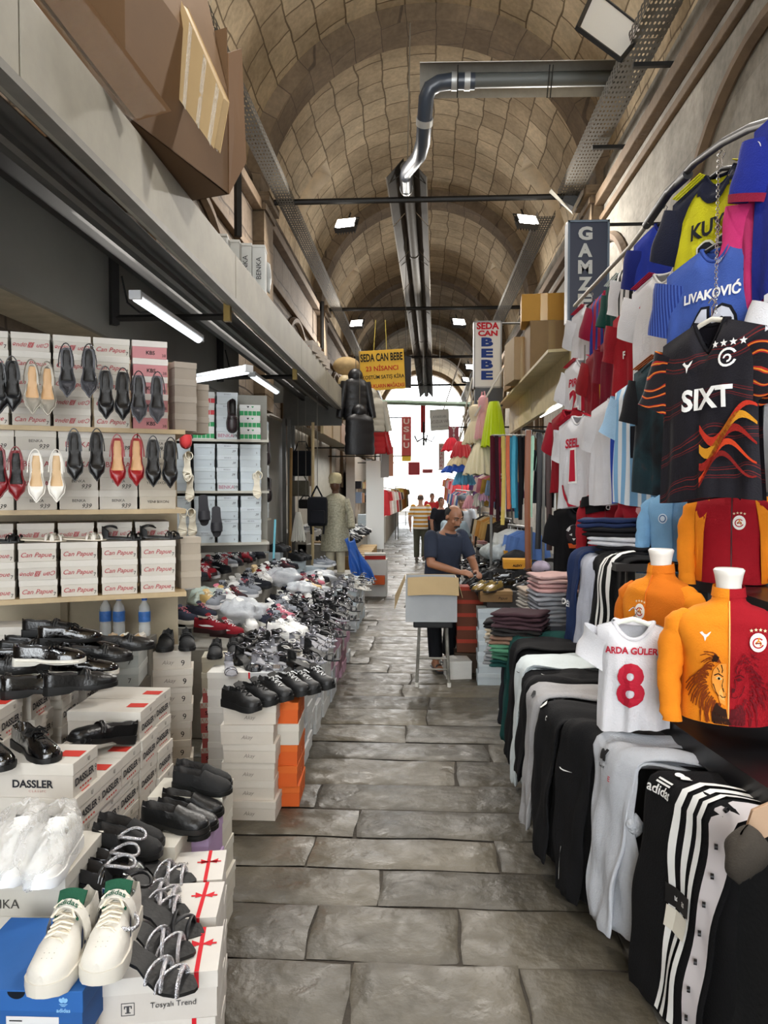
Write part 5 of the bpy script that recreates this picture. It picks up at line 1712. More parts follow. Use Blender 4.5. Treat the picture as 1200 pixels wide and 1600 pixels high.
# red trainers and the dark pair near the bottle
for (kk, px, py, d, lb) in ((2, 305, 972, 5.3, 'dark red trainer with grey flash in front of the stepped table, left'), (2, 330, 978, 5.3, 'dark red trainer with grey flash in front of the stepped table, right'),
       (3, 262, 958, 5.6, 'navy trainer with rose flash beside the water bottle, left'), (3, 292, 952, 5.7, 'navy trainer with rose flash beside the water bottle, right')):
 q = at(px, py, d)
 kits[kk].place((q.x, q.y, q.z - .07), (0, 0, -pi / 2 - .3), lb, 'shoe', 'trainers in front of the stepped table')
r = empty('front_trainer_shelf', label='grey board under the red trainers in front of the stepped table', cat='shelf')
q = at(300, 985, 5.45)
MB().box((-1.85, 5.5, q.z / 2 - .05), (.95, .55, q.z - .1)).build('board', step_m, r)
# crumpled clear bags on the trainers
for i, (px, py, d, s) in enumerate(((322, 940, 6.0, .2), (372, 958, 5.9, .22), (440, 905, 7.6, .2), (490, 930, 7.8, .18), (470, 922, 7.2, .14), (500, 905, 9.0, .2))):
 q = at(px, py, d)
 rr = random.Random(i + 40)
 ph = [rr.uniform(0, 6) for _ in range(8)]
 def bf(u, v, ph=ph, s=s):
  a, b = 2 * pi * u, pi * (v - .5)
  k_ = 1 + .12 * sin(4 * a + ph[0]) * cos(3 * b + ph[1]) + .09 * sin(7 * a + ph[2]) + .09 * sin(6 * b + 3 * a + ph[3])
  return (s * cos(a) * cos(b) * k_, s * .9 * sin(a) * cos(b) * k_, s * .45 * sin(b) * k_)
 o = MB().grid(bf, 30, 16, closeu=True).build('plastic_bag', mat('plastic_mint' if i == 0 else 'plastic_milky', H('cfe0d4') if i == 0 else H('d9dde2'), .2, alpha=.62, spec=.8, bump=.7, bscale=30), smooth=80, loc=(q.x, q.y, q.z + .02))
 tag(o, ['mint tinted plastic bag at the near end of the trainer heap', 'milky plastic bag with blue shoes in the trainer heap', 'clear plastic bag over white trainers far in the heap', 'clear plastic bag by the pink lid', 'small clear plastic bag in the middle of the heap', 'clear plastic bag draped over the far pale boxes'][i], 'bag', 'plastic bags on the trainer heap')
# water bottles
def make_bottle():
 r = empty('water_bottle')
 cl = mat('pet_clear', (.93, .97, .98), .05, alpha=.35, spec=.8)
 MB().lathe([(.03, 0), (.034, .01), (.034, .06), (.032, .07), (.034, .08), (.034, .15), (.03, .175), (.014, .2), (.013, .212)], 18).build('bottle_body', cl, r, smooth=50)
 MB().lathe([(.0345, .085), (.035, .09), (.035, .14), (.0345, .145)], 18, cap=False).build('bottle_label', mat('label_blue', H('3d6fb5'), .4, var=.3, vscale=40), r, smooth=50)
 MB().lathe([(.016, .208), (.016, .226), (.0145, .228)], 14).build('cap', mat('cap_blue', H('2b60b8'), .35), r, smooth=40)
 return proto(r)
BOT = make_bottle()
for i, (px, d) in enumerate(((165, 4.2), (186, 4.2), (226, 4.2))):
 q = at(px, 978, d)
 BOT.place((q.x, q.y, .95), (0, 0, i), ['clear water bottle without visible label, left of the three under the shelf', 'clear water bottle with blue label, middle of the three', 'clear water bottle with blue cap and label beside the dark trainers'][i], 'bottle', 'water bottles under the shelf')
o = MB().box((-1.75, 4.2, .474), (.36, .12, .948)).build('bottle_shelf', step_m)
tag(o, 'grey board behind the ballet flats carrying three water bottles', 'shelf')
# far row of shoes on blue boxes beside the shutter guide
for c, (x, y, n) in enumerate(((-2.0, 9.6, 9), (-1.7, 9.6, 8), (-1.45, 9.9, 7))):
 stack([B_BLF] * 4, (x, y, .11 * (n - 4)), 0, 'pale blue box, # of the %s stack beside the shutter guides' % ORD[c], 'pale blue stacks by the guides')
pair(SN_BLKL, (-2.0, 9.6, .99), -pi / 2, .12, ['black trainer on the highest pale blue stack, rear', 'black trainer on the highest pale blue stack, front'], group='black trainers by the guides')
pair(SN_BLKL, (-1.72, 9.6, .88), -pi / 2 - .4, .12, ['black trainer on the second pale blue stack, rear', 'black trainer on the second pale blue stack, front'], group='black trainers by the guides')
pair(kits[4], (-1.45, 9.9, .77), -pi / 2 - .2, .12, ['grey trainer on the third pale blue stack, rear', 'grey trainer on the third pale blue stack, front'], group='grey trainers by the guides')
# broom leaning on the narrow shelf
p, q = at(425, 930, 8.6), at(430, 812, 9.0)
r = empty('broom', label='light blue broom stick leaning by the narrow end shelf', cat='broom')
MB().tube([p, q], .014, 8).build('stick', mat('stick_blue', H('78c4d6'), .4), r)
MB().box((p.x, p.y, p.z + .03), (.16, .05, .08)).build('head', mat('bristle_dark', H('2a3a44'), .8), r)
# ================================================================== RIGHT STALL: tables
blk_cloth = mat('black_table_cloth', H('0d0d0e'), .9, var=.2, bump=.2, bscale=60)
EDGE = [(1.20, 1.5), (1.02, 2.25), (.79, 2.9), (.645, 3.3), (.605, 3.9), (.61, 4.5), (.62, 4.88)]
r = empty('trouser_table', label='long table under black cloth carrying the draped jogging trousers', cat='table')
top = [(x + .05, y, .785) for x, y in EDGE] + [(2.2, 4.88, .79), (2.2, 1.5, .79)]
m_ = MB()
k = len(top)
m_.add(top + [(x, y, 0.0) for x, y, z in top], [tuple(range(k))[::-1]] + [(i, (i + 1) % k, (i + 1) % k + k, i + k) for i in range(k)])
m_.build('table_cloth', blk_cloth, r)
r = empty('black_display_shelf', label='low black display shelf under the tracksuit busts', cat='shelf')
pts = [(1.12, 1.7), (1.0, 2.62), (.93, 3.3), (.93, 4.5), (2.2, 4.5), (2.2, 1.7)]
m_ = MB().slab([(x, y, .90) for x, y in pts], .08)
m_.build('shelf_top', mat('black_board', H('111012'), .35, var=.2), r, bevel=.004)
pts = [(1.16, 1.75), (1.04, 2.64), (.97, 3.32), (.97, 4.45), (2.15, 4.45), (2.15, 1.75)]
MB().slab([(x, y, .79) for x, y in pts], .11).build('plinth', mat('black_board_matt', H('0b0b0c'), .8), r)
r = empty('upper_display_shelf', label='dark upper shelf under the red, pale blue and orange busts', cat='shelf')
MB().box((1.95, 4.0, 1.33), (1.15, 2.6, .05)).build('shelf_top', mat('black_board', H('111012'), .35), r)
for (x, y) in ((1.45, 2.8), (1.45, 5.2), (2.45, 2.8), (2.45, 5.2)):
 MB().box((x, y, 1.145), (.05, .05, .33)).build('leg', dark_steel, r)
o = MB().box((2.55, 4.2, 1.9), (.06, 6.5, 3.4)).build('wall_stall_back', mat('stall_back', H('25242a'), .7, var=.2))
tag(o, kind='structure')
DSH = .06
def drape_surf(F, N, zt, inl, drop, taper=.55, thick=.02, rr=.05, out=0.04, sway=0.0, seed=0, wr=.008, inw=1.15):
 """F far end, N near end of the folded-over width on the table edge; returns P(u, v, off)"""
 sx_ = DSH
 F, N = V((F[0] + sx_, F[1], 0)), V((N[0] + sx_, N[1], 0))
 ax = (N - F)
 W = ax.length
 ax.normalize()
 on = V((-abs(ax.y), ax.x if ax.y < 0 else -ax.x, 0)).normalized()      # outwards, to the street
 if on.x > 0:
  on = -on
 mid = (F + N) / 2
 Lt = inl + rr * pi / 2 + drop
 rd = random.Random(seed)
 ph = [rd.uniform(0, 6.28) for _ in range(6)]
 def P(u, v, off=0.0):
  s = v * Lt
  if s < inl:
   t = s / inl
   o_ = -(inl - s)
   z = zt
   nrm = V((0, 0, 1))
  elif s < inl + rr * pi / 2:
   a = (s - inl) / rr
   o_ = rr * sin(a)
   z = zt - rr * (1 - cos(a))
   nrm = on * sin(a) + V((0, 0, cos(a)))
  else:
   q = (s - inl - rr * pi / 2)
   o_ = rr + out * q / drop
   z = zt - rr - q
   nrm = on
  w = W * (lerp(inw, 1.0, min(1, s / inl)) if s < inl else lerp(1.0, taper, max(0, (s - inl) / (Lt - inl)) ** 1.1))
  cx = (u - .5) * w + sway * max(0, (s - inl) / (Lt - inl))
  wv = wr * (sin(7 * u + 9 * v + ph[0]) + .7 * sin(17 * u + 4 * v + ph[1]) + .6 * sin(23 * v - 5 * u + ph[2]))
  return mid + ax * cx + on * o_ + V((0, 0, z)) + nrm * (off + wv)
 return P
def draped(name, F, N, zt, inl, drop, cloth_m, label, group=None, taper=.55, thick=.014, cuff=None, second=True, waist=True, seed=0, sway=0.0, cat='trousers', out=.04, wr=.008):
 r = empty(name, label=label, cat=cat, group=group)
 P = drape_surf(F, N, zt, inl, drop, taper, thick, out=out, seed=seed, sway=sway, wr=wr)
 def leg(Pf, sc, dz, nm):
  def fn(u, v):
   a = 2 * pi * u
   e = min(1, v * 14, (1 - v) * 30 + .35)
   return Pf(.5 + .5 * cos(a) * sc, v, dz + thick * sin(a) * e * (abs(sin(a)) ** -.3 if abs(sin(a)) > .01 else 1))
  m_ = MB().grid(fn, 26, 44, closeu=True)
  n0 = len(m_.v)
  m_.f.append(tuple(range(25, -1, -1))); m_.m.append(0)
  m_.f.append(tuple(range(44 * 26, 45 * 26))); m_.m.append(0)
  return m_.build(nm, cloth_m, r, smooth=75)
 leg(P, 1.0, thick, 'leg')
 if second:
  P2 = drape_surf(F, N, zt - .004, inl, drop * .97, taper, thick, out=out - .02, seed=seed + 9, sway=sway + .05, wr=wr)
  leg(P2, .97, -thick * .9, 'leg')
 if waist:
  m_ = MB()
  for i in range(14):
   u = i / 13
   m_.tube([P(u, .0, .004), P(u, .03, thick * 2.2), P(u, .06, thick * 2.0)], .012, 5)
  m_.build('waistband', cloth_m, r, smooth=60)
 return r, P
def surf_strip(P, u0, u1, v0, v1, off, n=30):
 m_ = MB().grid(lambda a, b: P(lerp(u0, u1, a), lerp(v0, v1, b), off), 3, n)
 return m_
def surf_text(P, txt, uc, vc, du, dv, off, flipu=True, bold=.02):
 """lettering laid on a draped surface; du, dv = size in surface units"""
 vs, fs, W, Hh = text_geo(txt, bold, fine=True)
 m_ = MB()
 m_.add([P(uc + (v[0] / W) * du * (1 if flipu else -1), vc - (v[1] / Hh) * dv, off) for v in vs], fs)
 return m_
def surf_shape(P, pts, uc, vc, su_, sv, off):
 m_ = MB()
 m_.add([P(uc + a * su_, vc - b * sv, off) for a, b in pts], [tuple(range(len(pts)))])
 return m_
TICK = [(-.5, .1), (-.42, -.12), (-.25, -.2), (.0, -.08), (.55, .22), (.0, .06), (-.25, -.02), (-.36, .0), (-.42, .12)]
wprint = mat('white_print', H('e9e9e6'), .6)
dprint = mat('dark_print', H('161618'), .6)
O2 = .033
# adidas trousers nearest
r, P = draped('tracksuit_trousers', (.80, 2.62), (.945, 2.22), .80, .34, .72, cloth('0e0e10', .2), 'black snap trousers with three white side stripes, nearest the photographer', taper=.85, seed=1, out=.06, sway=-.02)
for i, (a, b) in enumerate(((.46, .52), (.57, .63), (.68, .74))):
 surf_strip(P, a, b, .1, .985, O2).build('side_stripe', wprint, r, smooth=60)
surf_strip(P, .80, .98, .1, .985, O2 - .006).build('snap_placket', mat('placket_pale', H('cfc9cb'), .7), r, smooth=60)
for i in range(8):
 p, q = P(.89, .33 + .085 * i, O2), P(.89, .33 + .085 * i, O2 + .01)
 MB().tube([p, q], .009, 10).build('snap_button', mat('snap', H('1b1b1d'), .3, .6), r)
surf_text(P, 'adidas', .22, .36, .28, .022, O2 + .002).build('lettering', wprint, r)
for a in (-.7, 0, .7):
 surf_shape(P, [(.34 * sin(t) * cos(a) + (.6 + .4 * -cos(t)) * sin(a), -.34 * sin(t) * sin(a) + (.6 + .4 * -cos(t)) * cos(a)) for t in [2 * pi * i / 12 for i in range(12)]], .22, .312, .1, .03, O2 + .003).build('leaf_mark', wprint, r)
for i in range(2):
 surf_shape(P, [(-1, 0), (1, 0), (1, .22), (-1, .22)], .22, .338 + .008 * i, .08, .02, O2 + .003).build('mark_bar', wprint, r)
m_ = surf_strip(P, .45, .75, .60, .66, O2 + .008, 8)
m_.build('hang_tag', mat('tag_black', H('121214'), .5), r)
surf_strip(P, .46, .74, .665, .73, O2 + .007, 4).build('hang_tag', mat('tag_white', H('d9d4c6'), .5), r)
surf_text(P, 'adidas', .60, .63, .16, .02, O2 + .009).build('lettering', wprint, r)
# grey joggers
grey_m = cloth('b9bcc2', .08)
r, P = draped('jogging_trousers', (.70, 2.98), (.775, 2.72), .80, .36, .66, grey_m, 'pale grey joggers with dark chest mark beside the striped black trousers', taper=.62, seed=2, wr=.01)
for s in (-1, 1):
 m_ = MB(); m_.grid(lambda a, b: P(.4 + .1 * cos(pi * a + (0 if s > 0 else pi)) * lerp(1.05, .6, b) * (1 if s > 0 else -1), .39 - s * .014 + s * .022 * sin(pi * a) * lerp(1.15, .45, b), O2), 12, 2); m_.build('chest_mark', dprint, r)
surf_text(P, 'UNDER ARMOUR', .4, .425, .22, .008, O2).build('lettering', dprint, r)
surf_text(P, 'E', .7, .45, .06, .018, O2).build('size_mark', ink('c8323a'), r)
surf_strip(P, .55, .6, .1, .24, O2 + .004).build('pocket_zip', mat('zip_black', H('1c1c1e'), .4, .4), r)
bk = cloth('101012', .2)
r, P = draped('jogging_trousers', (.60, 3.24), (.70, 2.97), .79, .36, .68, bk, 'black joggers with a small white tick, second from the grey pair', taper=.55, seed=3)
surf_shape(P, TICK, .4, .52, .3, .03, O2).build('tick_mark', wprint, r)
surf_strip(P, .3, .34, .82, .95, O2).build('ankle_zip', wprint, r)
r, P = draped('jogging_trousers', (.555, 3.55), (.60, 3.22), .785, .4, .62, bk, 'black joggers with white square mark, between the tick pair and the thin grey pair', taper=.62, seed=4)
surf_shape(P, [(-.5, .3), (-.2, -.4), (.3, -.3), (.5, .2), (.1, .45)], .3, .40, .2, .03, O2).build('chest_mark', wprint, r)
surf_text(P, 'c', .62, .42, .08, .012, O2).build('size_mark', wprint, r)
r, P = draped('jogging_trousers', (.545, 3.72), (.555, 3.5), .80, .45, .60, cloth('9c9b9c', .1), 'mid grey joggers with dark square mark behind the black joggers', taper=.55, seed=5)
surf_shape(P, [(-.5, .3), (-.2, -.4), (.3, -.3), (.5, .2), (.1, .45)], .4, .44, .25, .025, O2).build('chest_mark', dprint, r)
r, P = draped('jogging_trousers', (.545, 3.95), (.55, 3.72), .815, .42, .46, bk, 'black ribbed joggers between the mid grey and the pale pair', taper=.7, seed=6)
surf_shape(P, TICK, .5, .42, .3, .03, O2).build('tick_mark', wprint, r)
r, P = draped('jogging_trousers', (.55, 4.2), (.548, 3.93), .85, .42, .62, cloth('cdd6d8', .06), 'pale blue white joggers with a tiny dark tick', taper=.4, seed=7)
surf_shape(P, TICK, .5, .45, .2, .02, O2).build('tick_mark', dprint, r)
for i, (F_, N_, c, nm, zt, dr) in enumerate((((.56, 4.55), (.55, 4.22), '131315', 'black hanging trousers beside the pale joggers', .87, .62), ((.565, 4.78), (.56, 4.52), '16423f', 'dark green hanging trousers under the folded stack', .87, .6),
           ((.575, 5.05), (.57, 4.8), '1b1d24', 'very dark hanging trousers at the end of the table', .86, .58))):
 draped('jogging_trousers', F_, N_, zt, .4, dr, cloth(c, .15), nm, taper=.6, seed=10 + i)
# crumpled bag and beige bits under the near end
for i, (px, py, d, c, nm) in enumerate(((993, 1290, 2.75, 'b9bcc0', 'crumpled clear bag hanging beside the grey joggers'),)):
 q = at(px, py, d)
 rr = random.Random(4)
 o = MB().grid(lambda u, v: (.03 * cos(2 * pi * u) * sin(pi * v) * (1 + .3 * sin(9 * u + 5 * v)), .03 * sin(2 * pi * u) * sin(pi * v) * (1 + .3 * cos(13 * u)), .06 * (v - .5) * 1.6), 18, 12, closeu=True).build('plastic_bag', mat('plastic_silver', H('c8ccd2'), .15, alpha=.75, spec=.8, bump=.9, bscale=60), smooth=80, loc=q)
 tag(o, nm, 'bag')
p0 = at(1165, 1330, 2.05)
o = MB().grid(lambda u, v: (p0.x + .06 * cos(2 * pi * u) * sin(pi * min(.98, v + .02)) ** .5 * (1 + .15 * sin(6 * pi * u + 5 * v)), p0.y + .05 * sin(2 * pi * u) * sin(pi * v) ** .5, p0.z + .06 - .14 * v + .015 * sin(9 * u)), 18, 12, closeu=True).build('rolled_garment', cloth('3f3a34', .2), smooth=80)
tag(o, 'olive grey rolled garment hanging at the frame edge behind the striped trousers', 'garment')
p0 = at(1178, 1270, 2.1)
o = MB().slab([p0, p0 + V((.1, -.02, .06)), p0 + V((.09, -.02, -.02)), p0 + V((-.03, 0, -.1))], .02).build('cardboard_scrap', card('c9a98c'), bevel=.004)
tag(o, 'peach card sticking out behind the striped trousers', 'card')
def make_folded(col, w=.3, d=.24, h=.05, layers=2, name='folded_trousers'):
 r = empty(name)
 cm = cloth(col, .12)
 lh = h / layers
 rd = random.Random(col)
 for k in range(layers):
  ph = [rd.uniform(0, 6) for _ in range(5)]
  def fn(u, v, k=k, ph=ph):
   a = 2 * pi * u
   ca, sa = cos(a), sin(a)
   y = d / 2 * (abs(ca) ** .35) * (1 if ca > 0 else -1)
   z = lh * .55 * (abs(sa) ** .6) * (1 if sa > 0 else -1)
   x = (v - .5) * w
   e = 1 - max(0, abs(v - .5) * 2 - .86) / .14 * .5
   z *= e
   return (x + .006 * sin(9 * y / d + ph[0]), y + .008 * sin(11 * v + ph[1]) + (.008 if k else 0), lh * (k + .5) + z + .0035 * sin(12 * v + ph[2]) * sin(7 * y / d + ph[3]))
  m_ = MB().grid(fn, 28, 16, closeu=True)
  m_.f.append(tuple(range(27, -1, -1))); m_.m.append(0)
  m_.f.append(tuple(range(16 * 28, 17 * 28))); m_.m.append(0)
  m_.build('fold', cm, r, smooth=80)
 r['h'] = h
 return proto(r)
FOLD = {}
def folded(col, p, rz, label, group=None, h=.05, layers=2, w=.3, d=.24):
 k = (col, h, layers, w, d)
 if k not in FOLD:
  FOLD[k] = make_folded(col, w, d, h, layers)
 return FOLD[k].place(p, (random.uniform(-.02, .02), random.uniform(-.02, .02), rz), label, 'folded garment', group)
def fold_stack(px, py, d, items, rz, group, where, h=.052, w=.3, dd_=.24, zb=None):
 """items from the bottom: (colour, name); py = photo row of the stack's base"""
 p = at(px, py, d)
 z = p.z if zb is None else zb
 n = len(items)
 for i, (c, nm) in enumerate(items):
  folded(c, (p.x + random.uniform(-.01, .01), p.y + random.uniform(-.01, .01), z), rz + random.uniform(-.06, .06), '%s folded garment, %s of the stack %s' % (nm, from_top(i, n), where), group, h, 2, w, dd_)
  z += h * .97
 return z
# stack by the green trousers
fold_stack(812, 1040, 4.75, [('163f3c', 'dark teal'), ('3f6f58', 'green'), ('4d8266', 'green'), ('7a5f50', 'brown'), ('2e2c2c', 'charcoal'), ('463238', 'plum'), ('3a262c', 'dark plum')], -.35, 'folded stack over the green trousers', 'over the green hanging trousers', w=.32, dd_=.26)
fold_stack(785, 1035, 5.2, [('8b8d90', 'grey'), ('9a9da0', 'grey'), ('a7a9ac', 'grey'), ('b9b4ac', 'pale'), ('d8c8b0', 'cream'), ('1c1b1d', 'black')], -.2, 'folded stack behind', 'behind the green and plum stack', w=.22)
fold_stack(872, 975, 5.1, [('8f9096', 'grey'), ('97989d', 'grey'), ('8b8c92', 'grey'), ('9b9ca2', 'grey'), ('c49a98', 'dusty pink'), ('c7a6a2', 'pale pink')], .12, 'grey and pink stack', 'in front of the red bust', w=.36, dd_=.28, h=.06)
fold_stack(845, 950, 5.5, [('aaa49c', 'beige'), ('b4aea6', 'beige'), ('b9a99a', 'sand')], .1, 'sand stack', 'behind the pink one', w=.3)
r = empty('folded_goods_table', label='dark table under the grey and pink folded stack', cat='table')
zt = at(872, 975, 5.1).z
MB().box((1.35, 5.4, (zt - .012) / 2), (1.3, 1.0, zt - .012)).build('table_cloth', blk_cloth, r)
DSH = 0
for i, (x0, y0, x1, y1, zt, dr, c, nm) in enumerate(((.98, 4.62, 1.0, 4.38, 1.42, .62, '1f2f55', 'navy trousers with white lettering hanging left of the pale grey pair'), (1.0, 4.4, 1.03, 4.18, 1.40, .62, 'b3b7c4', 'pale grey trousers hanging from the upper pile'),
             (1.03, 4.2, 1.1, 3.85, 1.42, .66, '0f0f11', 'black trousers with three pale stripes hanging beside the orange bust'))):
 r, P = draped('hanging_trousers', (x0, y0), (x1, y1), zt, .22, dr, cloth(c, .15), nm, taper=.85, seed=30 + i, second=False, waist=False)
 if i == 0:
  surf_text(P, 'OGER', .5, .6, .8, .04, .05).build('lettering', wprint, r)
 if i == 2:
  for a in (.45, .6, .75):
   surf_strip(P, a, a + .07, .2, .95, .05).build('side_stripe', wprint, r, smooth=60)
q = at(960, 880, 4.25)
for i, (c, nm) in enumerate((('15161a', 'black garment with white piping, lower of the pile'), ('c2c4ca', 'pale grey garment in the pile over the hanging trousers'), ('131316', 'black garment with white stripes on top of the pile'), ('1d2a4c', 'navy cap shaped garment on the pile'))):
 folded(c, (q.x + .1 - .03 * i, q.y + .05 * i, 1.43 + .05 * i), -.9 + .2 * i, nm, 'pile over the hanging trousers', .055, 2, .34, .26)
r = empty('clothes_rack', label='low black rack under the pile of striped garments', cat='rack')
MB().box((1.25, 4.25, 1.40), (.5, .8, .04)).build('rack_top', dark_steel, r)
for (x, y) in ((1.04, 3.9), (1.04, 4.6), (1.46, 3.9), (1.46, 4.6)):
 MB().box((x, y, 1.18), (.035, .035, .4)).build('leg', dark_steel, r)
# ================================================================== BUSTS WITH TRACKSUIT TOPS
def torso_ring(z):
 """half width, half depth of a bust wearing a jacket, z 0 (hem) .. 1 (shoulder line at .86)"""
 w = prof([(0, .20), (.25, .195), (.5, .205), (.72, .225), (.82, .205), (.88, .15), (.93, .075), (1, .068)], z)
 d = prof([(0, .115), (.3, .11), (.6, .13), (.78, .12), (.88, .09), (.93, .07), (1, .066)], z)
 return w, d
def make_bust(name, loc, rz, label, lcol, rcol, sleeve_l, sleeve_r, Hh=.60, neck='e8e4dc', zip_c='f0a040', collar=True, sc=.8, arms=True, headless_col=None, raglan=None):
 """front is -Y.  lcol / rcol: colours at the viewer's left / right of the zip"""
 r = empty(name, loc, rz, label, 'bust', 'busts in tracksuit tops', scale=sc)
 mats = [cloth(lcol, .06), cloth(rcol, .06)]
 nu, nv = 48, 34
 rd = random.Random(label)
 ph = [rd.uniform(0, 6) for _ in range(6)]
 def fn(u, v):
  a = 2 * pi * u - pi / 2
  w, d = torso_ring(v)
  ca, sa = cos(a), sin(a)
  f = .008 * sin(3 * a + 5 * v + ph[0]) + .006 * sin(9 * v + 2 * a + ph[1])
  f *= 1 - sm(.7, .9, v)
  x = (w + f) * (abs(ca) ** .85) * (1 if ca > 0 else -1)
  y = (d + f) * (abs(sa) ** .9) * (1 if sa > 0 else -1)
  slope = (1 - sm(.8, .95, v)) * 0
  return (x, y, v * Hh)
 m_ = MB().grid(fn, nu, nv, closeu=True, mif=lambda i, j: 1 if i < nu / 2 else 0)
 m_.f.append(tuple(range(nu - 1, -1, -1))); m_.m.append(0)
 m_.build('jacket_body', mats, r, smooth=75)
 # stand collar
 if collar:
  def cf(u, v):
   a = 2 * pi * u - pi / 2
   rr_ = lerp(.072, .066, v)
   return (rr_ * cos(a) * 1.05, rr_ * sin(a) * 1.0, Hh * .975 + v * .055 - .015 * (1 - sin(a)) * .5 * v)
  m_ = MB().grid(cf, 32, 4, closeu=True, mif=lambda i, j: 1 if i < 16 else 0)
  m_.build('collar', mats, r, smooth=75)
 MB().tube([(0, -torso_ring(v / 20)[1] - .002 - (.004 if v < 14 else 0), v / 20 * Hh) for v in range(0, 20)], .004, 5).build('zip', mat('zip_' + zip_c, H(zip_c), .4), r)
 # neck of the bust
 MB().lathe([(.055, Hh * .9), (.056, Hh * 1.0), (.054, Hh * 1.06), (.062, Hh * 1.14), (.068, Hh * 1.18), (.06, Hh * 1.195), (.0, Hh * 1.2)], 24).build('bust_neck', mat('bust_plastic_' + neck, H(neck), .3, coat=.3), r, smooth=60)
 if arms:
  for sx, c in ((-1, sleeve_l), (1, sleeve_r)):
   pts = [(sx * .155, .0, Hh * .80), (sx * .208, .0, Hh * .72), (sx * .24, -.005, Hh * .55), (sx * .252, -.02, Hh * .35), (sx * .25, -.045, Hh * .12), (sx * .235, -.065, -.02)]
   rs = [(.055, .055), (.068, .066), (.062, .058), (.055, .05), (.048, .04), (.044, .034)]
   pp, rr2 = [], []
   for i in range(5):
    for t in range(4):
     f = t / 4
     pp.append(V(pts[i]).lerp(V(pts[i + 1]), f) + V((.004 * sin(i * 5 + t * 2), .004 * cos(i * 4 + t * 2.3), 0)))
     rr2.append((lerp(rs[i][0], rs[i + 1][0], f) + .003 * sin(i * 7 + t * 2.6), lerp(rs[i][1], rs[i + 1][1], f)))
   pp.append(V(pts[5])); rr2.append(rs[5])
   MB().tube(pp, rr2, 16, up=(0, 1, 0)).build('sleeve', cloth(c, .06), r, smooth=75)
 return r
def on_bust(r, Hh, pts_or_mb, x, z, s, m_, name, sx=1.0, lift=0):
 """flat print pressed on the bust's chest: pts in units of s round (x, z)"""
 def pr(p):
  px, pz = x + p[0] * s * sx, max(.006, z + p[1] * s)
  v = min(1, max(0, pz / Hh))
  w, d = torso_ring(v)
  ca = min(.995, abs(px) / (w + .004)) ** (1 / .85)
  sa = sqrt(max(0, 1 - ca * ca))
  return (px, -(d + .010) * sa ** .9 - .004 - .0012 * lift, pz)
 mm = MB()
 if isinstance(pts_or_mb, str):
  vs, fs, W, Hg = text_geo(pts_or_mb, .03, fine=True)
  mm.add([pr((v[0] / Hg, v[1] / Hg)) for v in vs], fs)
 else:
  for poly in pts_or_mb:
   k = len(poly)
   cx_, cy_ = sum(p[0] for p in poly) / k, sum(p[1] for p in poly) / k
   if k < 5:
    mm.add([pr(p) for p in poly], [tuple(range(k))])
    continue
   rr_ = [[(cx_ + (p[0] - cx_) * f, cy_ + (p[1] - cy_) * f) for p in poly] for f in (1, .66, .33)]
   mm.add([pr(p) for q in rr_ for p in q] + [pr((cx_, cy_))], [(a * k + i, a * k + (i + 1) % k, (a + 1) * k + (i + 1) % k, (a + 1) * k + i) for a in (0, 1) for i in range(k)] + [(2 * k + i, 2 * k + (i + 1) % k, 3 * k) for i in range(k)])
 return mm.build(name, m_, r)
def disc(cx=0, cy=0, rx=1.0, ry=1.0, n=20):
 return [(cx + rx * cos(2 * pi * i / n), cy + ry * sin(2 * pi * i / n)) for i in range(n)]
def ringp(cx, cy, r0, r1, a0, a1, n=14, ry=1.0):
 out = []
 for i in range(n):
  t0, t1 = lerp(a0, a1, i / n), lerp(a0, a1, (i + 1) / n)
  out.append([(cx + r0 * cos(t0), cy + r0 * sin(t0) * ry), (cx + r1 * cos(t0), cy + r1 * sin(t0) * ry), (cx + r1 * cos(t1), cy + r1 * sin(t1) * ry), (cx + r0 * cos(t1), cy + r0 * sin(t1) * ry)])
 return out
def star(cx, cy, r):
 return [(cx + (r if i % 2 == 0 else r * .42) * cos(pi / 2 + pi * i / 5), cy + (r if i % 2 == 0 else r * .42) * sin(pi / 2 + pi * i / 5)) for i in range(10)]
def crest(r, Hh, x, z, s):
 on_bust(r, Hh, [disc(0, 0, .82, 1.0)], x, z, s, mat('crest_white', H('f0ebe2'), .6), 'crest')
 on_bust(r, Hh, ringp(0, -.05, .42, .56, radians(40), radians(340), 16), x, z, s * 1.02, ink('b3252c'), 'crest_ring', lift=1)
 on_bust(r, Hh, ringp(.03, -.1, .16, .3, radians(-60), radians(200), 10) + [[(-.08, .2), (.08, .2), (.16, .55), (.02, .5)]], x, z, s * 1.02, ink('d98a28'), 'crest_hook', lift=2)
 on_bust(r, Hh, [[(-.3, -.12), (.3, -.12), (.3, .0), (-.3, .0)]], x, z, s * 1.02, ink('7c1a20'), 'crest_bar', lift=3)
 for i in range(4):
  on_bust(r, Hh, [star(-.66 + .44 * i, 1.32 - .09 * (abs(i - 1.5) - .5), .2)], x, z, s, mat('star_pale', H('eed9b0'), .6), 'crest_star')
JUMP = [(-.9, .5), (-.5, .75), (-.2, .35), (.2, .25), (.55, .6), (.95, .85), (.75, .45), (.5, .05), (.2, -.2), (.1, -.6), (-.05, -.95), (-.15, -.5), (-.25, -.1), (-.6, .2)]
OR, RD = 'ea8a1e', '9b1420'
# main bust
b1 = at(1143, 1118, 2.62)
HB = .585
r = make_bust('tracksuit_bust', (b1.x + .005, b1.y + .05, .985), -.34, 'bust in half orange, half dark red zip jacket with a lion print', OR, RD, OR, RD, HB, sc=.77, zip_c='f2b056')
crest(r, HB, .115, HB * .66, .042)
on_bust(r, HB, [JUMP], -.10, HB * .685, .026, wprint, 'chest_mark')
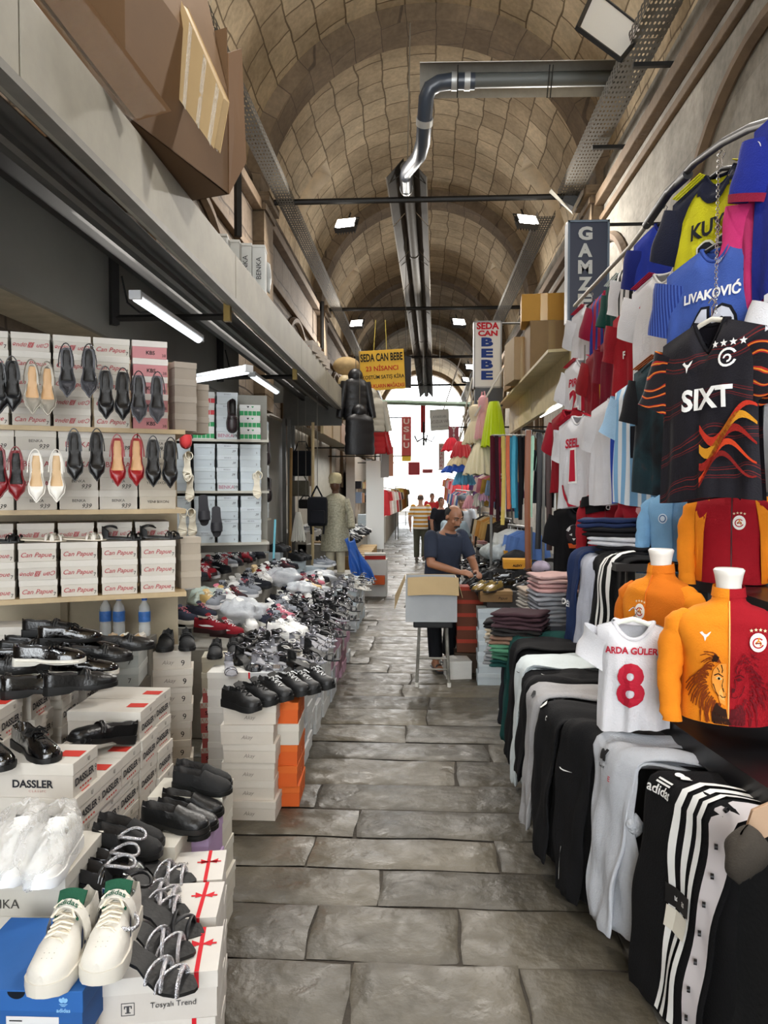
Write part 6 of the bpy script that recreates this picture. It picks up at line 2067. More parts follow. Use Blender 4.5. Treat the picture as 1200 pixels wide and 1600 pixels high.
# lion drawing in dark strokes, warm on the orange half, dark red on the other
def stroke(pts, w):
 out = []
 for (a, b) in zip(pts, pts[1:]):
  dx, dy = b[0] - a[0], b[1] - a[1]
  l = hypot(dx, dy) or 1
  nx, ny = -dy / l * w, dx / l * w
  out.append([(a[0] + nx, a[1] + ny), (a[0] - nx, a[1] - ny), (b[0] - nx * .6, b[1] - ny * .6), (b[0] + nx * .6, b[1] + ny * .6)])
 return out
rl = random.Random(8)
face_c, mane_c, dark_c = [], [], []
# orange-side mane: long curved locks flowing from the zip outwards
for i in range(46):
 t = i / 45
 a = lerp(1.9, 4.5, t)
 r0, r1 = rl.uniform(.62, .8), rl.uniform(1.0, 1.45)
 pts = []
 for k in range(6):
  q = k / 5
  rr_ = lerp(r0, r1, q)
  aa = a + .28 * q * q + rl.uniform(-.02, .02)
  pts.append((rr_ * cos(aa) * .8, rr_ * sin(aa) - .25 * q * q))
 mane_c += stroke(pts, rl.uniform(.012, .03))
face = [[(0, .62), (-.2, .6), (-.36, .38), (-.4, .1), (-.36, -.2), (-.22, -.42), (-.16, -.62), (0, -.7)]]
muzz = [[(0, -.1), (-.12, -.14), (-.2, -.3), (-.16, -.5), (0, -.56)]]
eye = [[(-.30, .14), (-.2, .2), (-.1, .13), (-.18, .08)]]
nose = [[(0, -.14), (-.11, -.16), (-.07, -.27), (0, -.3)]]
lines = stroke([(-.34, .22), (-.22, .29), (-.08, .2)], .02) + stroke([(-.07, .14), (-.11, -.05), (-.1, -.15)], .014) + stroke([(0, -.42), (-.09, -.45), (-.17, -.38)], .016) + stroke([(0, -.3), (0, -.42)], .012) + \
 stroke([(-.36, -.05), (-.28, -.3), (-.2, -.42)], .014) + stroke([(-.14, .58), (-.1, .42), (-.12, .32)], .016) + stroke([(-.26, .48), (-.2, .38), (-.2, .33)], .014)
for k in range(14):
 a = lerp(3.9, 4.7, k / 13)
 lines += stroke([(.5 * cos(a) * .7, -.3 + .5 * sin(a)), (.8 * cos(a + .1) * .7, -.35 + .75 * sin(a + .1)), (1.0 * cos(a + .25) * .7, -.4 + 1.0 * sin(a + .25))], .02)
ear = [[(-.42, .66), (-.34, .9), (-.2, .82), (-.26, .66)]]
cx, cz, s = -.012, HB * .33, .145
on_bust(r, HB, mane_c, cx, cz, s, ink('7a3208'), 'lion_mane_print')
on_bust(r, HB, face, cx, cz, s * 1.0, mat('lion_face', H('ef9a38'), .8), 'lion_face_print', lift=1)
on_bust(r, HB, muzz, cx, cz, s * 1.0, mat('lion_muzzle', H('f6b25c'), .8), 'lion_muzzle_print', lift=2)
on_bust(r, HB, lines + nose + ear, cx, cz, s * 1.0, ink('2a1206'), 'lion_line_print', lift=4)
on_bust(r, HB, eye, cx, cz, s * 1.0, mat('lion_eye', H('e8d49a'), .6), 'lion_eye_print', lift=3)
on_bust(r, HB, [disc(-.2, .135, .035, .045, 10)], cx, cz, s * 1.0, ink('100804'), 'lion_pupil_print', lift=5)
mir = lambda ps: [[(-x, y) for x, y in reversed(p)] for p in ps]
on_bust(r, HB, mir(mane_c[::2]), .012, cz, s, ink('6c0c18'), 'lion_mane_print')
on_bust(r, HB, mir(lines + nose + eye), .012, cz, s, ink('560812'), 'lion_line_print')
# second, turned orange bust
b2 = at(1040, 1085, 3.2)
r = make_bust('tracksuit_bust', (b2.x, b2.y + .08, .985), -1.0, 'bust in all orange zip jacket, turned, behind the white number eight shirt', OR, 'd9741a', 'd9741a', OR, .585, zip_c='d06a12')
crest(r, HB, -.02, HB * .62, .042)
on_bust(r, HB, mane_c[::1], -.0, HB * .35, .12, ink('a04a10'), 'lion_mane_print')
on_bust(r, HB, mir(mane_c[::2]), -.0, HB * .35, .12, ink('a04a10'), 'lion_mane_print')
# upper busts
b3 = at(1150, 905, 3.55)
r = make_bust('tracksuit_bust', (b3.x, b3.y + .05, 1.36), -.42, 'bust in orange jacket with dark red chest, on the upper shelf at the frame edge', RD, RD, OR, OR, .585, zip_c='3a1014')
crest(r, HB, .04, HB * .62, .042)
for sx in (-1, 1):
 on_bust(r, HB, [[(.16 * sx, .0), (.205 * sx, 0), (.2 * sx, .42), (.12 * sx, .50), (.15 * sx, .3)][::sx]], 0, 0, 1.0, cloth(OR, .06), 'side_panel')
b4 = at(1068, 895, 3.95)
r = make_bust('tracksuit_bust', (b4.x, b4.y + .05, 1.36), -.75, 'bust in pale blue zip top on the upper shelf', '7fb0d8', '74a5d0', '7fb0d8', '6a9ac6', .585, zip_c='5f93c0')
on_bust(r, HB, [disc(0, 0, 1, 1)], -.06, HB * .62, .033, mat('crest_blue', H('cfe0ee'), .6), 'crest')
on_bust(r, HB, ringp(0, 0, .55, .75, 0, 2 * pi, 18), -.06, HB * .62, .033, ink('2d5f96'), 'crest_ring', lift=1)
b5 = at(1020, 870, 4.6)
r = make_bust('tracksuit_bust', (b5.x, b5.y + .05, 1.36), -.8, 'bust in dark red top with shield badge beside the pale blue one', 'a01d2c', '8c1624', '8c1624', '7c1220', .585, zip_c='7a1420')
on_bust(r, HB, [[(-.8, .9), (-.85, 0), (0, -1), (.85, 0), (.8, .9), (0, 1)]][:: 1], -.02, HB * .66, .032, ink('d9a0a4'), 'crest')
b6 = at(955, 868, 5.35)
r = make_bust('tracksuit_bust', (b6.x, b6.y + .05, 1.36), -.55, 'bust in bright red top with white crescent and star badge', 'a5202c', '98202a', '98202a', '8c1a24', .585, zip_c='861620')
on_bust(r, HB, ringp(0, 0, .55, .95, radians(35), radians(325), 14) + [star(.55, 0, .4)], .03, HB * .68, .024, wprint, 'crescent_badge')
b7 = at(1185, 760, 3.2)
for (px, py, d, nm) in ((1115, 765, 3.45, 'black sleeve shaped garment under the black printed shirt'), (940, 790, 5.4, 'black garment above the bright red bust')):
 q = at(px, py, d)
 o = MB().grid(lambda u, v: (.16 * cos(2 * pi * u) * (1 - .3 * v), .09 * sin(2 * pi * u), .1 * sin(pi * v) * 1.0 - .05 * v + .015 * sin(9 * u)), 20, 10, closeu=True).build('draped_garment', cloth('131215', .2), smooth=80, loc=q, rot=(0, 0, -.5))
 tag(o, nm, 'garment')
q = at(1108, 764, 3.35)
o = MB().lathe([(.0, -.003), (.03, -.002), (.03, .002), (.0, .003)], 20).build('round_badge', mat('crest_white', H('f0ebe2'), .6), loc=q, rot=(pi / 2, 0, -.7))
tag(o, 'small round white badge hanging under the black printed shirt', 'badge')
o2 = MB().text('G', (0, 0, 0), (1, 0, 0), (0, 1, 0), h=.03, mi=0, bold=.04, lift=.004).build('badge_print', ink('b3252c'), o)
# ================================================================== FOOTBALL SHIRTS
def pat_mat(name, kind, cols, sc=1.0):
 """woven-in patterns of the shirts (object space, metres)"""
 if name in MATS:
  return MATS[name]
 m = bpy.data.materials.new(name)
 m.use_nodes = True
 N, L = m.node_tree.nodes, m.node_tree.links
 b = N['Principled BSDF']
 b.inputs['Roughness'].default_value = .75
 b.inputs['Specular IOR Level'].default_value = .25
 tc = N.new('ShaderNodeTexCoord')
 if kind == 'stripes':
  w = N.new('ShaderNodeTexWave'); w.bands_direction = 'X'
  w.inputs['Scale'].default_value = sc
  w.inputs['Distortion'].default_value = 0
 elif kind == 'marble':
  w = N.new('ShaderNodeTexWave'); w.bands_direction = 'Z'
  w.inputs['Scale'].default_value = sc
  w.inputs['Distortion'].default_value = 9
  w.inputs['Detail'].default_value = 2.5
  w.inputs['Detail Scale'].default_value = .9
 else:
  w = N.new('ShaderNodeTexNoise')
  w.inputs['Scale'].default_value = sc
  w.inputs['Detail'].default_value = 3
  w.inputs['Distortion'].default_value = .8
 L.new(tc.outputs['Object'], w.inputs['Vector'])
 cr = N.new('ShaderNodeValToRGB')
 cr.color_ramp.interpolation = 'CONSTANT' if kind != 'soft' else 'LINEAR'
 e = cr.color_ramp.elements
 e[0].position, e[0].color = cols[0][0], (*H(cols[0][1]), 1)
 e[1].position, e[1].color = cols[1][0], (*H(cols[1][1]), 1)
 for p, c in cols[2:]:
  q = e.new(p); q.color = (*H(c), 1)
 L.new(w.outputs['Fac'] if 'Fac' in w.outputs else w.outputs[0], cr.inputs[0])
 L.new(cr.outputs[0], b.inputs['Base Color'])
 n2 = N.new('ShaderNodeTexNoise'); n2.inputs['Scale'].default_value = 160
 bp = N.new('ShaderNodeBump'); bp.inputs['Strength'].default_value = .2; bp.inputs['Distance'].default_value = .01
 L.new(tc.outputs['Object'], n2.inputs['Vector']); L.new(n2.outputs[0], bp.inputs['Height']); L.new(bp.outputs[0], b.inputs['Normal'])
 MATS[name] = m
 return m
def jersey(loc, rz, label, body, sleeve, W=.50, Lb=.70, neck=None, vneck=False, trim=None, seed=0, prints=(), back=False, sl_len=.24, sl_ang=70, hanger='1a1a1c', group='football shirts on the rail', yoke=None, halves=None, shoulder=None, name='football_shirt', tilt=0.0, cuff=None, sleevem=None, stripe3=None, hook=.09):
 """origin at the neck point on the hanger; shirt hangs down, front to -Y"""
 r = empty(name, loc, rz, label, 'shirt', group, rot=(0, tilt, rz))
 rd = random.Random(seed)
 ph = [rd.uniform(0, 6.28) for _ in range(8)]
 hw = W / 2
 nk = .075
 def top(x):
  ax = abs(x) * hw
  if ax < nk:
   return -.012 * (1 - (ax / nk) ** 2)
  return -(ax - nk) * .36
 def drop(x):
  ax = abs(x) * hw
  if ax >= nk:
   return 0
  k = 1 - (ax / nk) ** (1.2 if vneck else 2.2)
  return -(.12 if vneck else .055) * k
 def S(x, v, side):
  """x -1..1, v 0 (top) .. 1 (hem), side -1 front, +1 back"""
  zt = top(x) + (drop(x) if side < 0 else 0)
  wv = hw * prof([(0, 1.0), (.12, .98), (.3, .93), (1, .99)], v)
  z = lerp(zt, -Lb - .015 * sin(2.2 * x + ph[4]), v)
  dep = prof([(0, .012), (.1, .05), (.4, .062), (1, .055)], v)
  f = .010 * v * sin(9 * x + ph[0] + 2 * v) + .007 * sin(5 * x - 6 * v + ph[1]) * v + .006 * sin(17 * x + ph[2] + v) * v
  y = side * (dep * sqrt(max(0, 1 - x * x * .96)) + .002) + f
  return V((x * wv, y, z))
 nu, nv = 28, 22
 mats = [body, sleeve]
 if halves:
  mats.append(halves)
 m_ = MB()
 mf = None
 if halves:
  mf = lambda i, j: 2 if i >= nu / 2 else 0
 m_.grid(lambda u, v: S(2 * u - 1, v, -1), nu, nv, flip=True, mif=mf)
 m_.grid(lambda u, v: S(2 * u - 1, v, 1), nu, nv, mif=mf)
 m_.build('shirt_body', mats, r, smooth=75)
 # sleeves
 for sx in (-1, 1):
  a = radians(sl_ang + rd.uniform(-6, 6))
  p0 = V((sx * (hw - .055), 0, -(hw - nk) * .36 - .055))
  d = V((sx * cos(a), -.05, -sin(a)))
  pp, rr_ = [], []
  for i in range(9):
   t = i / 8
   pp.append(p0 + d * (sl_len * t + .0) + V((0, .012 * sin(3 * t + ph[5]), 0)))
   rr_.append((.05 + .002 * sin(7 * t + ph[6]), lerp(.115, .085, t) + .004 * sin(9 * t + ph[3])) if False else (lerp(.118, .094, t) + .005 * sin(9 * t + ph[3]), lerp(.04, .03, t)))
  m_ = MB().tube(pp, rr_, 18, up=(0, 1, 0), cap=False)
  o = m_.build('sleeve', sleevem or sleeve, r, smooth=75)
  if cuff:
   MB().tube([pp[-2], pp[-1] + d * .004], [(a_ + .003, b_ + .003) for a_, b_ in (rr_[-2], rr_[-1])], 18, up=(0, 1, 0), cap=False).build('cuff', cloth(cuff, .05), r, smooth=75)
  if stripe3:
   for k in range(3):
    off = (-.03 + .03 * k)
    q = [V((sx * lerp(nk + .01, hw - .03, t), -.02 + off * .6 - .02 * 0, -lerp(.01, hw - nk, t) * .36 + .018)) for t in (0, .33, .66, 1)]
    MB().tube(q, .008, 5, flat=.4).build('shoulder_stripe', cloth(stripe3, .03), r)
 # collar
 nm = neck or sleeve
 pts = [S(x, 0, -1) + V((0, -.002, .0)) for x in [(-nk + 2 * nk * i / 12) / hw for i in range(13)]]
 pts += [S(x, 0, 1) + V((0, .002, .002)) for x in [(nk - 2 * nk * i / 8) / hw for i in range(9)]]
 MB().tube(pts + [pts[0]], .009, 6, cap=False).build('collar', nm, r, smooth=70)
 if yoke:      # dark shoulders on both sides
  for sx in (-1, 1):
   g = MB().grid(lambda u, v: S(sx * lerp(lerp(.0, .98, .30 + .7 * u), .99, v * .0), .002 + v * (.10 + .34 * u * u), -1) + V((0, -.007, 0)), 14, 10, flip=(sx > 0))
   g.build('shoulder_panel', yoke, r, smooth=75)
  g = MB().grid(lambda u, v: S(lerp(-.32, .32, u), .002 + v * .13, -1) + V((0, -.0085, 0)), 12, 6, flip=True)
  g.build('neck_panel', yoke, r, smooth=75)
 for (kind, data, x, v, s, mt) in prints:
  def pr(px, pz, off=-.008):
   X = x + px / hw
   X = max(-.98, min(.98, X))
   zt = top(X) + drop(X)
   vv = (pz - v * Lb - zt) / (-Lb - zt)
   return S(X, min(1, max(.0, vv)), -1) + V((0, off, 0))
  mm = MB()
  if kind == 'text':
   vs, fs, Wt, Ht = text_geo(data, .035, fine=True)
   mm.add([pr(q[0] / Ht * s, q[1] / Ht * s) for q in vs], fs)
  elif kind == 'outline':
   vs, fs, Wt, Ht = text_geo(data, .035, fine=True)
   vs2, fs2, W2, H2 = text_geo(data, .085, fine=True)
   mm2 = MB()
   mm2.add([pr(q[0] / Ht * s, q[1] / Ht * s, -.006) for q in vs2], fs2)
   mm2.build('number_outline', mt[1], r)
   mm.add([pr(q[0] / Ht * s, q[1] / Ht * s, -.0095) for q in vs], fs)
   mt = mt[0]
  else:
   for poly in data:
    # split long polygons so that they follow the folds
    mm.add([pr(q[0] * s, q[1] * s) for q in poly], [tuple(range(len(poly)))])
  mm.build({'text': 'lettering', 'outline': 'number', 'poly': 'print'}[kind], mt, r)
 # hanger
 if hanger:
  h = empty('clothes_hanger', loc, rz, None, 'hanger', 'hangers of the shirts', rot=(0, tilt, rz))
  h['label'] = 'hanger of the ' + ' '.join(label.split()[:12])
  hm = mat('hanger_' + hanger, H(hanger), .4)
  MB().tube([(-hw * .72, 0, -.085), (-.06, 0, -.005), (0, 0, .012), (.06, 0, -.005), (hw * .72, 0, -.085)], .011, 8, flat=.6, up=(0, 1, 0)).build('bar', hm, h, smooth=60)
  MB().tube([(0, 0, .01), (0, 0, hook - .03), (.015, 0, hook - .01), (.0, 0, hook + .01), (-.018, 0, hook - .008)], .003, 6).build('hook', mat('chrome', H('c8c8c8'), .2, .9), h)
 return r
wht = cloth('d6d6da', .05)
red_i, navy_i = ink('b01e34'), ink('14161f')
r = empty('shirt_rail', label='long grey pole that carries the rows of football shirts', cat='rail')
rp = [at(898, 478, 7.0), at(985, 385, 5.6), at(1015, 345, 4.95)]
rp2 = [at(1010, 352, 5.05), at(1045, 300, 4.55), at(1075, 272, 4.2)]
rp3 = [at(1045, 300, 4.5), at(1085, 255, 4.1), at(1130, 222, 3.7), at(1172, 200, 3.4), at(1240, 180, 3.0)]
MB().tube(rp, .017, 10).build('pole', mat('pole_pale', H('b9b3a4'), .5), r, smooth=50)
MB().tube(rp2, .028, 10).build('sleeve_joint', mat('joint_black', H('17171a'), .5), r, smooth=50)
MB().tube(rp3, .02, 10).build('curved_pole', mat('pole_dark', H('3c3b3c'), .45), r, smooth=50)
# chain that links one hanger to the next
r = empty('hanger_chain', label='thin steel chain linking the hangers of the three large shirts', cat='chain')
a, b_ = at(1123, 235, 3.42), at(1118, 488, 3.16)
m_ = MB()
nl = 52
for i in range(nl):
 p = a.lerp(b_, i / nl)
 q = a.lerp(b_, (i + 1.35) / nl)
 s = .006
 ax = V((s, 0, 0)) if i % 2 else V((0, s, 0))
 c = (p + q) / 2
 h = (q - p) / 2
 m_.tube([c - h, c - h * .5 + ax, c + h * .5 + ax, c + h, c + h * .5 - ax, c - h * .5 - ax, c - h], .0016, 4, cap=False)
o = m_.build('chain_links', mat('chrome', H('c8c8c8'), .2, .9), r)
RZ = -1.02
G3 = 'large shirts on the chain'
# yellow KUY shirt
yel = cloth('c9c41e', .06)
dk = cloth('14182c', .1)
jersey(at(1128, 268, 3.52), RZ, 'yellow shirt with navy shoulders and black lettering, topmost on the chain', yel, dk, W=.54, Lb=.72, neck=dk, yoke=dk, seed=1, group=G3,
  prints=[('text', 'KUYT', 0.02, .36, .075, navy_i), ('outline', '23', 0.08, .56, .16, (navy_i, ink('d8d8c8'))), ('text', 'Fenerbahçe', .12, .075, .018, ink('b9a93a'))], stripe3='c9c41e')
# blue lettered shirt
blu = cloth('3f5aa6', .08)
jersey(at(1122, 385, 3.38), RZ + .02, 'mid blue shirt with white lettering, middle one on the chain', blu, cloth('3a54a0', .1), W=.54, Lb=.72, seed=2, group=G3, hanger='1a1a1c',
  prints=[('text', 'LIVAKOVIĆ', 0.05, .30, .062, wprint), ('outline', '40', .05, .54, .2, (mat('num_pale', H('c9ccd8'), .6), navy_i)), ('text', '100', .12, .10, .03, ink('b9bccb'))],
  sleevem=pat_mat('check_blue', 'stripes', [(0, '22357c'), (.5, '3f5aa6')], 18))
# black SIXT shirt
six = pat_mat('marble_black_red', 'marble', [(0, '15131a'), (.80, '4a1218'), (.86, '17141b'), (.93, '6b1c1a'), (.96, '15131a')], 1.6)
jr = jersey(at(1112, 503, 3.22), RZ + .0, 'black shirt with red flame pattern and large white chest lettering, lowest on the chain', six, six, W=.50, Lb=.76, vneck=True, neck=cloth('121116', .1), seed=3, group=G3, hanger='d8d2c4', sl_len=.25,
   prints=[('text', 'SIXT', 0.12, .44, .095, wprint), ('poly', [JUMP], -.30, .245, .03, wprint),
     ('poly', [star(-.06 + .04 * i, .0, .017) for i in range(4)], .50, .15, 1.0, wprint), ('poly', ringp(0, 0, .030, .040, radians(30), radians(340), 14) + ringp(.0, -.004, .010, .018, radians(-90), radians(180), 8), .50, .23, 1.0, wprint)],
   sleevem=pat_mat('marble_flame', 'marble', [(0, '17131a'), (.45, 'a8241c'), (.62, 'd9942a'), (.72, 'b0301c'), (.8, '17131a')], 3.2))
# flame sash on the lower right of the body: bands that follow the cloth
for k, (c, o0, w_) in enumerate((('b3301e', 0, .05), ('c98a22', .055, .06), ('8e2018', .12, .05), ('c2401e', .19, .035), ('7a1c18', .25, .03))):
 vs, fs = [], []
 for i in range(19):
  t = i / 18
  x = lerp(.06, .95, t)
  v0 = .60 + o0 + .10 * sin(5.5 * t + .6 * k) * (1 - .3 * t) - .05 * t
  hw_ = w_ * (.25 + .75 * sin(pi * min(1, t * .75 + .25))) * .5
  for sg in (-1, 1):
   X = x * .28
   zz = -(v0 + sg * hw_) * .76
   dep = .062 * sqrt(max(0, 1 - x * x * .96))
   vs.append((X * .95, -dep - .028, zz))
 for i in range(18):
  fs.append((2 * i, 2 * i + 2, 2 * i + 3, 2 * i + 1))
 m_ = MB(); m_.add(vs, fs)
 m_.build('flame_band', cloth(c, .1), jr, smooth=60)
# shirts cut by the right edge
jersey(at(1285, 128, 2.95), RZ, 'royal blue shirt with a white sleeve badge at the top corner', cloth('1d2a86', .1), cloth('1f2d8c', .1), Lb=.8, W=.56, seed=4, hanger='1a1a1c', prints=[('poly', [disc(0, 0, .03, .03)], -.93, .2, 1.0, wprint)], cuff='8a1e3a')
jersey(at(1246, 246, 3.08), RZ, 'pink shirt with a white badge on its sleeve, half behind the royal blue one', cloth('c2356f', .08), cloth('d83a7c', .08), W=.52, Lb=.7, seed=5, hanger=None, prints=[('poly', [disc(0, 0, .035, .035)], -.9, .12, 1.0, wprint)], sl_len=.28, sl_ang=70)
jersey(at(1325, 330, 2.95), RZ, 'violet shirt hanging at the right frame edge', cloth('4a2f86', .1), cloth('43297a', .1), W=.56, Lb=.72, seed=6, hanger=None)
jersey(at(1312, 405, 2.84), RZ + .1, 'white shirt half cut by the right frame edge', wht, wht, W=.56, Lb=.85, seed=7, hanger=None, prints=[('text', 'E TECH', -.5, .86, .02, navy_i), ('poly', [[(-.02, .02), (.02, .02), (.0, -.03)]], -.92, .15, 1.0, ink('2a4a8a'))], sl_len=.28, sl_ang=72)
RF = -1.12
far = [
 # top row
 (1040, 345, 4.75, cloth('1c2f8e', .1), cloth('14206a', .1), 'deep blue shirt with a white tick, next to the yellow shirt', dict(prints=[('poly', [TICK], .0, .30, .11, wprint)], W=.56, Lb=.78)),
 (1003, 400, 5.2, pat_mat('bw_stripe', 'stripes', [(0, 'e2e2e2'), (.5, '151517')], 4.2), wht, 'black and white striped shirt behind the deep blue one', {}),
 (982, 425, 5.55, cloth('14423c', .1), cloth('12403a', .1), 'dark green shirt with white shoulder stripes', dict(stripe3='dfe4e0', prints=[('text', 'S', .3, .3, .08, wprint)])),
 (956, 452, 6.0, pat_mat('garnet_blue', 'stripes', [(0, '9a1c3c'), (.5, '22368c')], 4.0), cloth('8a1836', .1), 'garnet and blue striped shirt near the far end of the rail', {}),
 (925, 475, 6.5, wht, wht, 'white shirt with red piping at the far end of the rail, top row', dict(stripe3='b01e34', prints=[('text', 'R', -.1, .35, .1, red_i)])),
 # middle row
 (1040, 425, 4.4, wht, wht, 'white shirt with red shoulder stripes beside the mid blue one', dict(stripe3='a01e34', prints=[('poly', [[(-.2, .02), (.2, .0), (.2, -.015), (-.2, .005)]], 0, .3, 1.0, red_i)], Lb=.62)),
 (1005, 470, 4.9, cloth('9c1824', .1), cloth('8e1622', .1), 'bright red shirt in the middle row', dict(W=.56, Lb=.85, prints=[('text', 'F', -.4, .4, .05, wprint)])),
 (975, 515, 5.4, cloth('6e1226', .1), cloth('761428', .1), 'maroon shirt in the middle row', dict(Lb=.6)),
 (948, 540, 5.8, cloth('7e1622', .1), cloth('86181f', .1), 'dark red shirt with a yellow middle panel', dict(halves=cloth('d9a022', .1), Lb=.62)),
 (912, 560, 6.3, wht, wht, 'white shirt with red number and cursive badge, above the number one shirt', dict(stripe3='b01e34', prints=[('text', 'PIRLO', 0, .33, .07, red_i), ('outline', '21', 0, .6, .2, (red_i, wprint))], Lb=.6)),
 # low row
 (1045, 555, 4.15, pat_mat('teal_shadow', 'soft', [(.35, '16191f'), (.6, '1f3b44'), (.72, '7a3a2a')], 5), cloth('14151a', .1), 'black teal shirt with orange shoulder line beside the flame shirt', dict(stripe3='b5622f', Lb=.76, W=.52)),
 (1010, 590, 4.6, pat_mat('sky_stripe', 'stripes', [(0, 'dfe6ec'), (.5, '7fb0d8')], 3.6), cloth('9cc0de', .08), 'sky blue and white striped shirt in the low row', dict(prints=[('text', '10', .2, .5, .2, navy_i)], Lb=.78)),
 (965, 622, 5.1, wht, wht, 'half white, half royal blue shirt with a white three', dict(halves=cloth('2a4ab4', .1), prints=[('text', '3', .5, .45, .2, wprint)], Lb=.72)),
 (905, 650, 5.85, wht, wht, 'white shirt with red number one in the lowest row', dict(stripe3='b01e34', prints=[('text', 'SEEL', 0, .30, .075, red_i), ('outline', '1', .05, .55, .25, (red_i, wprint)), ('poly', ringp(0, .0, .2, .23, radians(185), radians(265), 8), .3, .72, 1.0, red_i)], Lb=.72)),
 (890, 640, 6.2, cloth('8e1622', .1), cloth('98182a', .1), 'dark red shirt half hidden behind the number one shirt', dict(Lb=.7)),
]
for i, (px, py, d, bm_, sm_, lb, kw) in enumerate(far):
 kw = dict(kw)
 jersey(at(px, py, d), RF - .05 * sin(i), lb, bm_, sm_, seed=20 + i, W=kw.pop('W', .52), Lb=kw.pop('Lb', .66), hanger='1a1a1c' if i < 5 else None, **kw)
# child's white shirt with number eight
jersey(at(990, 972, 2.95), -.42, "small white shirt with red number eight hanging before the orange bust", wht, wht, W=.28, Lb=.42, seed=50, sl_len=.13, sl_ang=58, group=None, hanger='dfe4da', hook=.05,
  prints=[('text', 'ARDA GÜLER', 0, .24, .032, red_i), ('text', '8', 0, .56, .17, red_i), ('poly', [[(-.012, .02), (.012, .02), (.012, -.02), (-.012, -.02)]], .82, .28, 1.0, ink('8ab4d8'))])
# ================================================================== PEOPLE
def bake(m_, voxel, name, m, parent, smooth_it=6):
 """one continuous skin from overlapping volumes"""
 o = m_.build(name, m)
 md = o.modifiers.new('r', 'REMESH'); md.mode = 'VOXEL'; md.voxel_size = voxel; md.use_smooth_shade = True
 if smooth_it:
  s = o.modifiers.new('s', 'SMOOTH'); s.iterations = smooth_it; s.factor = .5
 dg = bpy.context.evaluated_depsgraph_get()
 me = bpy.data.meshes.new_from_object(o.evaluated_get(dg))
 me.materials.clear(); me.materials.append(m)
 me.polygons.foreach_set('use_smooth', [True] * len(me.polygons))
 old = o.data
 bpy.data.objects.remove(o)
 bpy.data.meshes.remove(old)
 q = bpy.data.objects.new(name, me)
 COL.objects.link(q)
 q.parent = parent
 return q
def limb(m_, a, b, ra, rb, n=14, bulge=0.0):
 a, b = V(a), V(b)
 pts = [a.lerp(b, i / 6) for i in range(7)]
 rs = [lerp(ra, rb, i / 6) + bulge * sin(pi * i / 6) for i in range(7)]
 m_.tube(pts, rs, n)
 m_.ball(a, ra, n); m_.ball(b, rb, n)
def hand(m_, wrist, d, palm_n, side, curl=.6, s=1.0):
 """wrist point, pointing direction d, palm normal; five bent fingers of different length"""
 w, d, pn = V(wrist), V(d).normalized(), V(palm_n).normalized()
 ac = d.cross(pn).normalized() * side
 pts = [w, w + d * .045 * s, w + d * .09 * s]
 m_.tube(pts, [(.024, .018), (.038, .016), (.038, .014)] if True else .03, 12, up=pn)
 for k, (o_, L_) in enumerate(((-.028, .068), (-.010, .078), (.009, .073), (.027, .058))):
  b = w + d * .085 * s + ac * o_ * s
  p1 = b + (d * cos(curl * .4) + pn * sin(curl * .4)) * L_ * .45 * s
  p2 = p1 + (d * cos(curl * 1.1) + pn * sin(curl * 1.1)) * L_ * .32 * s
  p3 = p2 + (d * cos(curl * 1.8) + pn * sin(curl * 1.8)) * L_ * .26 * s
  m_.tube([b - d * .02, b, p1, p2, p3], [.010, .0098, .0092, .0086, .0074], 8)
  m_.ball(p3, .0076, 8)
 b = w + d * .03 * s - ac * .026 * s
 p1 = b + (d * .7 - ac * .6 + pn * .3).normalized() * .036 * s
 p2 = p1 + (d * .9 - ac * .15 + pn * .45).normalized() * .03 * s
 m_.tube([b, p1, p2], [.013, .0112, .009], 8)
 m_.ball(p2, .009, 8)
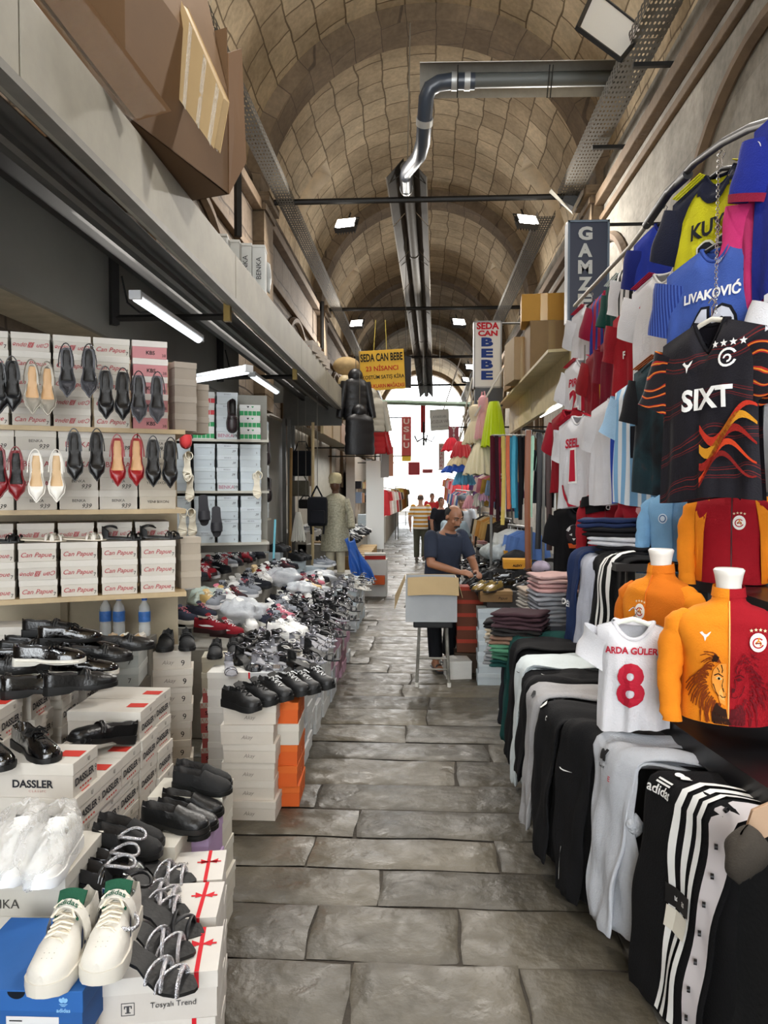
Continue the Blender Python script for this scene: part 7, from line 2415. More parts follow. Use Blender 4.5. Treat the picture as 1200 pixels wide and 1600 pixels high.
def person(loc, rz, label, skin='b98a6c', hairc='1c1714', shirt=None, trousers=None, J=None, voxel=.009, bald=False, moustache=False, head_rot=(0, 0, 0), shoes='1a1a1a', belly=.0, sleeve='short', scale=1.0, hair='short', face=True, shirt_m=None, curl=.6, sandal=False, tucked=False, cap=None):
 j = dict(pel=(0, 0, .93), waist=(0, 0, 1.06), chest=(0, 0, 1.28), neck=(0, .0, 1.45), head=(0, -.015, 1.585),
    hipL=(.09, 0, .9), kneeL=(.1, -.01, .48), ankL=(.1, .02, .09), hipR=(-.09, 0, .9), kneeR=(-.1, -.01, .48), ankR=(-.1, .02, .09),
    shL=(.185, .01, 1.39), elL=(.25, .03, 1.11), wrL=(.26, -.05, .87), shR=(-.185, .01, 1.39), elR=(-.25, .03, 1.11), wrR=(-.26, -.05, .87),
    hdL=(.0, -.2, -1), hdR=(.0, -.2, -1), pnL=(-1, 0, 0), pnR=(1, 0, 0), ftL=(0, -1, 0), ftR=(0, -1, 0))
 j.update(J or {})
 r = empty('person', loc, rz, label, 'person', None, scale=scale)
 sk = mat('skin_' + skin, H(skin), .5, var=.08, vscale=12, bump=.08, bscale=120)
 B = MB()
 # trunk
 tr = [(j['pel'], (.155, .115)), (j['waist'], (.15 + belly * .4, .112 + belly)), (j['chest'], (.165, .12 + belly * .3)), (V(j['chest']).lerp(V(j['neck']), .55), (.15, .10)), (j['neck'], (.06, .06))]
 pts, rs = [], []
 for (a, ra), (b, rb) in zip(tr, tr[1:]):
  for t in range(5):
   pts.append(V(a).lerp(V(b), t / 5)); rs.append((lerp(ra[0], rb[0], t / 5), lerp(ra[1], rb[1], t / 5)))
 pts.append(V(j['neck'])); rs.append((.06, .06))
 def trunk(m_, k, i0=0, i1=None):
  m_.tube(pts[i0:i1], [(a + k, b + k) for a, b in rs[i0:i1]], 22, up=(0, -1, 0))
 trunk(B, -.006)
 B.ball(j['pel'], .14, 16, rz=.12, ry=.11)
 hd = V(j['head'])
 limb(B, j['neck'], hd + V((0, .015, -.06)), .058, .052)
 Mh = Matrix.Translation(hd) @ Matrix.Rotation(head_rot[2], 4, 'Z') @ Matrix.Rotation(head_rot[0], 4, 'X') @ Matrix.Rotation(head_rot[1], 4, 'Y')
 B.ball((0, .012, .03), .074, 20, M=Mh, rz=.088, ry=.095)
 B.ball((0, -.02, -.035), .060, 18, M=Mh, rz=.078, ry=.07)
 B.ball((0, -.045, -.09), .034, 14, M=Mh, rz=.026, ry=.034)
 if face:
  B.tube([(0, -.088, .022), (0, -.098, -.004), (0, -.108, -.026), (0, -.094, -.036)], [.009, .0115, .016, .012], 10, M=Mh)
  for s in (-1, 1):
   B.ball((s * .013, -.093, -.03), .009, 8, M=Mh)
   B.tube([(s * .012, -.088, .034), (s * .034, -.084, .038), (s * .056, -.062, .03)], [.008, .0095, .008], 8, M=Mh)
   B.ball((s * .045, -.062, -.018), .020, 10, M=Mh)
  B.tube([(-.024, -.083, -.062), (0, -.09, -.06), (.024, -.083, -.062)], [.006, .0085, .006], 8, M=Mh)
  B.tube([(-.02, -.081, -.072), (0, -.087, -.073), (.02, -.081, -.072)], [.006, .009, .006], 8, M=Mh)
 for s in (-1, 1):
  B.ball((s * .076, .012, -.005), .012, 10, M=Mh, rz=.03, ry=.02)
 for s, S_ in ((1, 'L'), (-1, 'R')):
  limb(B, j['sh' + S_], j['el' + S_], .052, .042, bulge=.003)
  limb(B, j['el' + S_], j['wr' + S_], .042, .028, bulge=.004)
  limb(B, j['hip' + S_], j['knee' + S_], .085, .056, bulge=.004)
  limb(B, j['knee' + S_], j['ank' + S_], .054, .038, bulge=.008)
  a = V(j['ank' + S_]); f = V(j['ft' + S_]).normalized()
  B.tube([a + V((0, 0, -.045)) - f * .055, a + V((0, 0, -.05)) - f * .01, a + V((0, 0, -.06)) + f * .08, a + V((0, 0, -.068)) + f * .15, a + V((0, 0, -.072)) + f * .19],
    [(.034, .04), (.036, .045), (.042, .03), (.044, .02), (.03, .012)], 12)
  hand(B, j['wr' + S_], j['hd' + S_], j['pn' + S_], s, curl)
 bake(B, voxel, 'body', sk, r)
 # clothes: same volumes, looser, ending cleanly at the hems
 if shirt or shirt_m:
  C = MB()
  trunk(C, .014, 2 if not tucked else 3, -3)
  if not tucked:
   C.tube([V(j['pel']) + V((0, 0, -.10)), V(j['pel']), V(j['waist'])], [(.178 + belly * .3, .14 + belly * .7), (.175 + belly * .4, .135 + belly * .9), (.165 + belly * .4, .126 + belly)], 22, up=(0, -1, 0))
  for S_ in 'LR':
   a, b, c = V(j['sh' + S_]), V(j['el' + S_]), V(j['wr' + S_])
   C.ball(a, .068, 14)
   if sleeve == 'short':
    C.tube([a, a.lerp(b, .3), a.lerp(b, .82)], [.07, .07, .066], 16)
   else:
    C.tube([a, a.lerp(b, .5), b], [.068, .062, .056], 16); C.ball(b, .056, 14)
    C.tube([b, c], [.055, .042], 14)
  bake(C, voxel * 1.2, 'shirt', shirt_m or cloth(shirt, .12), r, 4)
  # collar
  n_ = V(j['neck'])
  MB().tube([n_ + V((.068 * cos(t), .062 * sin(t) - .01, -.045 + .02 * sin(t))) for t in [2 * pi * i / 16 for i in range(17)]], .013, 6, cap=False, flat=1.4).build('collar', cloth(shirt, .12) if shirt else shirt_m, r, smooth=60)
 if trousers:
  C = MB()
  C.tube([V(j['pel']) + V((0, 0, .06)), V(j['pel']), V(j['pel']) + V((0, 0, -.1))], [(.165, .125), (.17, .13), (.165, .13)], 20, up=(0, -1, 0))
  for S_ in 'LR':
   a, b, c = V(j['hip' + S_]), V(j['knee' + S_]), V(j['ank' + S_])
   C.ball(a, .1, 14)
   C.tube([a, a.lerp(b, .5), b], [.1, .088, .076], 16); C.ball(b, .074, 14)
   C.tube([b, b.lerp(c, .5), c.lerp(b, .06)], [.076, .074, .07], 16)
  bake(C, voxel * 1.2, 'trousers', cloth(trousers, .15), r, 4)
 for S_ in 'LR':
  a = V(j['ank' + S_]); f = V(j['ft' + S_]).normalized()
  q = MB()
  if sandal:
   q.tube([a + V((0, 0, -.078)) - f * .07, a + V((0, 0, -.078)) + f * .07, a + V((0, 0, -.08)) + f * .2], [(.04, .012), (.046, .012), (.044, .01)], 14)
   q.tube([a + f * .1 + V((s_ * .045, 0, -.075 + (.045 if abs(s_) < 1 else 0))) for s_ in (-1, -.5, .5, 1)], .012, 6, flat=.4)
  else:
   q.tube([a + V((0, 0, -.03)) - f * .07, a + V((0, 0, -.03)), a + V((0, 0, -.05)) + f * .1, a + V((0, 0, -.062)) + f * .17, a + V((0, 0, -.07)) + f * .215], [(.038, .05), (.046, .056), (.05, .04), (.05, .028), (.034, .016)], 14)
  q.build('shoe', leather(shoes, .5), r, smooth=60)
 hm = mat('hair_' + hairc, H(hairc), .7, bump=.5, bscale=200)
 hq = MB()
 def hair_pt(u, v, top):
  a = 2 * pi * u
  b = lerp(-.55, top, v)
  return Mh @ V((.0785 * cos(b) * cos(a), .014 + .1 * cos(b) * sin(a), .03 + .094 * sin(b)))
 if bald:
  hq.grid(lambda u, v: hair_pt(lerp(-.02, .52, u), v, .62), 20, 6)
 elif hair:
  hq.grid(lambda u, v: hair_pt(lerp(-.06, .56, u), v, 1.0), 20, 8)
  hq.grid(lambda u, v: Mh @ V((.079 * cos(lerp(.55, pi / 2, v)) * cos(2 * pi * u), .013 + .1 * cos(lerp(.55, pi / 2, v)) * sin(2 * pi * u), .034 + .094 * sin(lerp(.55, pi / 2, v)))), 20, 6)
 if hq.v:
  hq.build('hair', hm, r, smooth=80)
 if face:
  q = MB()
  for s in (-1, 1):
   q.tube([(s * .016, -.094, .042), (s * .036, -.089, .047), (s * .058, -.064, .038)], [.004, .0055, .003], 6, M=Mh)
  q.build('eyebrow', hm, r)
  q = MB()
  for s in (-1, 1):
   q.ball((s * .032, -.0745, .016), .0125, 10, M=Mh, rz=.007)
  q.build('eye', mat('eye_white', H('8c7c70'), .3), r)
  q = MB()
  for s in (-1, 1):
   q.ball((s * .032, -.084, .014), .0052, 8, M=Mh)
  q.build('iris', ink('1c120c'), r)
 if moustache:
  MB().tube([(-.034, -.085, -.06), (-.016, -.1, -.049), (0, -.103, -.047), (.016, -.1, -.049), (.034, -.085, -.06)], [.005, .0095, .0085, .0095, .005], 8, M=Mh).build('moustache', hm, r, smooth=60)
 if cap:
  q = MB().lathe([(.084, .03), (.088, .06), (.08, .1), (.05, .125), (0, .13)], 20, M=Mh, sy=1.2)
  q.build('cap', cloth(cap), r, smooth=60)
 return r
# the seller, sorting shoes
p = at(690, 1036, 7.55)
person((p.x, 7.5, 0.0), .62, 'moustached man in navy shirt and black trousers sorting shoes behind the carton stool', skin='8f6248', hairc='15110f', shirt='2b313f', trousers='141519',
  J=dict(chest=(0, -.07, 1.25), neck=(0, -.12, 1.41), head=(0, -.19, 1.53), shL=(.19, -.07, 1.34), shR=(-.19, -.07, 1.34), elL=(.25, -.18, 1.08), wrL=(.12, -.40, 1.0), elR=(-.26, -.16, 1.08), wrR=(-.10, -.40, 1.01),
    hdL=(-.35, -.9, -.1), hdR=(.35, -.9, -.05), pnL=(-.5, .2, -.8), pnR=(.5, .2, -.8), kneeL=(.1, -.04, .48), ankL=(.1, .03, .095), kneeR=(-.1, 0, .48), ankR=(-.12, -.06, .095), ftR=(-.35, -1, 0), ftL=(.1, -1, 0)),
  bald=True, moustache=True, head_rot=(.5, 0, .05), voxel=.0075, belly=.035, sandal=True, shoes='16161a', curl=.75)
stripe_m = pat_mat('striped_shirt', 'stripes', [(0, 'c58a2c'), (.5, 'e6e0d4')], 3.1)
for nd in stripe_m.node_tree.nodes:
 if nd.type == 'TEX_WAVE':
  nd.bands_direction = 'Z'
p = at(657, 878, 18.4)
person((p.x, 18.4, 0), pi - .05, 'balding man in mustard and white striped shirt walking away down the street', skin='b98a70', hairc='5a4a40', shirt=None, shirt_m=stripe_m, trousers='5a5a4c', bald=True, voxel=.012, face=False,
  J=dict(kneeL=(.1, -.06, .49), ankL=(.1, -.02, .1), kneeR=(-.1, 0, .47), ankR=(-.09, .14, .13), elL=(.27, .04, 1.12), wrL=(.26, -.06, .88), elR=(-.27, .05, 1.12), wrR=(-.27, -.02, .87)), belly=.04, shoes='6a6258')
p = at(675, 840, 24)
person((p.x, 24.0, 0), .2, 'person in red top with a dark shoulder bag beyond the striped man', skin='a97c64', shirt='c23436', trousers='2a2c34', voxel=.014, J=dict(ankR=(-.1, -.1, .1)))
p = at(722, 830, 14.2)
person((p.x, 14.2, 0), -.4, 'grey haired man in white shirt and dark vest behind the seller', skin='b08468', hairc='8a8580', shirt='c8cdd2', trousers='3a3c44', voxel=.012, cap='6a7078')
p = at(689, 850, 17.5)
person((p.x, 17.5, 0), .5, 'dark haired person in black top beyond the seller', skin='a87a60', shirt='1d1e24', trousers='24262c', voxel=.014, scale=.96)
p = at(700, 860, 12.4)
person((p.x, 12.4, 0), 2.6, 'person in pale blue shirt bending by the clothes rails behind the seller', skin='b08468', shirt='b9cbd6', trousers='5c7fae', voxel=.012, face=False,
  J=dict(chest=(0, -.18, 1.16), neck=(0, -.3, 1.26), head=(0, -.4, 1.34), shL=(.18, -.2, 1.22), shR=(-.18, -.2, 1.22), elL=(.24, -.3, .96), wrL=(.2, -.45, .82), elR=(-.24, -.3, .96), wrR=(-.2, -.45, .82)))
# the shoe in the seller's hands
L_DK.place((p.x - .0, 0, 0), (0, 0, 0), 'x', 'shoe') if False else None
sp = at(735, 905, 7.25)
o = L_BLK.place((sp.x - .03, 7.2, sp.z - .03), (-.9, .2, -1.2), 'black loafer held by the moustached man', 'shoe')
# stool with the carton
r = empty('folding_stool', label='metal frame stool with dark seat carrying the open carton', cat='stool')
s0 = at(676, 1072, 6.85)
lm = mat('chipped_paint', H('8b8880'), .5, .3, var=.5, vscale=9)
for (sx, sy) in ((-1, -1), (1, -1), (-1, 1), (1, 1)):
 b_ = V((s0.x + sx * .148, 6.85 + sy * .15, .0)); t_ = V((s0.x + sx * .125, 6.85 + sy * .13, .56))
 q = MB().tube([b_, t_], .014, 8)
 o = q.build('leg', lm, r, smooth=40)
 MB().tube([b_, b_ + V((0, 0, .04))], .018, 8).build('foot_cap', mat('cap_white', H('cfccc4'), .6), o)
for z in (.16, .26):
 MB().tube([(s0.x - .142, 6.71, z), (s0.x + .142, 6.71, z)], .009, 6).build('rung', lm, r)
MB().tube([(s0.x - .142, 6.99, .2), (s0.x + .142, 6.99, .2)], .009, 6).build('rung', lm, r)
MB().box((s0.x - .0, 6.85, .575), (.36, .34, .06)).build('seat', mat('seat_black', H('1b1b1c'), .7), r, bevel=.015)
r = empty('open_carton', (s0.x - .02, 6.83, .606), .02, 'open grey white carton with a hanging brown flap on the stool', 'carton')
m_ = MB()
W_, D_, H_ = .46, .36, .39
gw, br = card('b5b8ba'), card('b79f76')
m_.box((0, -D_ / 2, H_ / 2), (W_, .006, H_)).box((0, D_ / 2, H_ / 2), (W_, .006, H_)).box((-W_ / 2, 0, H_ / 2), (.006, D_, H_)).box((W_ / 2, 0, H_ / 2), (.006, D_, H_)).box((0, 0, .003), (W_, D_, .006))
m_.build('carton_body', gw, r)
m_ = MB().grid(lambda u, v: (lerp(-.215, .245, u), -D_ / 2 - .012 - .05 * v + .02 * (1 - v) * 0, H_ + .012 - .155 * v + .01 * sin(3 * u)), 8, 5)
m_.grid(lambda u, v: (lerp(-.215, .245, u), -D_ / 2 - .007 - .05 * v, H_ + .014 - .155 * v + .01 * sin(3 * u)), 8, 5, flip=True)
m_.build('front_flap', br, r)
MB().slab([(-W_ / 2 - .004, -D_ / 2, H_), (-W_ / 2 - .004, D_ / 2, H_), (-W_ / 2 - .1, D_ / 2, H_ - .2), (-W_ / 2 - .1, -D_ / 2 + .03, H_ - .28)], .005).build('side_flap', br, r)
MB().slab([(W_ / 2 + .004, -D_ / 2, H_), (W_ / 2 + .05, -D_ / 2, H_ - .17), (W_ / 2 + .05, D_ / 2, H_ - .17), (W_ / 2 + .004, D_ / 2, H_)], .005).build('side_flap', br, r)
MB().slab([(-W_ / 2, D_ / 2, H_), (W_ / 2, D_ / 2, H_), (W_ / 2, D_ / 2 + .16, H_ - .05), (-W_ / 2, D_ / 2 + .16, H_ - .05)], .005).build('back_flap', br, r)
# ================================================================== CARTONS ON THE LEFT FASCIA
tape = mat('clear_tape', (.9, .85, .75), .1, alpha=.35, spec=.9, bump=.6, bscale=50)
r = empty('large_brown_carton', label='large open brown carton overhanging the pale fascia at the top', cat='carton')
c_ = [at(203, 188, 3.42), at(302, 318, 4.02), at(350, 312, 4.42)]
bz = 3.52
brn = card('70553b'); brn2 = card('7e6143')
A_, B_, = V((-1.36, 3.36, bz)), V((-1.13, 4.28, bz))
Cc = V((-1.9, 4.55, bz)); Dd = V((-1.97, 3.6, bz))
up = V((0, 0, .95))
m_ = MB().slab([A_, B_, Cc, Dd], .006)
m_.slab([A_, A_ + up * .8, B_ + up * .62, B_], .006)
m_.slab([B_, B_ + up, Cc + up, Cc], .006)
m_.slab([Dd, Dd + up, A_ + up, A_], .006)
m_.build('carton_body', brn, r)
e = V((.22, .0, .12))
m_ = MB().slab([B_ + up * .62, A_ + up * .8, A_ + up * 1.25 + V((-.1, 0, 0)), B_ + up * 1.2 + V((-.12, 0, 0))], .006)
m_.build('flap', brn2, r)
m_ = MB().slab([B_, B_ + V((.05, .22, .28)), B_ + V((.03, .2, .95)), B_ + up * .85], .006)
m_.build('flap', card('7c5c3e'), r)
q = [at(283, 20, 4.5), at(348, 155, 4.2), at(334, 228, 4.2), at(278, 140, 4.5)]
q = [at(284, 5, 3.85), at(348, 152, 3.7), at(334, 230, 3.7), at(274, 145, 3.8)]
o = MB().slab(q, .05).build('pale_taped_carton', card('b59a70'), bevel=.004)
tag(o, 'pale carton crossed with shiny tape standing on the big brown carton', 'carton')
o2 = MB()
for t in (.2, .55, .85):
 a, b_ = q[0].lerp(q[1], t), q[3].lerp(q[2], t)
 n_ = (q[1] - q[0]).cross(q[3] - q[0]).normalized()
 d_ = (q[1] - q[0]).normalized() * .05
 for s in (-1, 1):
  o2.add([a + n_ * .056 * s if s > 0 else a - n_ * .004, a + d_ + (n_ * .056 if s > 0 else n_ * -.004), b_ + d_ + (n_ * .056 if s > 0 else n_ * -.004), b_ + (n_ * .056 if s > 0 else n_ * -.004)], [(0, 1, 2, 3)])
o2.build('tape_strip', tape, o)
q = [at(60, -40, 2.9), at(112, 0, 2.9), at(256, 160, 3.4), at(240, 183, 3.4), at(205, 180, 3.35)]
o = MB().slab([at(48, -20, 2.75), at(205, 182, 3.3), at(256, 168, 3.4), at(110, -25, 2.85)], .05).build('wrapped_carton', card('7e5f42'), bevel=.004)
tag(o, 'flat brown carton wrapped in clear film leaning on the fascia edge', 'carton')
a4 = [at(44, -20, 2.71), at(203, 188, 3.26), at(262, 170, 3.36), at(112, -25, 2.80)]
film = MB().grid(lambda u, v: a4[0].lerp(a4[1], u).lerp(a4[3].lerp(a4[2], u), v) + V((0, -.012 + .006 * sin(14 * u + 8 * v), -.01 + .006 * sin(19 * v + 5 * u))), 30, 12)
film.build('film', mat('stretch_film', (.95, .85, .72), .08, alpha=.1, spec=.9, bump=.8, bscale=30), o, smooth=80)
q = at(205, 60, 3.7)
o = MB().box((0, 0, 0), (.5, .5, .7)).build('carton_shade_block', card('5c4632'), loc=(-1.9, 3.9, 4.35), rot=(0, 0, .25))  # dark block added to stand for the shade inside the open carton
tag(o, 'dark brown carton inside the open large carton', 'carton')
# white lettered boxes standing on the fascia
B_BUP = make_box(.112, .2, .40, 'd2d6d6', 'd9dddd', simple=False, lidk=.06)
for i, (px, d, sc_) in enumerate(((402, 6.3, 1), (381, 6.25, 1), (362, 6.1, .95), (342, 5.9, .9))):
 p = at(px, 440, d)
 o = B_BUP.place((p.x, d + .1, 3.502), (0, 0, .12), 'white shoe box standing on end on the fascia, %s' % ['farthest, with full upright lettering', 'second from the far end', 'third from the far end', 'nearest the big carton'][i], 'shoe box', 'white boxes standing on the fascia', scale=(1, 1, sc_))
 if i < 2:
  MB().text('BENKA', (0, 0, 0), (0, 0, 1), (-1, 0, 0), h=.042, mi=0).build('lettering', ink('3a3a3e'), o, loc=(0, -.104, .2))
o = MB().grid(lambda u, v: (.09 * (u - .5), .02 * sin(5 * v), .25 * (v - .5) + .02 * sin(4 * u)), 6, 8).build('white_plastic_sack', mat('plastic_white', H('cfd2d0'), .3), smooth=80, loc=at(414, 432, 6.6))
m_ = o.modifiers.new('t', 'SOLIDIFY'); m_.thickness = .03
tag(o, 'small white plastic sack hanging over the fascia by the lettered boxes', 'sack')
B_RW = make_box(.16, .2, .13, 'd9cfc4', 'dfd6cc', front=[('OK', 'b03a34', 0, .5, .5, dict(bold=.05))])
for i in range(5):
 B_RW.place((-1.40, 9.1 + .3 * i, 3.502), (0, 0, -.2), 'white packet with red print on the far fascia, %s from the near end' % ORD[i], 'packet', 'packets on the far fascia')
# ================================================================== LEFT STREET BEYOND THE SHOE SHOP
def frame_sign(px, py, w_px, h_px, d, name, label, face, texts, rz=0.0, th=.1, frame=None, cat='sign', tilt=0.0):
 """a rectangular sign with its face towards -Y; px, py = centre"""
 c = at(px, py, d)
 W, Hh = w_px * d / FPX, h_px * d / FPX
 r = empty(name, c, rz, label, cat, rot=(0, tilt, rz))
 MB().box((0, th / 2, 0), (W, th, Hh)).build('panel', face if not isinstance(face, str) else mat('sign_' + face, H(face), .45), r, bevel=.006)
 if frame:
  m_ = MB()
  t = .022
  for s in (-1, 1):
   m_.box((s * (W / 2 - t / 2), -.004, 0), (t, .03, Hh)).box((0, -.004, s * (Hh / 2 - t / 2)), (W, .03, t))
  m_.build('rim', mat('rim_' + frame, H(frame), .5), r)
 if d > 7 and 'sign' in name and name != 'sign_base':
  xw = (2.8 if c.x > 0 else -2.7) - c.x
  MB().tube([(0, th / 2, Hh / 2 - .02), (xw * cos(rz), th / 2 - xw * sin(rz), Hh / 2 - .02)], .018, 6).build('wall_bracket', dark_steel, r)
 for (t, x, z, h, w, c_, kw) in texts:
  k = {}
  if h:
   k['h'] = h * Hh
  if w:
   k['w'] = w * W
  MB().text(t, (x * W, -.012 if frame else -.004, z * Hh), (1, 0, 0), (0, 0, 1), mi=0, lift=.002, **k, **kw).build('lettering', ink(c_), r)
 return r
BD = dict(bold=.045)
sl = [(ch, -.08, .37 - .165 * i, .135, .34, 'b9b9b4', dict(bold=.05)) for i, ch in enumerate('GAMZE')]
frame_sign(919, 424, 63, 154, 8.0, 'hanging_sign', 'tall navy hanging sign with grey stacked letters beside the shirt rail', '101a33', sl + [('KUMAŞ', -.1, -.44, .08, .6, '22304f', dict(bold=.03))], frame='5c6a78', th=.16)
c = at(919, 500, 7.99)
sg = [('SEDA', 0, .425, .105, .8, 'b3202c', BD), ('CAN', 0, .315, .085, .7, 'b3202c', BD)] + [(ch, -.02, .185 - .165 * i, .135, .42, '253a7a', dict(bold=.06)) for i, ch in enumerate('BEBE')]
frame_sign(762, 554, 43, 103, 12.2, 'hanging_sign', 'tall white hanging sign with red and blue stacked letters above the tulle dresses', 'c9c6c2', sg, frame='8a8a8c', th=.2)
frame_sign(764, 620, 43, 28, 12.2, 'sign_base', 'black lower box under the white sign with stacked letters', '1c1c20', [], th=.2)
ylw = mat('banner_yellow', H('d2a31c'), .6, var=.08)
r = frame_sign(597, 578, 70, 62, 12.9, 'cloth_banner', 'yellow cloth banner with black and red lines hung beside the black jackets', ylw,
    [('SEDA CAN BEBE', 0, .32, .2, .94, '1c1a14', dict(bold=.03)), ('23 NİSANCI', 0, .06, .16, .72, 'b0281e', dict(bold=.02)), ('KOSTÜM SATIŞ KİRA', .02, -.17, .15, .94, '1c1a14', dict(bold=.02)), ('ÇOCUKLARIN MAĞAZASI', .02, -.39, .15, .92, 'b0281e', dict(bold=.02))], th=.012, tilt=-.05)
for i, (a, b_) in enumerate((((587, 500), (584, 548)), ((602, 500), (604, 546)))):
 o = MB().tube([at(*a, 12.9), at(*b_, 12.9)], .006, 5).build('banner_string', mat('string_yellow', H('d8c05a'), .7))
 tag(o, 'yellow string holding the cloth banner, %s of two' % ['left', 'right'][i], 'string')
o = MB().box((0, 0, 0), (.22, .25, .6)).build('loudspeaker_box', mat('speaker_black', H('26262a'), .6), loc=at(634, 582, 15))
tag(o, 'dark box speaker hanging behind the yellow banner', 'speaker')
def puffer(loc, rz, label, col, W=.5, Lb=.62, rows=6, hood=True, sleeves=True, group='jackets hung by the banner', slv=None):
 r = empty('quilted_jacket', loc, rz, label, 'jacket', group)
 cm = mat('nylon_' + col, H(col), .45, bump=.2, bscale=60)
 def fn(u, v):
  a = 2 * pi * u
  bul = 1 + .05 * abs(sin(pi * rows * v))
  w = W / 2 * prof([(0, .35), (.08, .8), (.2, .95), (1, 1.0)], v) * bul
  d = .12 * prof([(0, .5), (.2, .9), (1, 1)], v) * bul
  return (w * (abs(cos(a)) ** .8) * (1 if cos(a) > 0 else -1), d * sin(a), -v * Lb)
 MB().grid(fn, 28, rows * 6, closeu=True).build('shell', cm, r, smooth=60)
 if sleeves:
  for s in (-1, 1):
   pp = [V((s * (W / 2 - .03), 0, -.08)).lerp(V((s * (W / 2 + .08), -.03, -.08 - Lb * .85)), i / 20) for i in range(21)]
   MB().tube(pp, [.075 * (1 + .05 * abs(sin(pi * 5 * i / 20))) * (1 - .25 * i / 20) for i in range(21)], 14, up=(0, 1, 0)).build('sleeve', slv or cm, r, smooth=60)
 if hood:
  MB().ball((0, .03, .03), .13, 16, rz=.13, ry=.11).build('hood', cm, r, smooth=80)
 return r
puffer(at(556, 590, 12.4), .3, 'black hooded jacket hanging topmost by the yellow banner', '16161a', W=.42, Lb=.7)
puffer(at(562, 646, 12.2), .4, 'black quilted vest hanging below the hooded jacket', '131318', W=.5, Lb=.68, sleeves=False, rows=4)
puffer(at(540, 600, 12.7), .3, 'cream jacket half hidden behind the black hooded one', 'c2b08a', W=.5, Lb=.62)
puffer(at(580, 620, 12.8), .5, 'pale grey jacket behind the black quilted vest', 'b7b2a4', W=.5, Lb=.6)
puffer(at(582, 665, 13.2), .4, 'bright red quilted jacket under the black vest', 'b01c22', W=.5, Lb=.5, rows=5)
o = MB().ball((0, 0, 0), .24, 18, rz=.16, ry=.2).build('cream_cloth_bundle', cloth('b99f74', .2), smooth=80, loc=at(541, 572, 12.9))
tag(o, 'cream cloth bundle on the fascia corner behind the hooded jacket', 'cloth bundle')
# second awning on the left, with its cream panels
r = empty('far_left_awning', label='cream and pink panelled awning edge beyond the shoe shop', cat='awning')
for i in range(9):
 c_ = ['d8c49a', 'd9c7a4', 'd6b49a', 'dcae9c', 'e0c6b8', 'd9c9b0', 'dccab0', 'd2c0a8', 'd8c8b4'][i]
 MB().box((-1.75 + .02 * i, 13.4 + 1.25 * i, 3.0), (.05, 1.22, .42)).build('awning_panel', card(c_), r)
MB().slab([(-1.75, 12.9, 2.78), (-1.6, 24, 2.78), (-2.7, 24, 3.1), (-2.7, 12.9, 3.1)], .03).build('awning_roof', card('8a8274'), r)
o = MB().box((-2.2, 13.0, 3.6), (1.0, .05, .5)).build('far_left_board', mat('dark_grey_sheet', H('4a4944'), .6))
tag(o, kind='structure')
o = MB().box((-2.78, 18, 1.6), (.04, 10.5, 3.2)).build('wall_far_shop', mat('pale_shop_wall', H('857d6c'), .6, var=.2))
tag(o, kind='structure')
c = at(586, 780, 17.5)
o = MB().box((c.x, c.y, 1.45), (.42, .12, 2.1)).build('white_wall_panel', mat('bright_panel', H('f2f2ee'), .5))
tag(o, 'tall plain white panel lit by the shop lamp beyond the costume', 'panel')
# bags, poles and a white dress in the gap
for i, (px, py0, py1, d, col, w, nm) in enumerate(((472, 690, 745, 12.6, '191a1f', .32, 'black shoulder bag hanging highest beside the shutter guides'), (468, 742, 776, 12.6, '5c584c', .34, 'olive zip bag hanging under the black bag'), (478, 775, 795, 12.4, '1b1b1c', .24, 'small black pouch hanging by the backpack'))):
 a, b_ = at(px, py0, d), at(px, py1, d)
 r = empty('hanging_bag', label=nm, cat='bag')
 h_ = a.z - b_.z
 MB().box((a.x, d, b_.z + h_ * .38), (w, .14, h_ * .72)).build('bag_body', cloth(col, .15), r, bevel=.03)
 MB().tube([(a.x - w * .4, d, b_.z + h_ * .7), (a.x - w * .2, d, a.z), (a.x + w * .2, d, a.z), (a.x + w * .4, d, b_.z + h_ * .7)], .012, 6).build('strap', cloth(col, .15), r)
r = empty('backpack', label='black nylon backpack hanging before the brocade costume', cat='backpack')
a = at(496, 797, 10.9)
MB().box((a.x, 10.9, a.z - .02), (.30, .16, .44)).build('main_bag', cloth('1a1b20', .2), r, bevel=.06)
MB().box((a.x + .01, 10.79, a.z - .1), (.24, .08, .2)).build('front_pocket', cloth('1d1e23', .2), r, bevel=.03)
for s in (-1, 1):
 MB().tube([(a.x + s * .08, 10.84, a.z + .2), (a.x + s * .03, 10.83, a.z + .3), (a.x, 10.85, a.z + .36)], .013, 6).build('strap', cloth('1a1b20', .2), r)
 MB().tube([(a.x + s * .1, 10.9, a.z - .22), (a.x + s * .09, 10.88, a.z - .36)], .016, 6).build('strap', cloth('1a1b20', .2), r)
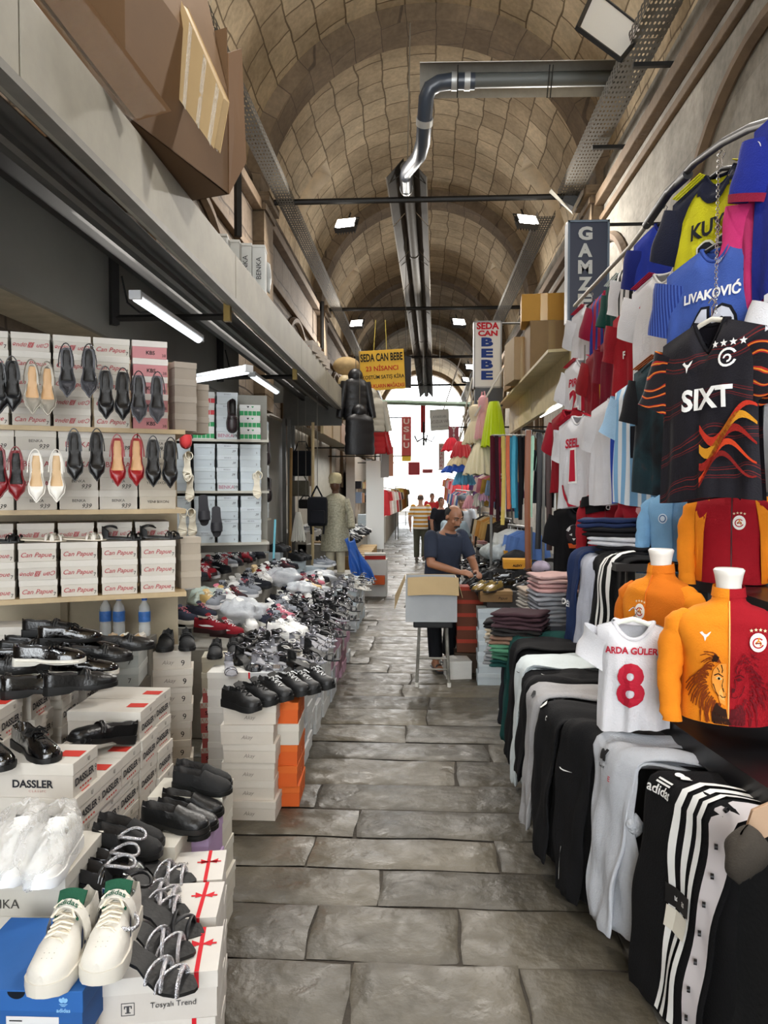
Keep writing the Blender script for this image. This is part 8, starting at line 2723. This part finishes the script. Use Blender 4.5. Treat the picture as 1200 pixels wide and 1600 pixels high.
def frock(loc, label, col, tiers, top=.0, W=.16, bodice=None, name='tulle_dress', group='hanging dresses', soft=.12, sc=1.0, strap=True):
 """bodice plus gathered skirt; tiers: list of (z, radius)"""
 r = empty(name, loc, random.uniform(0, 6), label, 'dress', group, scale=sc)
 tm = mat('tulle_' + col, H(col), .8, bump=.3, bscale=120, spec=.1, sheen=.4)
 rd = random.Random(label)
 nf = 17
 if bodice:
  MB().lathe([(.045, 0), (.1, -.04), (.105, -.14), (.075, -.26), (.08, -.28)], 22, sy=.6).build('bodice', cloth(bodice, .1), r, smooth=60)
  if strap:
   for s in (-1, 1):
    MB().tube([(s * .06, 0, -.03), (s * .035, 0, .06)], .012, 6).build('shoulder_strap', cloth(bodice, .1), r)
 for k, (z0, r0, z1, r1) in enumerate(tiers):
  ph = rd.uniform(0, 6)
  def fn(u, v, z0=z0, r0=r0, z1=z1, r1=r1, ph=ph):
   a = 2 * pi * u
   rr_ = lerp(r0, r1, v ** .7)
   rr_ *= 1 + soft * v * sin(nf * a + ph) + .05 * v * sin(7 * a + 2 * ph)
   return (rr_ * cos(a), rr_ * sin(a) * .7, lerp(z0, z1, v) + .015 * v * sin(11 * a + ph))
  MB().grid(fn, 96, 8, closeu=True).build('skirt_layer', tm, r, smooth=80)
 return r
frock(at(466, 800, 11.6), 'small white net dress hanging beside the shutter guides', 'd9d6cc', [(0, .04, -.46, .13)], name='net_dress', group=None)
for i, (x0, y0, x1, y1, d, c_, nm) in enumerate(((488, 828, 489, 660, 11.9, 'c9b48a', 'pale wooden pole standing by the backpack'), (452, 800, 455, 700, 12.2, '9a7a4a', 'thin brown pole leaning at the shutter guides'))):
 o = MB().tube([(at(x0, y0, d).x, d, 0), at(x1, y1, d)], .025, 8).build('wooden_pole', mat('wood_' + c_, H(c_), .6, var=.2))
 tag(o, nm, 'pole')
r = empty('costume_dummy', label='dummy in long silver brocade coat and turban style hat', cat='dummy')
c = at(524, 862, 11.5)
broc = mat('brocade', H('b9b49c'), .5, metal=.2, var=.5, vscale=38, bump=.4, bscale=70)
zb = c.z
MB().lathe([(.12, .0), (.235, .02), (.22, .3), (.17, .55), (.185, .75), (.16, .86), (.06, .92)], 28, sy=.75, M=Matrix.Translation((c.x, 11.5, zb))).build('coat', broc, r, smooth=60)
for s in (-1, 1):
 MB().tube([(c.x + s * .16, 11.5, zb + .82), (c.x + s * .235, 11.48, zb + .6), (c.x + s * .26, 11.42, zb + .38)], [.06, .055, .065], 14).build('sleeve', broc, r, smooth=60)
 MB().tube([(c.x + s * .08, 11.5, zb + .05), (c.x + s * .09, 11.5, zb - .32)], [.075, .06], 12).build('trouser_leg', cloth('cfc6ac', .1), r, smooth=60)
MB().tube([(c.x, 11.5, zb + .9), (c.x, 11.5, zb + .98)], .05, 12).build('neck', mat('dummy_brown', H('5a3a28'), .5), r)
MB().ball((c.x, 11.49, zb + 1.04), .075, 18, rz=.1, ry=.09).build('head', mat('dummy_brown', H('5a3a28'), .5), r, smooth=80)
MB().lathe([(.09, 0), (.105, .03), (.10, .06), (.108, .09), (.09, .15), (.05, .17), (0, .175)], 22, M=Matrix.Translation((c.x, 11.5, zb + 1.07))).build('hat', cloth('cbbf9a', .15), r, smooth=60)
MB().box((c.x, 11.5, (zb - .32) / 2), (.6, .6, zb - .32)).build('stand', step_m, r)
# blue plastic sheet
c = at(555, 880, 10.9)
o = MB().grid(lambda u, v: (c.x - .1 + .34 * v * (.4 + .6 * u) + .12 * (u - .5) + .02 * sin(9 * u + 7 * v), 10.9 + .05 * sin(11 * u) * v + .12 * u, c.z + .35 - .62 * v + .03 * sin(7 * u)), 20, 16).build('blue_plastic_sheet', mat('plastic_blue', H('2f62b8'), .3, alpha=.9, bump=.5, bscale=30), smooth=80)
m_ = o.modifiers.new('t', 'SOLIDIFY'); m_.thickness = .006
tag(o, 'blue plastic sheet falling beside the pale boxes below the costume', 'plastic sheet')
B_CTN = make_box(.4, .4, .32, 'a8885a', 'b2935f', lidk=.2, name='brown_carton')
rw = random.Random(77)
for j in range(6):
 for k in range(2):
  B_CTN.place((-1.12 - .04 * k, 13.0 + .5 * j, .32 * k), (0, 0, rw.uniform(-.06, .06)), 'brown carton along the street edge beyond the blue sheet, %s %s from the near end' % (['lower', 'upper'][k], ORD[j]), 'carton', 'brown cartons at the street edge')
B_WB = make_box(.42, .42, .62, 'e2e0da', 'e6e4de', lidk=.1, name='white_crate')
c = at(595, 905, 12.6)
B_WB.place((c.x - .1, 12.6, 0), (0, 0, 0), 'plain white box at the near end of the brown cartons', 'box')
B_RDB = make_box(.36, .26, .1, 'b8322c', 'e0ddd6', name='shoe_box')
B_RDB.place((c.x - .1, 12.6, .622), (0, 0, .1), 'red shoe box on the plain white box', 'shoe box')
o = MB().box((0, 0, 0), (.2, .16, .14)).build('orange_box', card('d8602c'), loc=at(590, 908, 12.2) + V((.02, 0, .02)))
tag(o, 'small orange box on the ground before the brown cartons', 'box')
r = empty('far_shoe_table', label='long pale table of shoes behind the brown cartons', cat='table')
MB().box((-1.75, 15.6, .42), (.9, 5.4, .84)).build('table_body', step_m, r)
MB().box((-2.35, 15.6, .52), (.6, 5.4, 1.04)).build('raised_step', step_m, r)
far_k = [SN_BLK, kits[0], kits[4], S_WH3, F_WHT, kits[1], F_BEI]
fn_ = ['black', 'white', 'grey', 'white strappy', 'white flat', 'dark', 'beige flat']
for j in range(14):
 for c in range(5):
  k = rw.randrange(7)
  x = -1.4 - .19 * c
  far_k[k].place((x, 13.2 + .36 * j, .845 if x > -2.05 else 1.045), (0, 0, -pi / 2 + rw.uniform(-.5, .5)), '%s shoe on the far table, %s row, %s from the street' % (fn_[k], ORD[j], ORD[c]), 'shoe', 'shoes on the far table')
for j in range(5):
 for i in range(3):
  if j == 0:
   B_BLF.place((-1.5, 18.8, .85 + .112 * i), (0, 0, .05), 'pale blue box on the far stand, %s' % from_top(i, 3), 'shoe box', 'pale blue boxes on the far stand')
r = empty('far_stand', label='pale stand under the far blue boxes', cat='table')
MB().box((-1.6, 19.6, .424), (.8, 2.2, .848)).build('stand_body', step_m, r)
# ================================================================== SIGNS DEEP IN THE STREET
frame_sign(635, 682, 15, 62, 21, 'hanging_sign', 'red vertical hanging sign with pale letters in the bright gap', 'c03a30', [(ch, 0, .38 - .2 * i, .14, .6, 'f0d8cc', dict(bold=.03)) for i, ch in enumerate('USLU')], th=.15)
frame_sign(635, 716, 14, 9, 21, 'hanging_sign', 'small yellow panel under the red vertical sign', 'e6c21c', [], th=.15)
frame_sign(593, 643, 11, 24, 19, 'hanging_sign', 'small black sign with white letters behind the jackets', '151517', [('NE', 0, .25, .3, .7, 'f0f0f0', BD), ('PE', 0, -.2, .3, .7, 'f0f0f0', BD)], th=.12)
frame_sign(602, 722, 12, 48, 17, 'hanging_sign', 'grey vertical sign beyond the red jacket', '8b8683', [], rz=.25, th=.12)
frame_sign(611, 721, 8, 46, 17.2, 'hanging_sign', 'pale orange vertical sign beside the grey one', 'c8886a', [], rz=.25, th=.12)
frame_sign(647, 732, 18, 20, 26, 'shop_sign', 'square red lit shop sign above the far crowd', 'c4222e', [('SALE', 0, .2, .25, .8, 'f4b0b0', BD), ('OUTLET', 0, -.2, .25, .8, 'f4b0b0', BD)] if False else [], th=.15)
frame_sign(668, 736, 16, 6, 30, 'shop_sign', 'long thin red sign beyond the square red one', 'd8606a', [], th=.1)
frame_sign(690, 713, 9, 40, 24, 'hanging_sign', 'narrow white hanging sign with faint red letters', 'e6dcd8', [(ch, 0, .38 - .15 * i, .1, .5, 'c05a60', {}) for i, ch in enumerate('KUAFÖR')], th=.12)
frame_sign(709, 678, 16, 24, 16, 'hanging_sign', 'small dark red sign with white letters under the pale banner', '9c1a2c', [('Y', 0, .28, .36, .5, 'f0e4e4', BD), ('İ', 0, -.18, .45, .2, 'f0e4e4', BD)], th=.12)
frame_sign(687, 656, 30, 33, 20, 'cloth_banner', 'grey white cloth banner with faint lines over the far street', 'b9b9b0', [('AYAKKABI', 0, .15, .12, .7, '6a6a6a', {}), ('UCUZLUK VAR', 0, -.08, .14, .9, '6a5a5a', {}), ('BÜYÜK İNDİRİM', 0, -.3, .1, .85, '7a7a7a', {})], th=.02, tilt=-.06)
o = MB().box((0, 0, 0), (.16, .02, 1.0)).build('red_pennant', cloth('c0383c', .1), loc=at(661, 652, 24))
tag(o, 'narrow red pennant hanging in the middle of the far street', 'pennant')
r = empty('hanging_ornament', label='dark iron hanging ornament below the red pennant', cat='ornament')
c = at(662, 684, 23.5)
MB().tube([c + V((0, 0, .5)), c + V((0, 0, -.25))], .03, 8).build('stem', dark_steel, r)
for i in range(5):
 a = 2 * pi * i / 5
 MB().tube([c, c + V((.25 * cos(a), .25 * sin(a), -.12)), c + V((.36 * cos(a), .36 * sin(a), .06))], .022, 6).build('arm', dark_steel, r)
o = MB().tube([at(585, 628, 20), at(735, 632, 20)], .07, 6).build('green_beam', mat('green_paint', H('7f9482'), .6, var=.3))
tag(o, 'pale green lattice beam crossing the street behind the banner', 'beam')
for i, (a, b_, d) in enumerate((((718, 690), (752, 575), 19), ((706, 740), (738, 590), 19.5), ((693, 640), (720, 560), 22))):
 o = MB().tube([at(*a, d), at(*b_, d)], .022, 6).build('awning_strut', mat('strut_white', H('c6c2b8'), .6))
 tag(o, 'thin pale awning strut near the white sign, %s from the right' % ['first', 'second', 'third'][i], 'strut', 'awning struts')
# bright end of the street: plain facade and ground outside
o = MB().box((0, 64, 3), (14, .3, 6)).build('exterior_facade', mat('outside_plaster', H('e8e4da'), .8))
tag(o, kind='structure')
# ================================================================== RIGHT STREET
rfas = mat('right_fascia', H('c9b98e'), .6, .05, var=.15)
r = empty('right_fascia', label='cream fascia of the clothes stall under the brown cartons', cat='fascia')
for a, b_ in ((7.6, 10.2), (10.22, 12.8)):
 MB().box((1.52, (a + b_) / 2, 3.0), (.06, b_ - a, .46)).build('fascia_panel', rfas, r)
MB().slab([(1.27, 7.6, 3.23), (1.27, 12.8, 3.23), (2.8, 12.8, 3.3), (2.8, 7.6, 3.3)], .03).build('fascia_roof', rfas, r)
for i in range(1):
 pass
def carton(px, py, w_px, h_px, d, dep, rz, label, col, tape_c='c9a648', flaps=False, zb=None):
 c = at(px, py, d)
 W, Hh = w_px * d / FPX, h_px * d / FPX
 r = empty('carton', (c.x, c.y, c.z - Hh / 2 if zb is None else zb), rz, label, 'carton', 'cartons on the right fascia')
 m_ = MB()
 m_.box((0, dep / 2, Hh / 2), (W, dep, Hh))
 m_.build('carton_body', card(col), r, bevel=.006)
 m_ = MB().box((0, -.002, Hh / 2), (W * .16, .003, Hh * .98)).box((0, dep / 2, Hh + .001), (W * .16, dep, .003))
 m_.build('tape', mat('tape_' + tape_c, H(tape_c), .25, alpha=.8), r)
 return r
carton(850, 496, 68, 42, 9.25, .5, -.1, 'honey coloured carton wrapped in tape on top of the brown one', 'c08f3c', 'd8a848', zb=3.265 + 78 * 9.2 / FPX + .004)
carton(862, 556, 66, 78, 9.2, .5, .0, 'large plain brown carton in the middle of the right stack', '8d7350', '9c8258', zb=3.265)
carton(815, 600, 24, 66, 9.9, .6, .1, 'tall pale brown carton at the street side of the right stack', 'a89272', 'b8a888', zb=3.265)
carton(808, 530, 18, 50, 10.6, .5, .1, 'narrow brown carton behind the honey coloured one', '94713f', 'a88450', zb=3.265)
# LED tube over the clothes stall
r = empty('led_tube', label='bright LED tube under the cream fascia beyond the number one shirt', cat='led tube')
a, b_ = at(876, 633, 8.0), at(845, 650, 10.2)
MB().tube([a, b_], .02, 8).build('tube', mat('led_glow', (.95, .98, 1), .4, emit=12), r)
MB().tube([a + V((0, 0, .03)), b_ + V((0, 0, .03))], .015, 6).build('holder', mat('batten_white', H('d9dadb'), .5), r)
r = empty('led_tube', label='upright LED tube glowing between the upper busts', cat='led tube')
a, b_ = at(1001, 745, 5.3), at(998, 800, 5.3)
MB().tube([a, b_], .012, 8).build('tube', mat('led_glow', (.95, .98, 1), .4, emit=12), r)
MB().box(((a + b_) / 2 + V((0, .03, 0))), (.04, .02, .3)).build('holder', mat('batten_white', H('d9dadb'), .5), r)
# tulle dresses on a slanted arm
o = MB().tube([at(742, 650, 11.2), at(787, 575, 11.0)], .014, 6).build('dress_arm', mat('arm_white', H('c8c4bc'), .5))
tag(o, 'slanted pale arm from which the tulle dresses hang', 'arm')
frock(at(772, 628, 11.0), 'yellow green tulle skirt hanging before the pink dress', 'c6dc1e', [(0, .1, -.66, .24), (-.02, .09, -.6, .2)], name='tulle_skirt')
frock(at(755, 618, 11.2), 'pink dress with net skirt beside the yellow green one', 'd9a0a0', [(-.26, .08, -.66, .17)], bodice='dca4a8')
frock(at(743, 632, 11.35), 'cream dress with gathered skirt left of the pink one', 'dcd0ae', [(-.26, .08, -.6, .2)], bodice='ded2b4')
frock(at(752, 690, 11.3), 'wide cream tulle skirt hanging under the pink dress', 'e4dab8', [(0, .12, -.5, .36), (-.04, .1, -.42, .3)], name='tulle_skirt')
frock(at(722, 690, 11.8), 'red and cream frilled dress at the left of the group', 'b83038', [(0, .1, -.25, .2)], name='tulle_skirt')
frock(at(720, 712, 11.9), 'cream frill under the red one', 'dccba4', [(0, .15, -.16, .26)], name='tulle_skirt')
frock(at(722, 724, 11.9), 'blue frilled skirt, lowest at the left of the group', '2f58b8', [(0, .2, -.14, .32)], name='tulle_skirt')
frock(at(725, 738, 12.2), 'turquoise frilled skirt under the blue one', '6ab4d8', [(0, .14, -.2, .22)], name='tulle_skirt')
for i, (px, py, c_) in enumerate(((705, 698, 'd8283c'), (735, 788, 'd89aa4'), (748, 785, 'c8c4b8'), (757, 776, 'cfa0b8'), (760, 700, 'e08a9a'))):
 frock(at(px, py - 14, 12.6), '%s puffed child skirt on the far rail' % ['red', 'rose', 'pale grey', 'mauve', 'salmon'][i], c_, [(0, .06, -.22, .18)], name='child_skirt', group='puffed skirts on the far rail')
def rail(px0, py0, d0, px1, py1, d1, label, legs=True, zl=.0):
 r = empty('clothes_rail', label=label, cat='clothes rail')
 a, b_ = at(px0, py0, d0), at(px1, py1, d1)
 MB().tube([a, b_], .016, 8).build('bar', steel, r)
 if legs:
  for q in (a, b_):
   MB().tube([q, (q.x, q.y, .86 if 6.9 < q.y < 9.72 and q.x < 1.7 else .9 if 9.8 < q.y < 11.8 and q.x < 1.85 else 0)], .016, 8).build('leg', steel, r)
 return a, b_
def hung_strip(p, L_, w, col, label, cat, name, group, thick=.006, sway=0.0):
 m_ = MB()
 rd = random.Random(label)
 ph = rd.uniform(0, 6)
 pts = [V((p.x + .01 * sin(3 * t + ph) + sway * t, p.y, p.z - L_ * t)) for t in [i / 12 for i in range(13)]]
 m_.tube(pts, [(w / 2, thick)] * 13, 8, up=(0, 1, 0))
 o = m_.build(name, cloth(col, .12) if name != 'leather_belt' else leather(col, .45), smooth=60)
 return tag(o, label, cat, group)
a, b_ = rail(768, 681, 8.6, 850, 681, 8.4, 'near clothes rail holding the hanging scarves and belts')
scol = [('4a1420', 'burgundy'), ('6a1a2a', 'wine red'), ('2a1018', 'dark plum'), ('8a2a3a', 'red'), ('c8b060', 'straw'), ('d8d4c8', 'white'), ('c86a4a', 'coral'), ('3a8aa8', 'turquoise'), ('4a9ab4', 'sea blue'), ('2f7c98', 'teal blue'),
  ('151518', 'black'), ('1a1a1e', 'black'), ('101014', 'black'), ('cfd8cc', 'pale mint'), ('a8d0b8', 'mint')]
for i, (c_, nm) in enumerate(scol):
 t = i / len(scol) * .82
 p = a.lerp(b_, t)
 hung_strip(p + V((0, -.02 + .04 * (i % 2), 0)), random.uniform(.75, 1.05), .045, c_, '%s scarf on the near rail, %s from the left' % (nm, ORD[i]), 'scarf', 'hanging_scarf', 'scarves on the near rail')
for i, (px, py0, py1, d, c_, nm) in enumerate(((826, 672, 892, 7.6, '7a4526', 'tan brown'), (842, 676, 858, 7.9, '121214', 'black'), (858, 678, 860, 7.9, '3a2420', 'dark brown'), (874, 690, 852, 7.8, '5a4a34', 'olive brown'), (893, 770, 880, 7.4, '54503a', 'khaki'))):
 p, q = at(px, py0, d), at(px, py1, d)
 o = hung_strip(p, p.z - q.z, .06, c_, '%s leather belt hanging long in front of the clothes rail' % nm, 'belt', 'leather_belt', 'belts by the clothes rail')
 MB().tube([(p.x - .03, d, p.z), (p.x + .03, d, p.z), (p.x + .03, d, p.z - .06), (p.x - .03, d, p.z - .06), (p.x - .03, d, p.z)], .005, 6).build('buckle', mat('chrome', H('c8c8c8'), .2, .9), o)
r = empty('belt_bar', label='dark bar carrying the leather belts', cat='bar')
MB().tube([at(815, 670, 7.75), at(900, 680, 7.75)], .015, 8).build('bar', dark_steel, r)
MB().tube([at(900, 680, 7.75), (at(900, 680, 7.75).x, 7.75, 0)], .015, 8).build('leg', dark_steel, r)
gcols = [('e0c9a0', 'cream'), ('c9a060', 'ochre'), ('b0883a', 'mustard'), ('d8c4a0', 'sand'), ('8fa8c8', 'pale blue'), ('5a78b0', 'blue'), ('e6e0d8', 'white'), ('c83a3e', 'red'), ('d88a9a', 'pink'), ('6a4a7a', 'violet'), ('22242a', 'black'), ('9ab8a0', 'sage')]
def garments(px0, py0, d0, px1, py1, d1, n, L_, label, grp, legs=True, cols=None, W=.36):
 a, b_ = rail(px0, py0, d0, px1, py1, d1, label, legs)
 rd = random.Random(label)
 ang = atan2(b_.y - a.y, b_.x - a.x)
 for i in range(n):
  p = a.lerp(b_, (i + .5) / n)
  c_, nm = rd.choice(cols or gcols)
  o = empty('hanging_garment', (p.x, p.y, p.z - .03), ang + pi / 2 + rd.uniform(-.25, .25), '%s garment, %s along the %s' % (nm, ORD[i], label.split(' holding')[0]), 'garment', grp)
  def fn(u, v):
   a_ = 2 * pi * u
   w = W / 2 * prof([(0, .3), (.12, .95), (.3, .85), (1, 1)], v)
   return (w * cos(a_), (.02 + .03 * v) * sin(a_) + .01 * sin(8 * cos(a_)) * v, -.02 - L_ * v)
  MB().grid(fn, 20, 8, closeu=True).build('garment_body', cloth(c_, .12), o, smooth=80)
  for s in (-1, 1):
   MB().tube([(s * W * .42, 0, -.08), (s * W * .58, 0, -.32)], [.06, .045], 10, flat=.5, up=(0, 1, 0)).build('sleeve', cloth(c_, .12), o, smooth=60)
  MB().tube([(0, 0, -.02), (0, 0, .03), (.015, 0, .045)], .004, 5).build('hanger_hook', mat('chrome', H('c8c8c8'), .2, .9), o)
garments(845, 690, 9.2, 905, 700, 8.6, 7, .7, 'second rail behind the belts holding pale garments', 'garments on the second rail', cols=[('c8e0c8', 'pale green'), ('9ac8c0', 'aqua'), ('22242a', 'black'), ('d8d8d4', 'white'), ('8fb0a8', 'sage')])
garments(755, 800, 12.2, 800, 812, 9.8, 8, .52, 'low rail beyond the table holding beige garments', 'garments on the low beige rail', cols=[('e0c9a0', 'cream'), ('c9a060', 'ochre'), ('c8904a', 'mustard'), ('d8c4a0', 'sand'), ('3a3430', 'dark'), ('9c1c2c', 'red')])
garments(795, 820, 9.6, 830, 825, 8.6, 6, .45, 'low rail behind the tan belt holding blue garments', 'garments on the low blue rail', cols=[('5a78b0', 'blue'), ('8fa8c8', 'pale blue'), ('6a8ac4', 'mid blue'), ('d8d8d4', 'white')])
garments(750, 735, 13.5, 800, 745, 11.5, 7, .5, 'upper rail beyond the dresses holding mixed garments', 'garments on the upper far rail')
garments(712, 765, 19, 735, 768, 15, 7, .7, 'far rail on the right holding colourful garments', 'garments on the far right rail', cols=[('c83a3e', 'red'), ('d88a9a', 'pink'), ('e6e0d8', 'white'), ('5a78b0', 'blue'), ('e0a060', 'orange')])
garments(700, 745, 28, 722, 748, 20, 8, .8, 'farthest right rail holding bright garments', 'garments on the farthest right rail', cols=[('d84a4e', 'red'), ('e89aa4', 'pink'), ('e6e0d8', 'white'), ('e8b070', 'orange')])
garments(598, 762, 19.5, 622, 765, 27, 9, .7, 'far rail on the left holding mixed garments', 'garments on the far left rail', cols=[('e6e0d8', 'white'), ('d8b0a8', 'pale pink'), ('3a3c44', 'dark'), ('c8c0b0', 'beige'), ('c83a3e', 'red')])
garments(618, 760, 27, 634, 762, 38, 8, .9, 'farthest left rail holding bright garments', 'garments on the farthest left rail', cols=[('d84a4e', 'red'), ('e8d070', 'yellow'), ('e6e0d8', 'white'), ('e8a060', 'orange'), ('3a3c50', 'navy')])
# hung black t-shirt with printed tiger style face
c = at(912, 790, 6.0)
j_ = jersey((c.x, 6.2, c.z), -.7, 'black T shirt with orange and white animal print beside the bright red bust', cloth('111114', .1), cloth('111114', .1), W=.46, Lb=.62, seed=90, group=None, hanger=None,
   prints=[('poly', [disc(0, 0, .075, .085)], 0, .40, 1.0, ink('2a2226')), ('poly', ringp(0, .0, .06, .085, .4, 2.7, 10) + [[(-.05, .0), (-.02, .012), (-.02, -.01)], [(.05, .0), (.02, -.01), (.02, .012)], [(-.02, -.03), (.02, -.03), (0, -.05)]], 0, .40, 1.0, wprint),
     ('poly', [[(-.06, -.06), (.06, -.06), (.05, -.1), (-.05, -.1)]], 0, .42, 1.0, ink('d8602c'))])
r = empty('right_shoe_table', label='table of dark shoes and boots in front of the seller', cat='table')
tz_ = .86
MB().box((1.15, 8.3, tz_ / 2), (1.1, 2.9, tz_)).build('table_body', mat('table_dark', H('3a3634'), .8, var=.3), r)
rs_ = [L_BLK, L_PAT, SLD, SN_BLKL, L_GLT, S_HEELB]
rn_ = ['black loafer', 'glossy black shoe', 'dark slide', 'black trainer', 'glittery dark shoe', 'black heeled sandal']
rw = random.Random(31)
for j in range(9):
 for c in range(4):
  k = rw.randrange(6)
  rs_[k].place((.72 + .2 * c + rw.uniform(-.02, .02), 7.05 + .29 * j, tz_), (0, 0, pi / 2 + rw.uniform(-.7, .7)), '%s on the right shoe table, %s row, %s from the street' % (rn_[k], ORD[j], ORD[c]), 'shoe', 'shoes on the right table')
L_GLD = make_loafer('7a6430', '2a2018', .2, coat=.5, laces='8a7440', strap=False, name='gold_lace_shoe')
pair(L_GLD, (.70, 6.98, tz_), pi / 2 + .9, .1, ['gold lace shoe at the near corner of the right table, left', 'gold lace shoe at the near corner of the right table, right'], group='gold lace shoes')
B_ORX = make_box(.3, .2, .1, 'd8962c', 'e0a030', front=[('ALEXY', '2a1c10', 0, .55, .4, BD)])
B_ORX.place((1.12, 8.9, tz_ + .12), (0, 0, .05), 'orange lettered box among the boots on the right table', 'shoe box')
B_ORX.place((1.02, 8.0, tz_ + .1), (0, 0, -.05), 'orange yellow box under dark shoes on the right table', 'shoe box')
m2 = [B_WHITE2] * 8
for i in range(8):
 B_BLF.place((.66 + .01 * (i % 2), 6.88, .1 * i), (0, 0, 0), 'pale grey box under the right table edge, %s' % from_top(i, 8), 'shoe box', 'pale boxes under the right table') if i < 7 else None
B_PAP = make_box(.3, .2, .1, '8a6a44', '8f7048', front=[('Papue', '2a2018', .2, .5, .5, SCR)])
B_PAP.place((.68, 6.9, .77), (0, 0, .02), 'brown box with dark script on top of the pale stack', 'shoe box')
B_BRR = make_box(.26, .2, .13, '6a3a26', 'b0402c', lidk=.3)
for i in range(5):
 B_BRR.place((.47, 7.35, .2 + .13 * i), (0, 0, 0), 'brown box with red lid behind the pale stack, %s' % from_top(i, 5), 'shoe box', 'brown boxes with red lids')
o = MB().box((.47, 7.35, .098), (.3, .24, .196)).build('low_crate', card('4a3a2c'))
tag(o, 'dark crate under the brown boxes with red lids', 'crate')
B_WB.place((.34, 7.1, 0), (0, 0, .15), 'white box lying on the ground behind the stool', 'box', scale=(.55, .6, .28))
# pale crumpled things and boots on the table's rear
for i, (px, py, d, c_, s) in enumerate(((785, 868, 9.0, 'b9c0c2', .16), (770, 880, 9.4, 'c4cac8', .15), (845, 905, 7.6, 'a89aa8', .1), (805, 905, 8.4, '2a2a2c', .14), (830, 890, 8.8, '24221f', .15))):
 q = at(px, py, d)
 rr = random.Random(i + 60)
 ph = [rr.uniform(0, 6) for _ in range(4)]
 o = MB().grid(lambda u, v: (s * cos(2 * pi * u) * sin(pi * v) * (1 + .2 * sin(8 * pi * u + ph[0])), s * sin(2 * pi * u) * sin(pi * v), s * .7 * -cos(pi * v) * (1 + .15 * sin(6 * pi * u + ph[1]))), 24, 12, closeu=True).build('bagged_shoes' if i < 2 else 'rolled_belts', cloth(c_, .3), smooth=70, loc=(q.x, q.y, tz_ + .1 + s * .4))
 tag(o, ['pale bagged shoes at the rear of the right table, nearer', 'pale bagged shoes at the rear of the right table, farther', 'mauve bundle by the tan belt on the right table', 'black boot bundle on the right table', 'dark brown boot bundle behind the tan belt'][i], 'bundle')
# heaps of folded clothes behind the seller
for j in range(4):
 for i in range(3):
  nm, c_ = [('pink', 'c89a98'), ('cream', 'd8ccb4'), ('black', '1c1c20'), ('white', 'd8d6d0')][(i + j) % 4]
  folded(c_, (1.0 + .12 * (j % 2), 10.2 + .4 * j, .9 + .05 * i), .3 * j, '%s folded garment behind the seller, %s of the %s pile' % (nm, from_top(i, 3), ORD[j]), 'folded piles behind the seller')
r = empty('far_clothes_table', label='dark table of folded clothes behind the seller', cat='table')
MB().box((1.35, 10.8, .449), (1.0, 1.9, .898)).build('table_body', mat('table_dark', H('3a3634'), .8), r)
rw = random.Random(91)
for s, x0 in ((-1, -1.25), (1, 1.25)):
 r = empty('far_counter', label='pale goods counter far down the street on the %s side' % ('shoe shop' if s < 0 else 'shirt stall'), cat='table')
 MB().box((s * 1.75, 31.5, .45), (1.0, 13, .9)).build('counter_body', card('d8d2c4'), r)
 MB().box((s * 2.45, 31.5, 1.5), (.3, 13, 3.0)).build('back_board', card('e0d8cc'), r)
 for j in range(12):
  for k in range(3):
   c_, nm = rw.choice([('d8686a', 'red'), ('e8d8a0', 'yellow'), ('e6e0d8', 'white'), ('e6e0d8', 'white'), ('e8b890', 'orange'), ('a0b4d0', 'blue'), ('2a2a30', 'black')])
   z = (.9, 1.35, 1.85)[k]
   w, h = rw.uniform(.3, .6), rw.uniform(.15, .4)
   x = s * (1.45 if k == 0 else 2.2)
   o = MB().box((0, 0, h / 2), (.3 if k == 0 else .2, w, h)).build('goods_packet', card(c_), loc=(x, 25.4 + 1.05 * j, z), bevel=.01)
   tag(o, '%s packet on the far %s counter, %s tier, %s bay' % (nm, ['left', 'right'][s > 0], ['lowest', 'middle', 'top'][k], ORD[j]), 'packet', 'packets on the far counters')
# cords and arms that hold the hanging things
def hang(px, py, d, ztop, owner_label):
 for o in COL.objects:
  if o.parent is None and o.get('label', '').startswith(owner_label):
   bpy.context.view_layer.update()
   a = at(px, py, d)
   q = MB().tube([a, (a.x, a.y, ztop)], .006, 5).build('hanging_cord', mat('cord_grey', H('6a665e'), .7))
   q.parent = o
   q.matrix_parent_inverse = o.matrix_world.inverted()
   return
for (px, py, d, zt_, lb) in ((634, 565, 15.0, 6.9, 'dark box speaker'), (661, 640, 24, 8.9, 'narrow red pennant'), (662, 676, 23.5, 8.9, 'dark iron hanging ornament'), (472, 695, 12.6, 3.3, 'black shoulder bag'),
        (468, 744, 12.6, 3.3, 'olive zip bag'), (478, 780, 12.4, 3.3, 'small black pouch'), (496, 764, 10.9, 3.2, 'black nylon backpack'), (466, 800, 11.6, 3.3, 'small white net dress'), (912, 790, 6.2, 3.0, 'black T shirt'),
        (556, 580, 12.4, 4.2, 'black hooded jacket'), (562, 636, 12.2, 4.2, 'black quilted vest'), (582, 655, 13.2, 4.2, 'bright red quilted'), (687, 640, 20, 6.67, 'grey white cloth banner')):
 hang(px, py, d, zt_, lb)
for p_ in PROTOS:
 p_.finish()
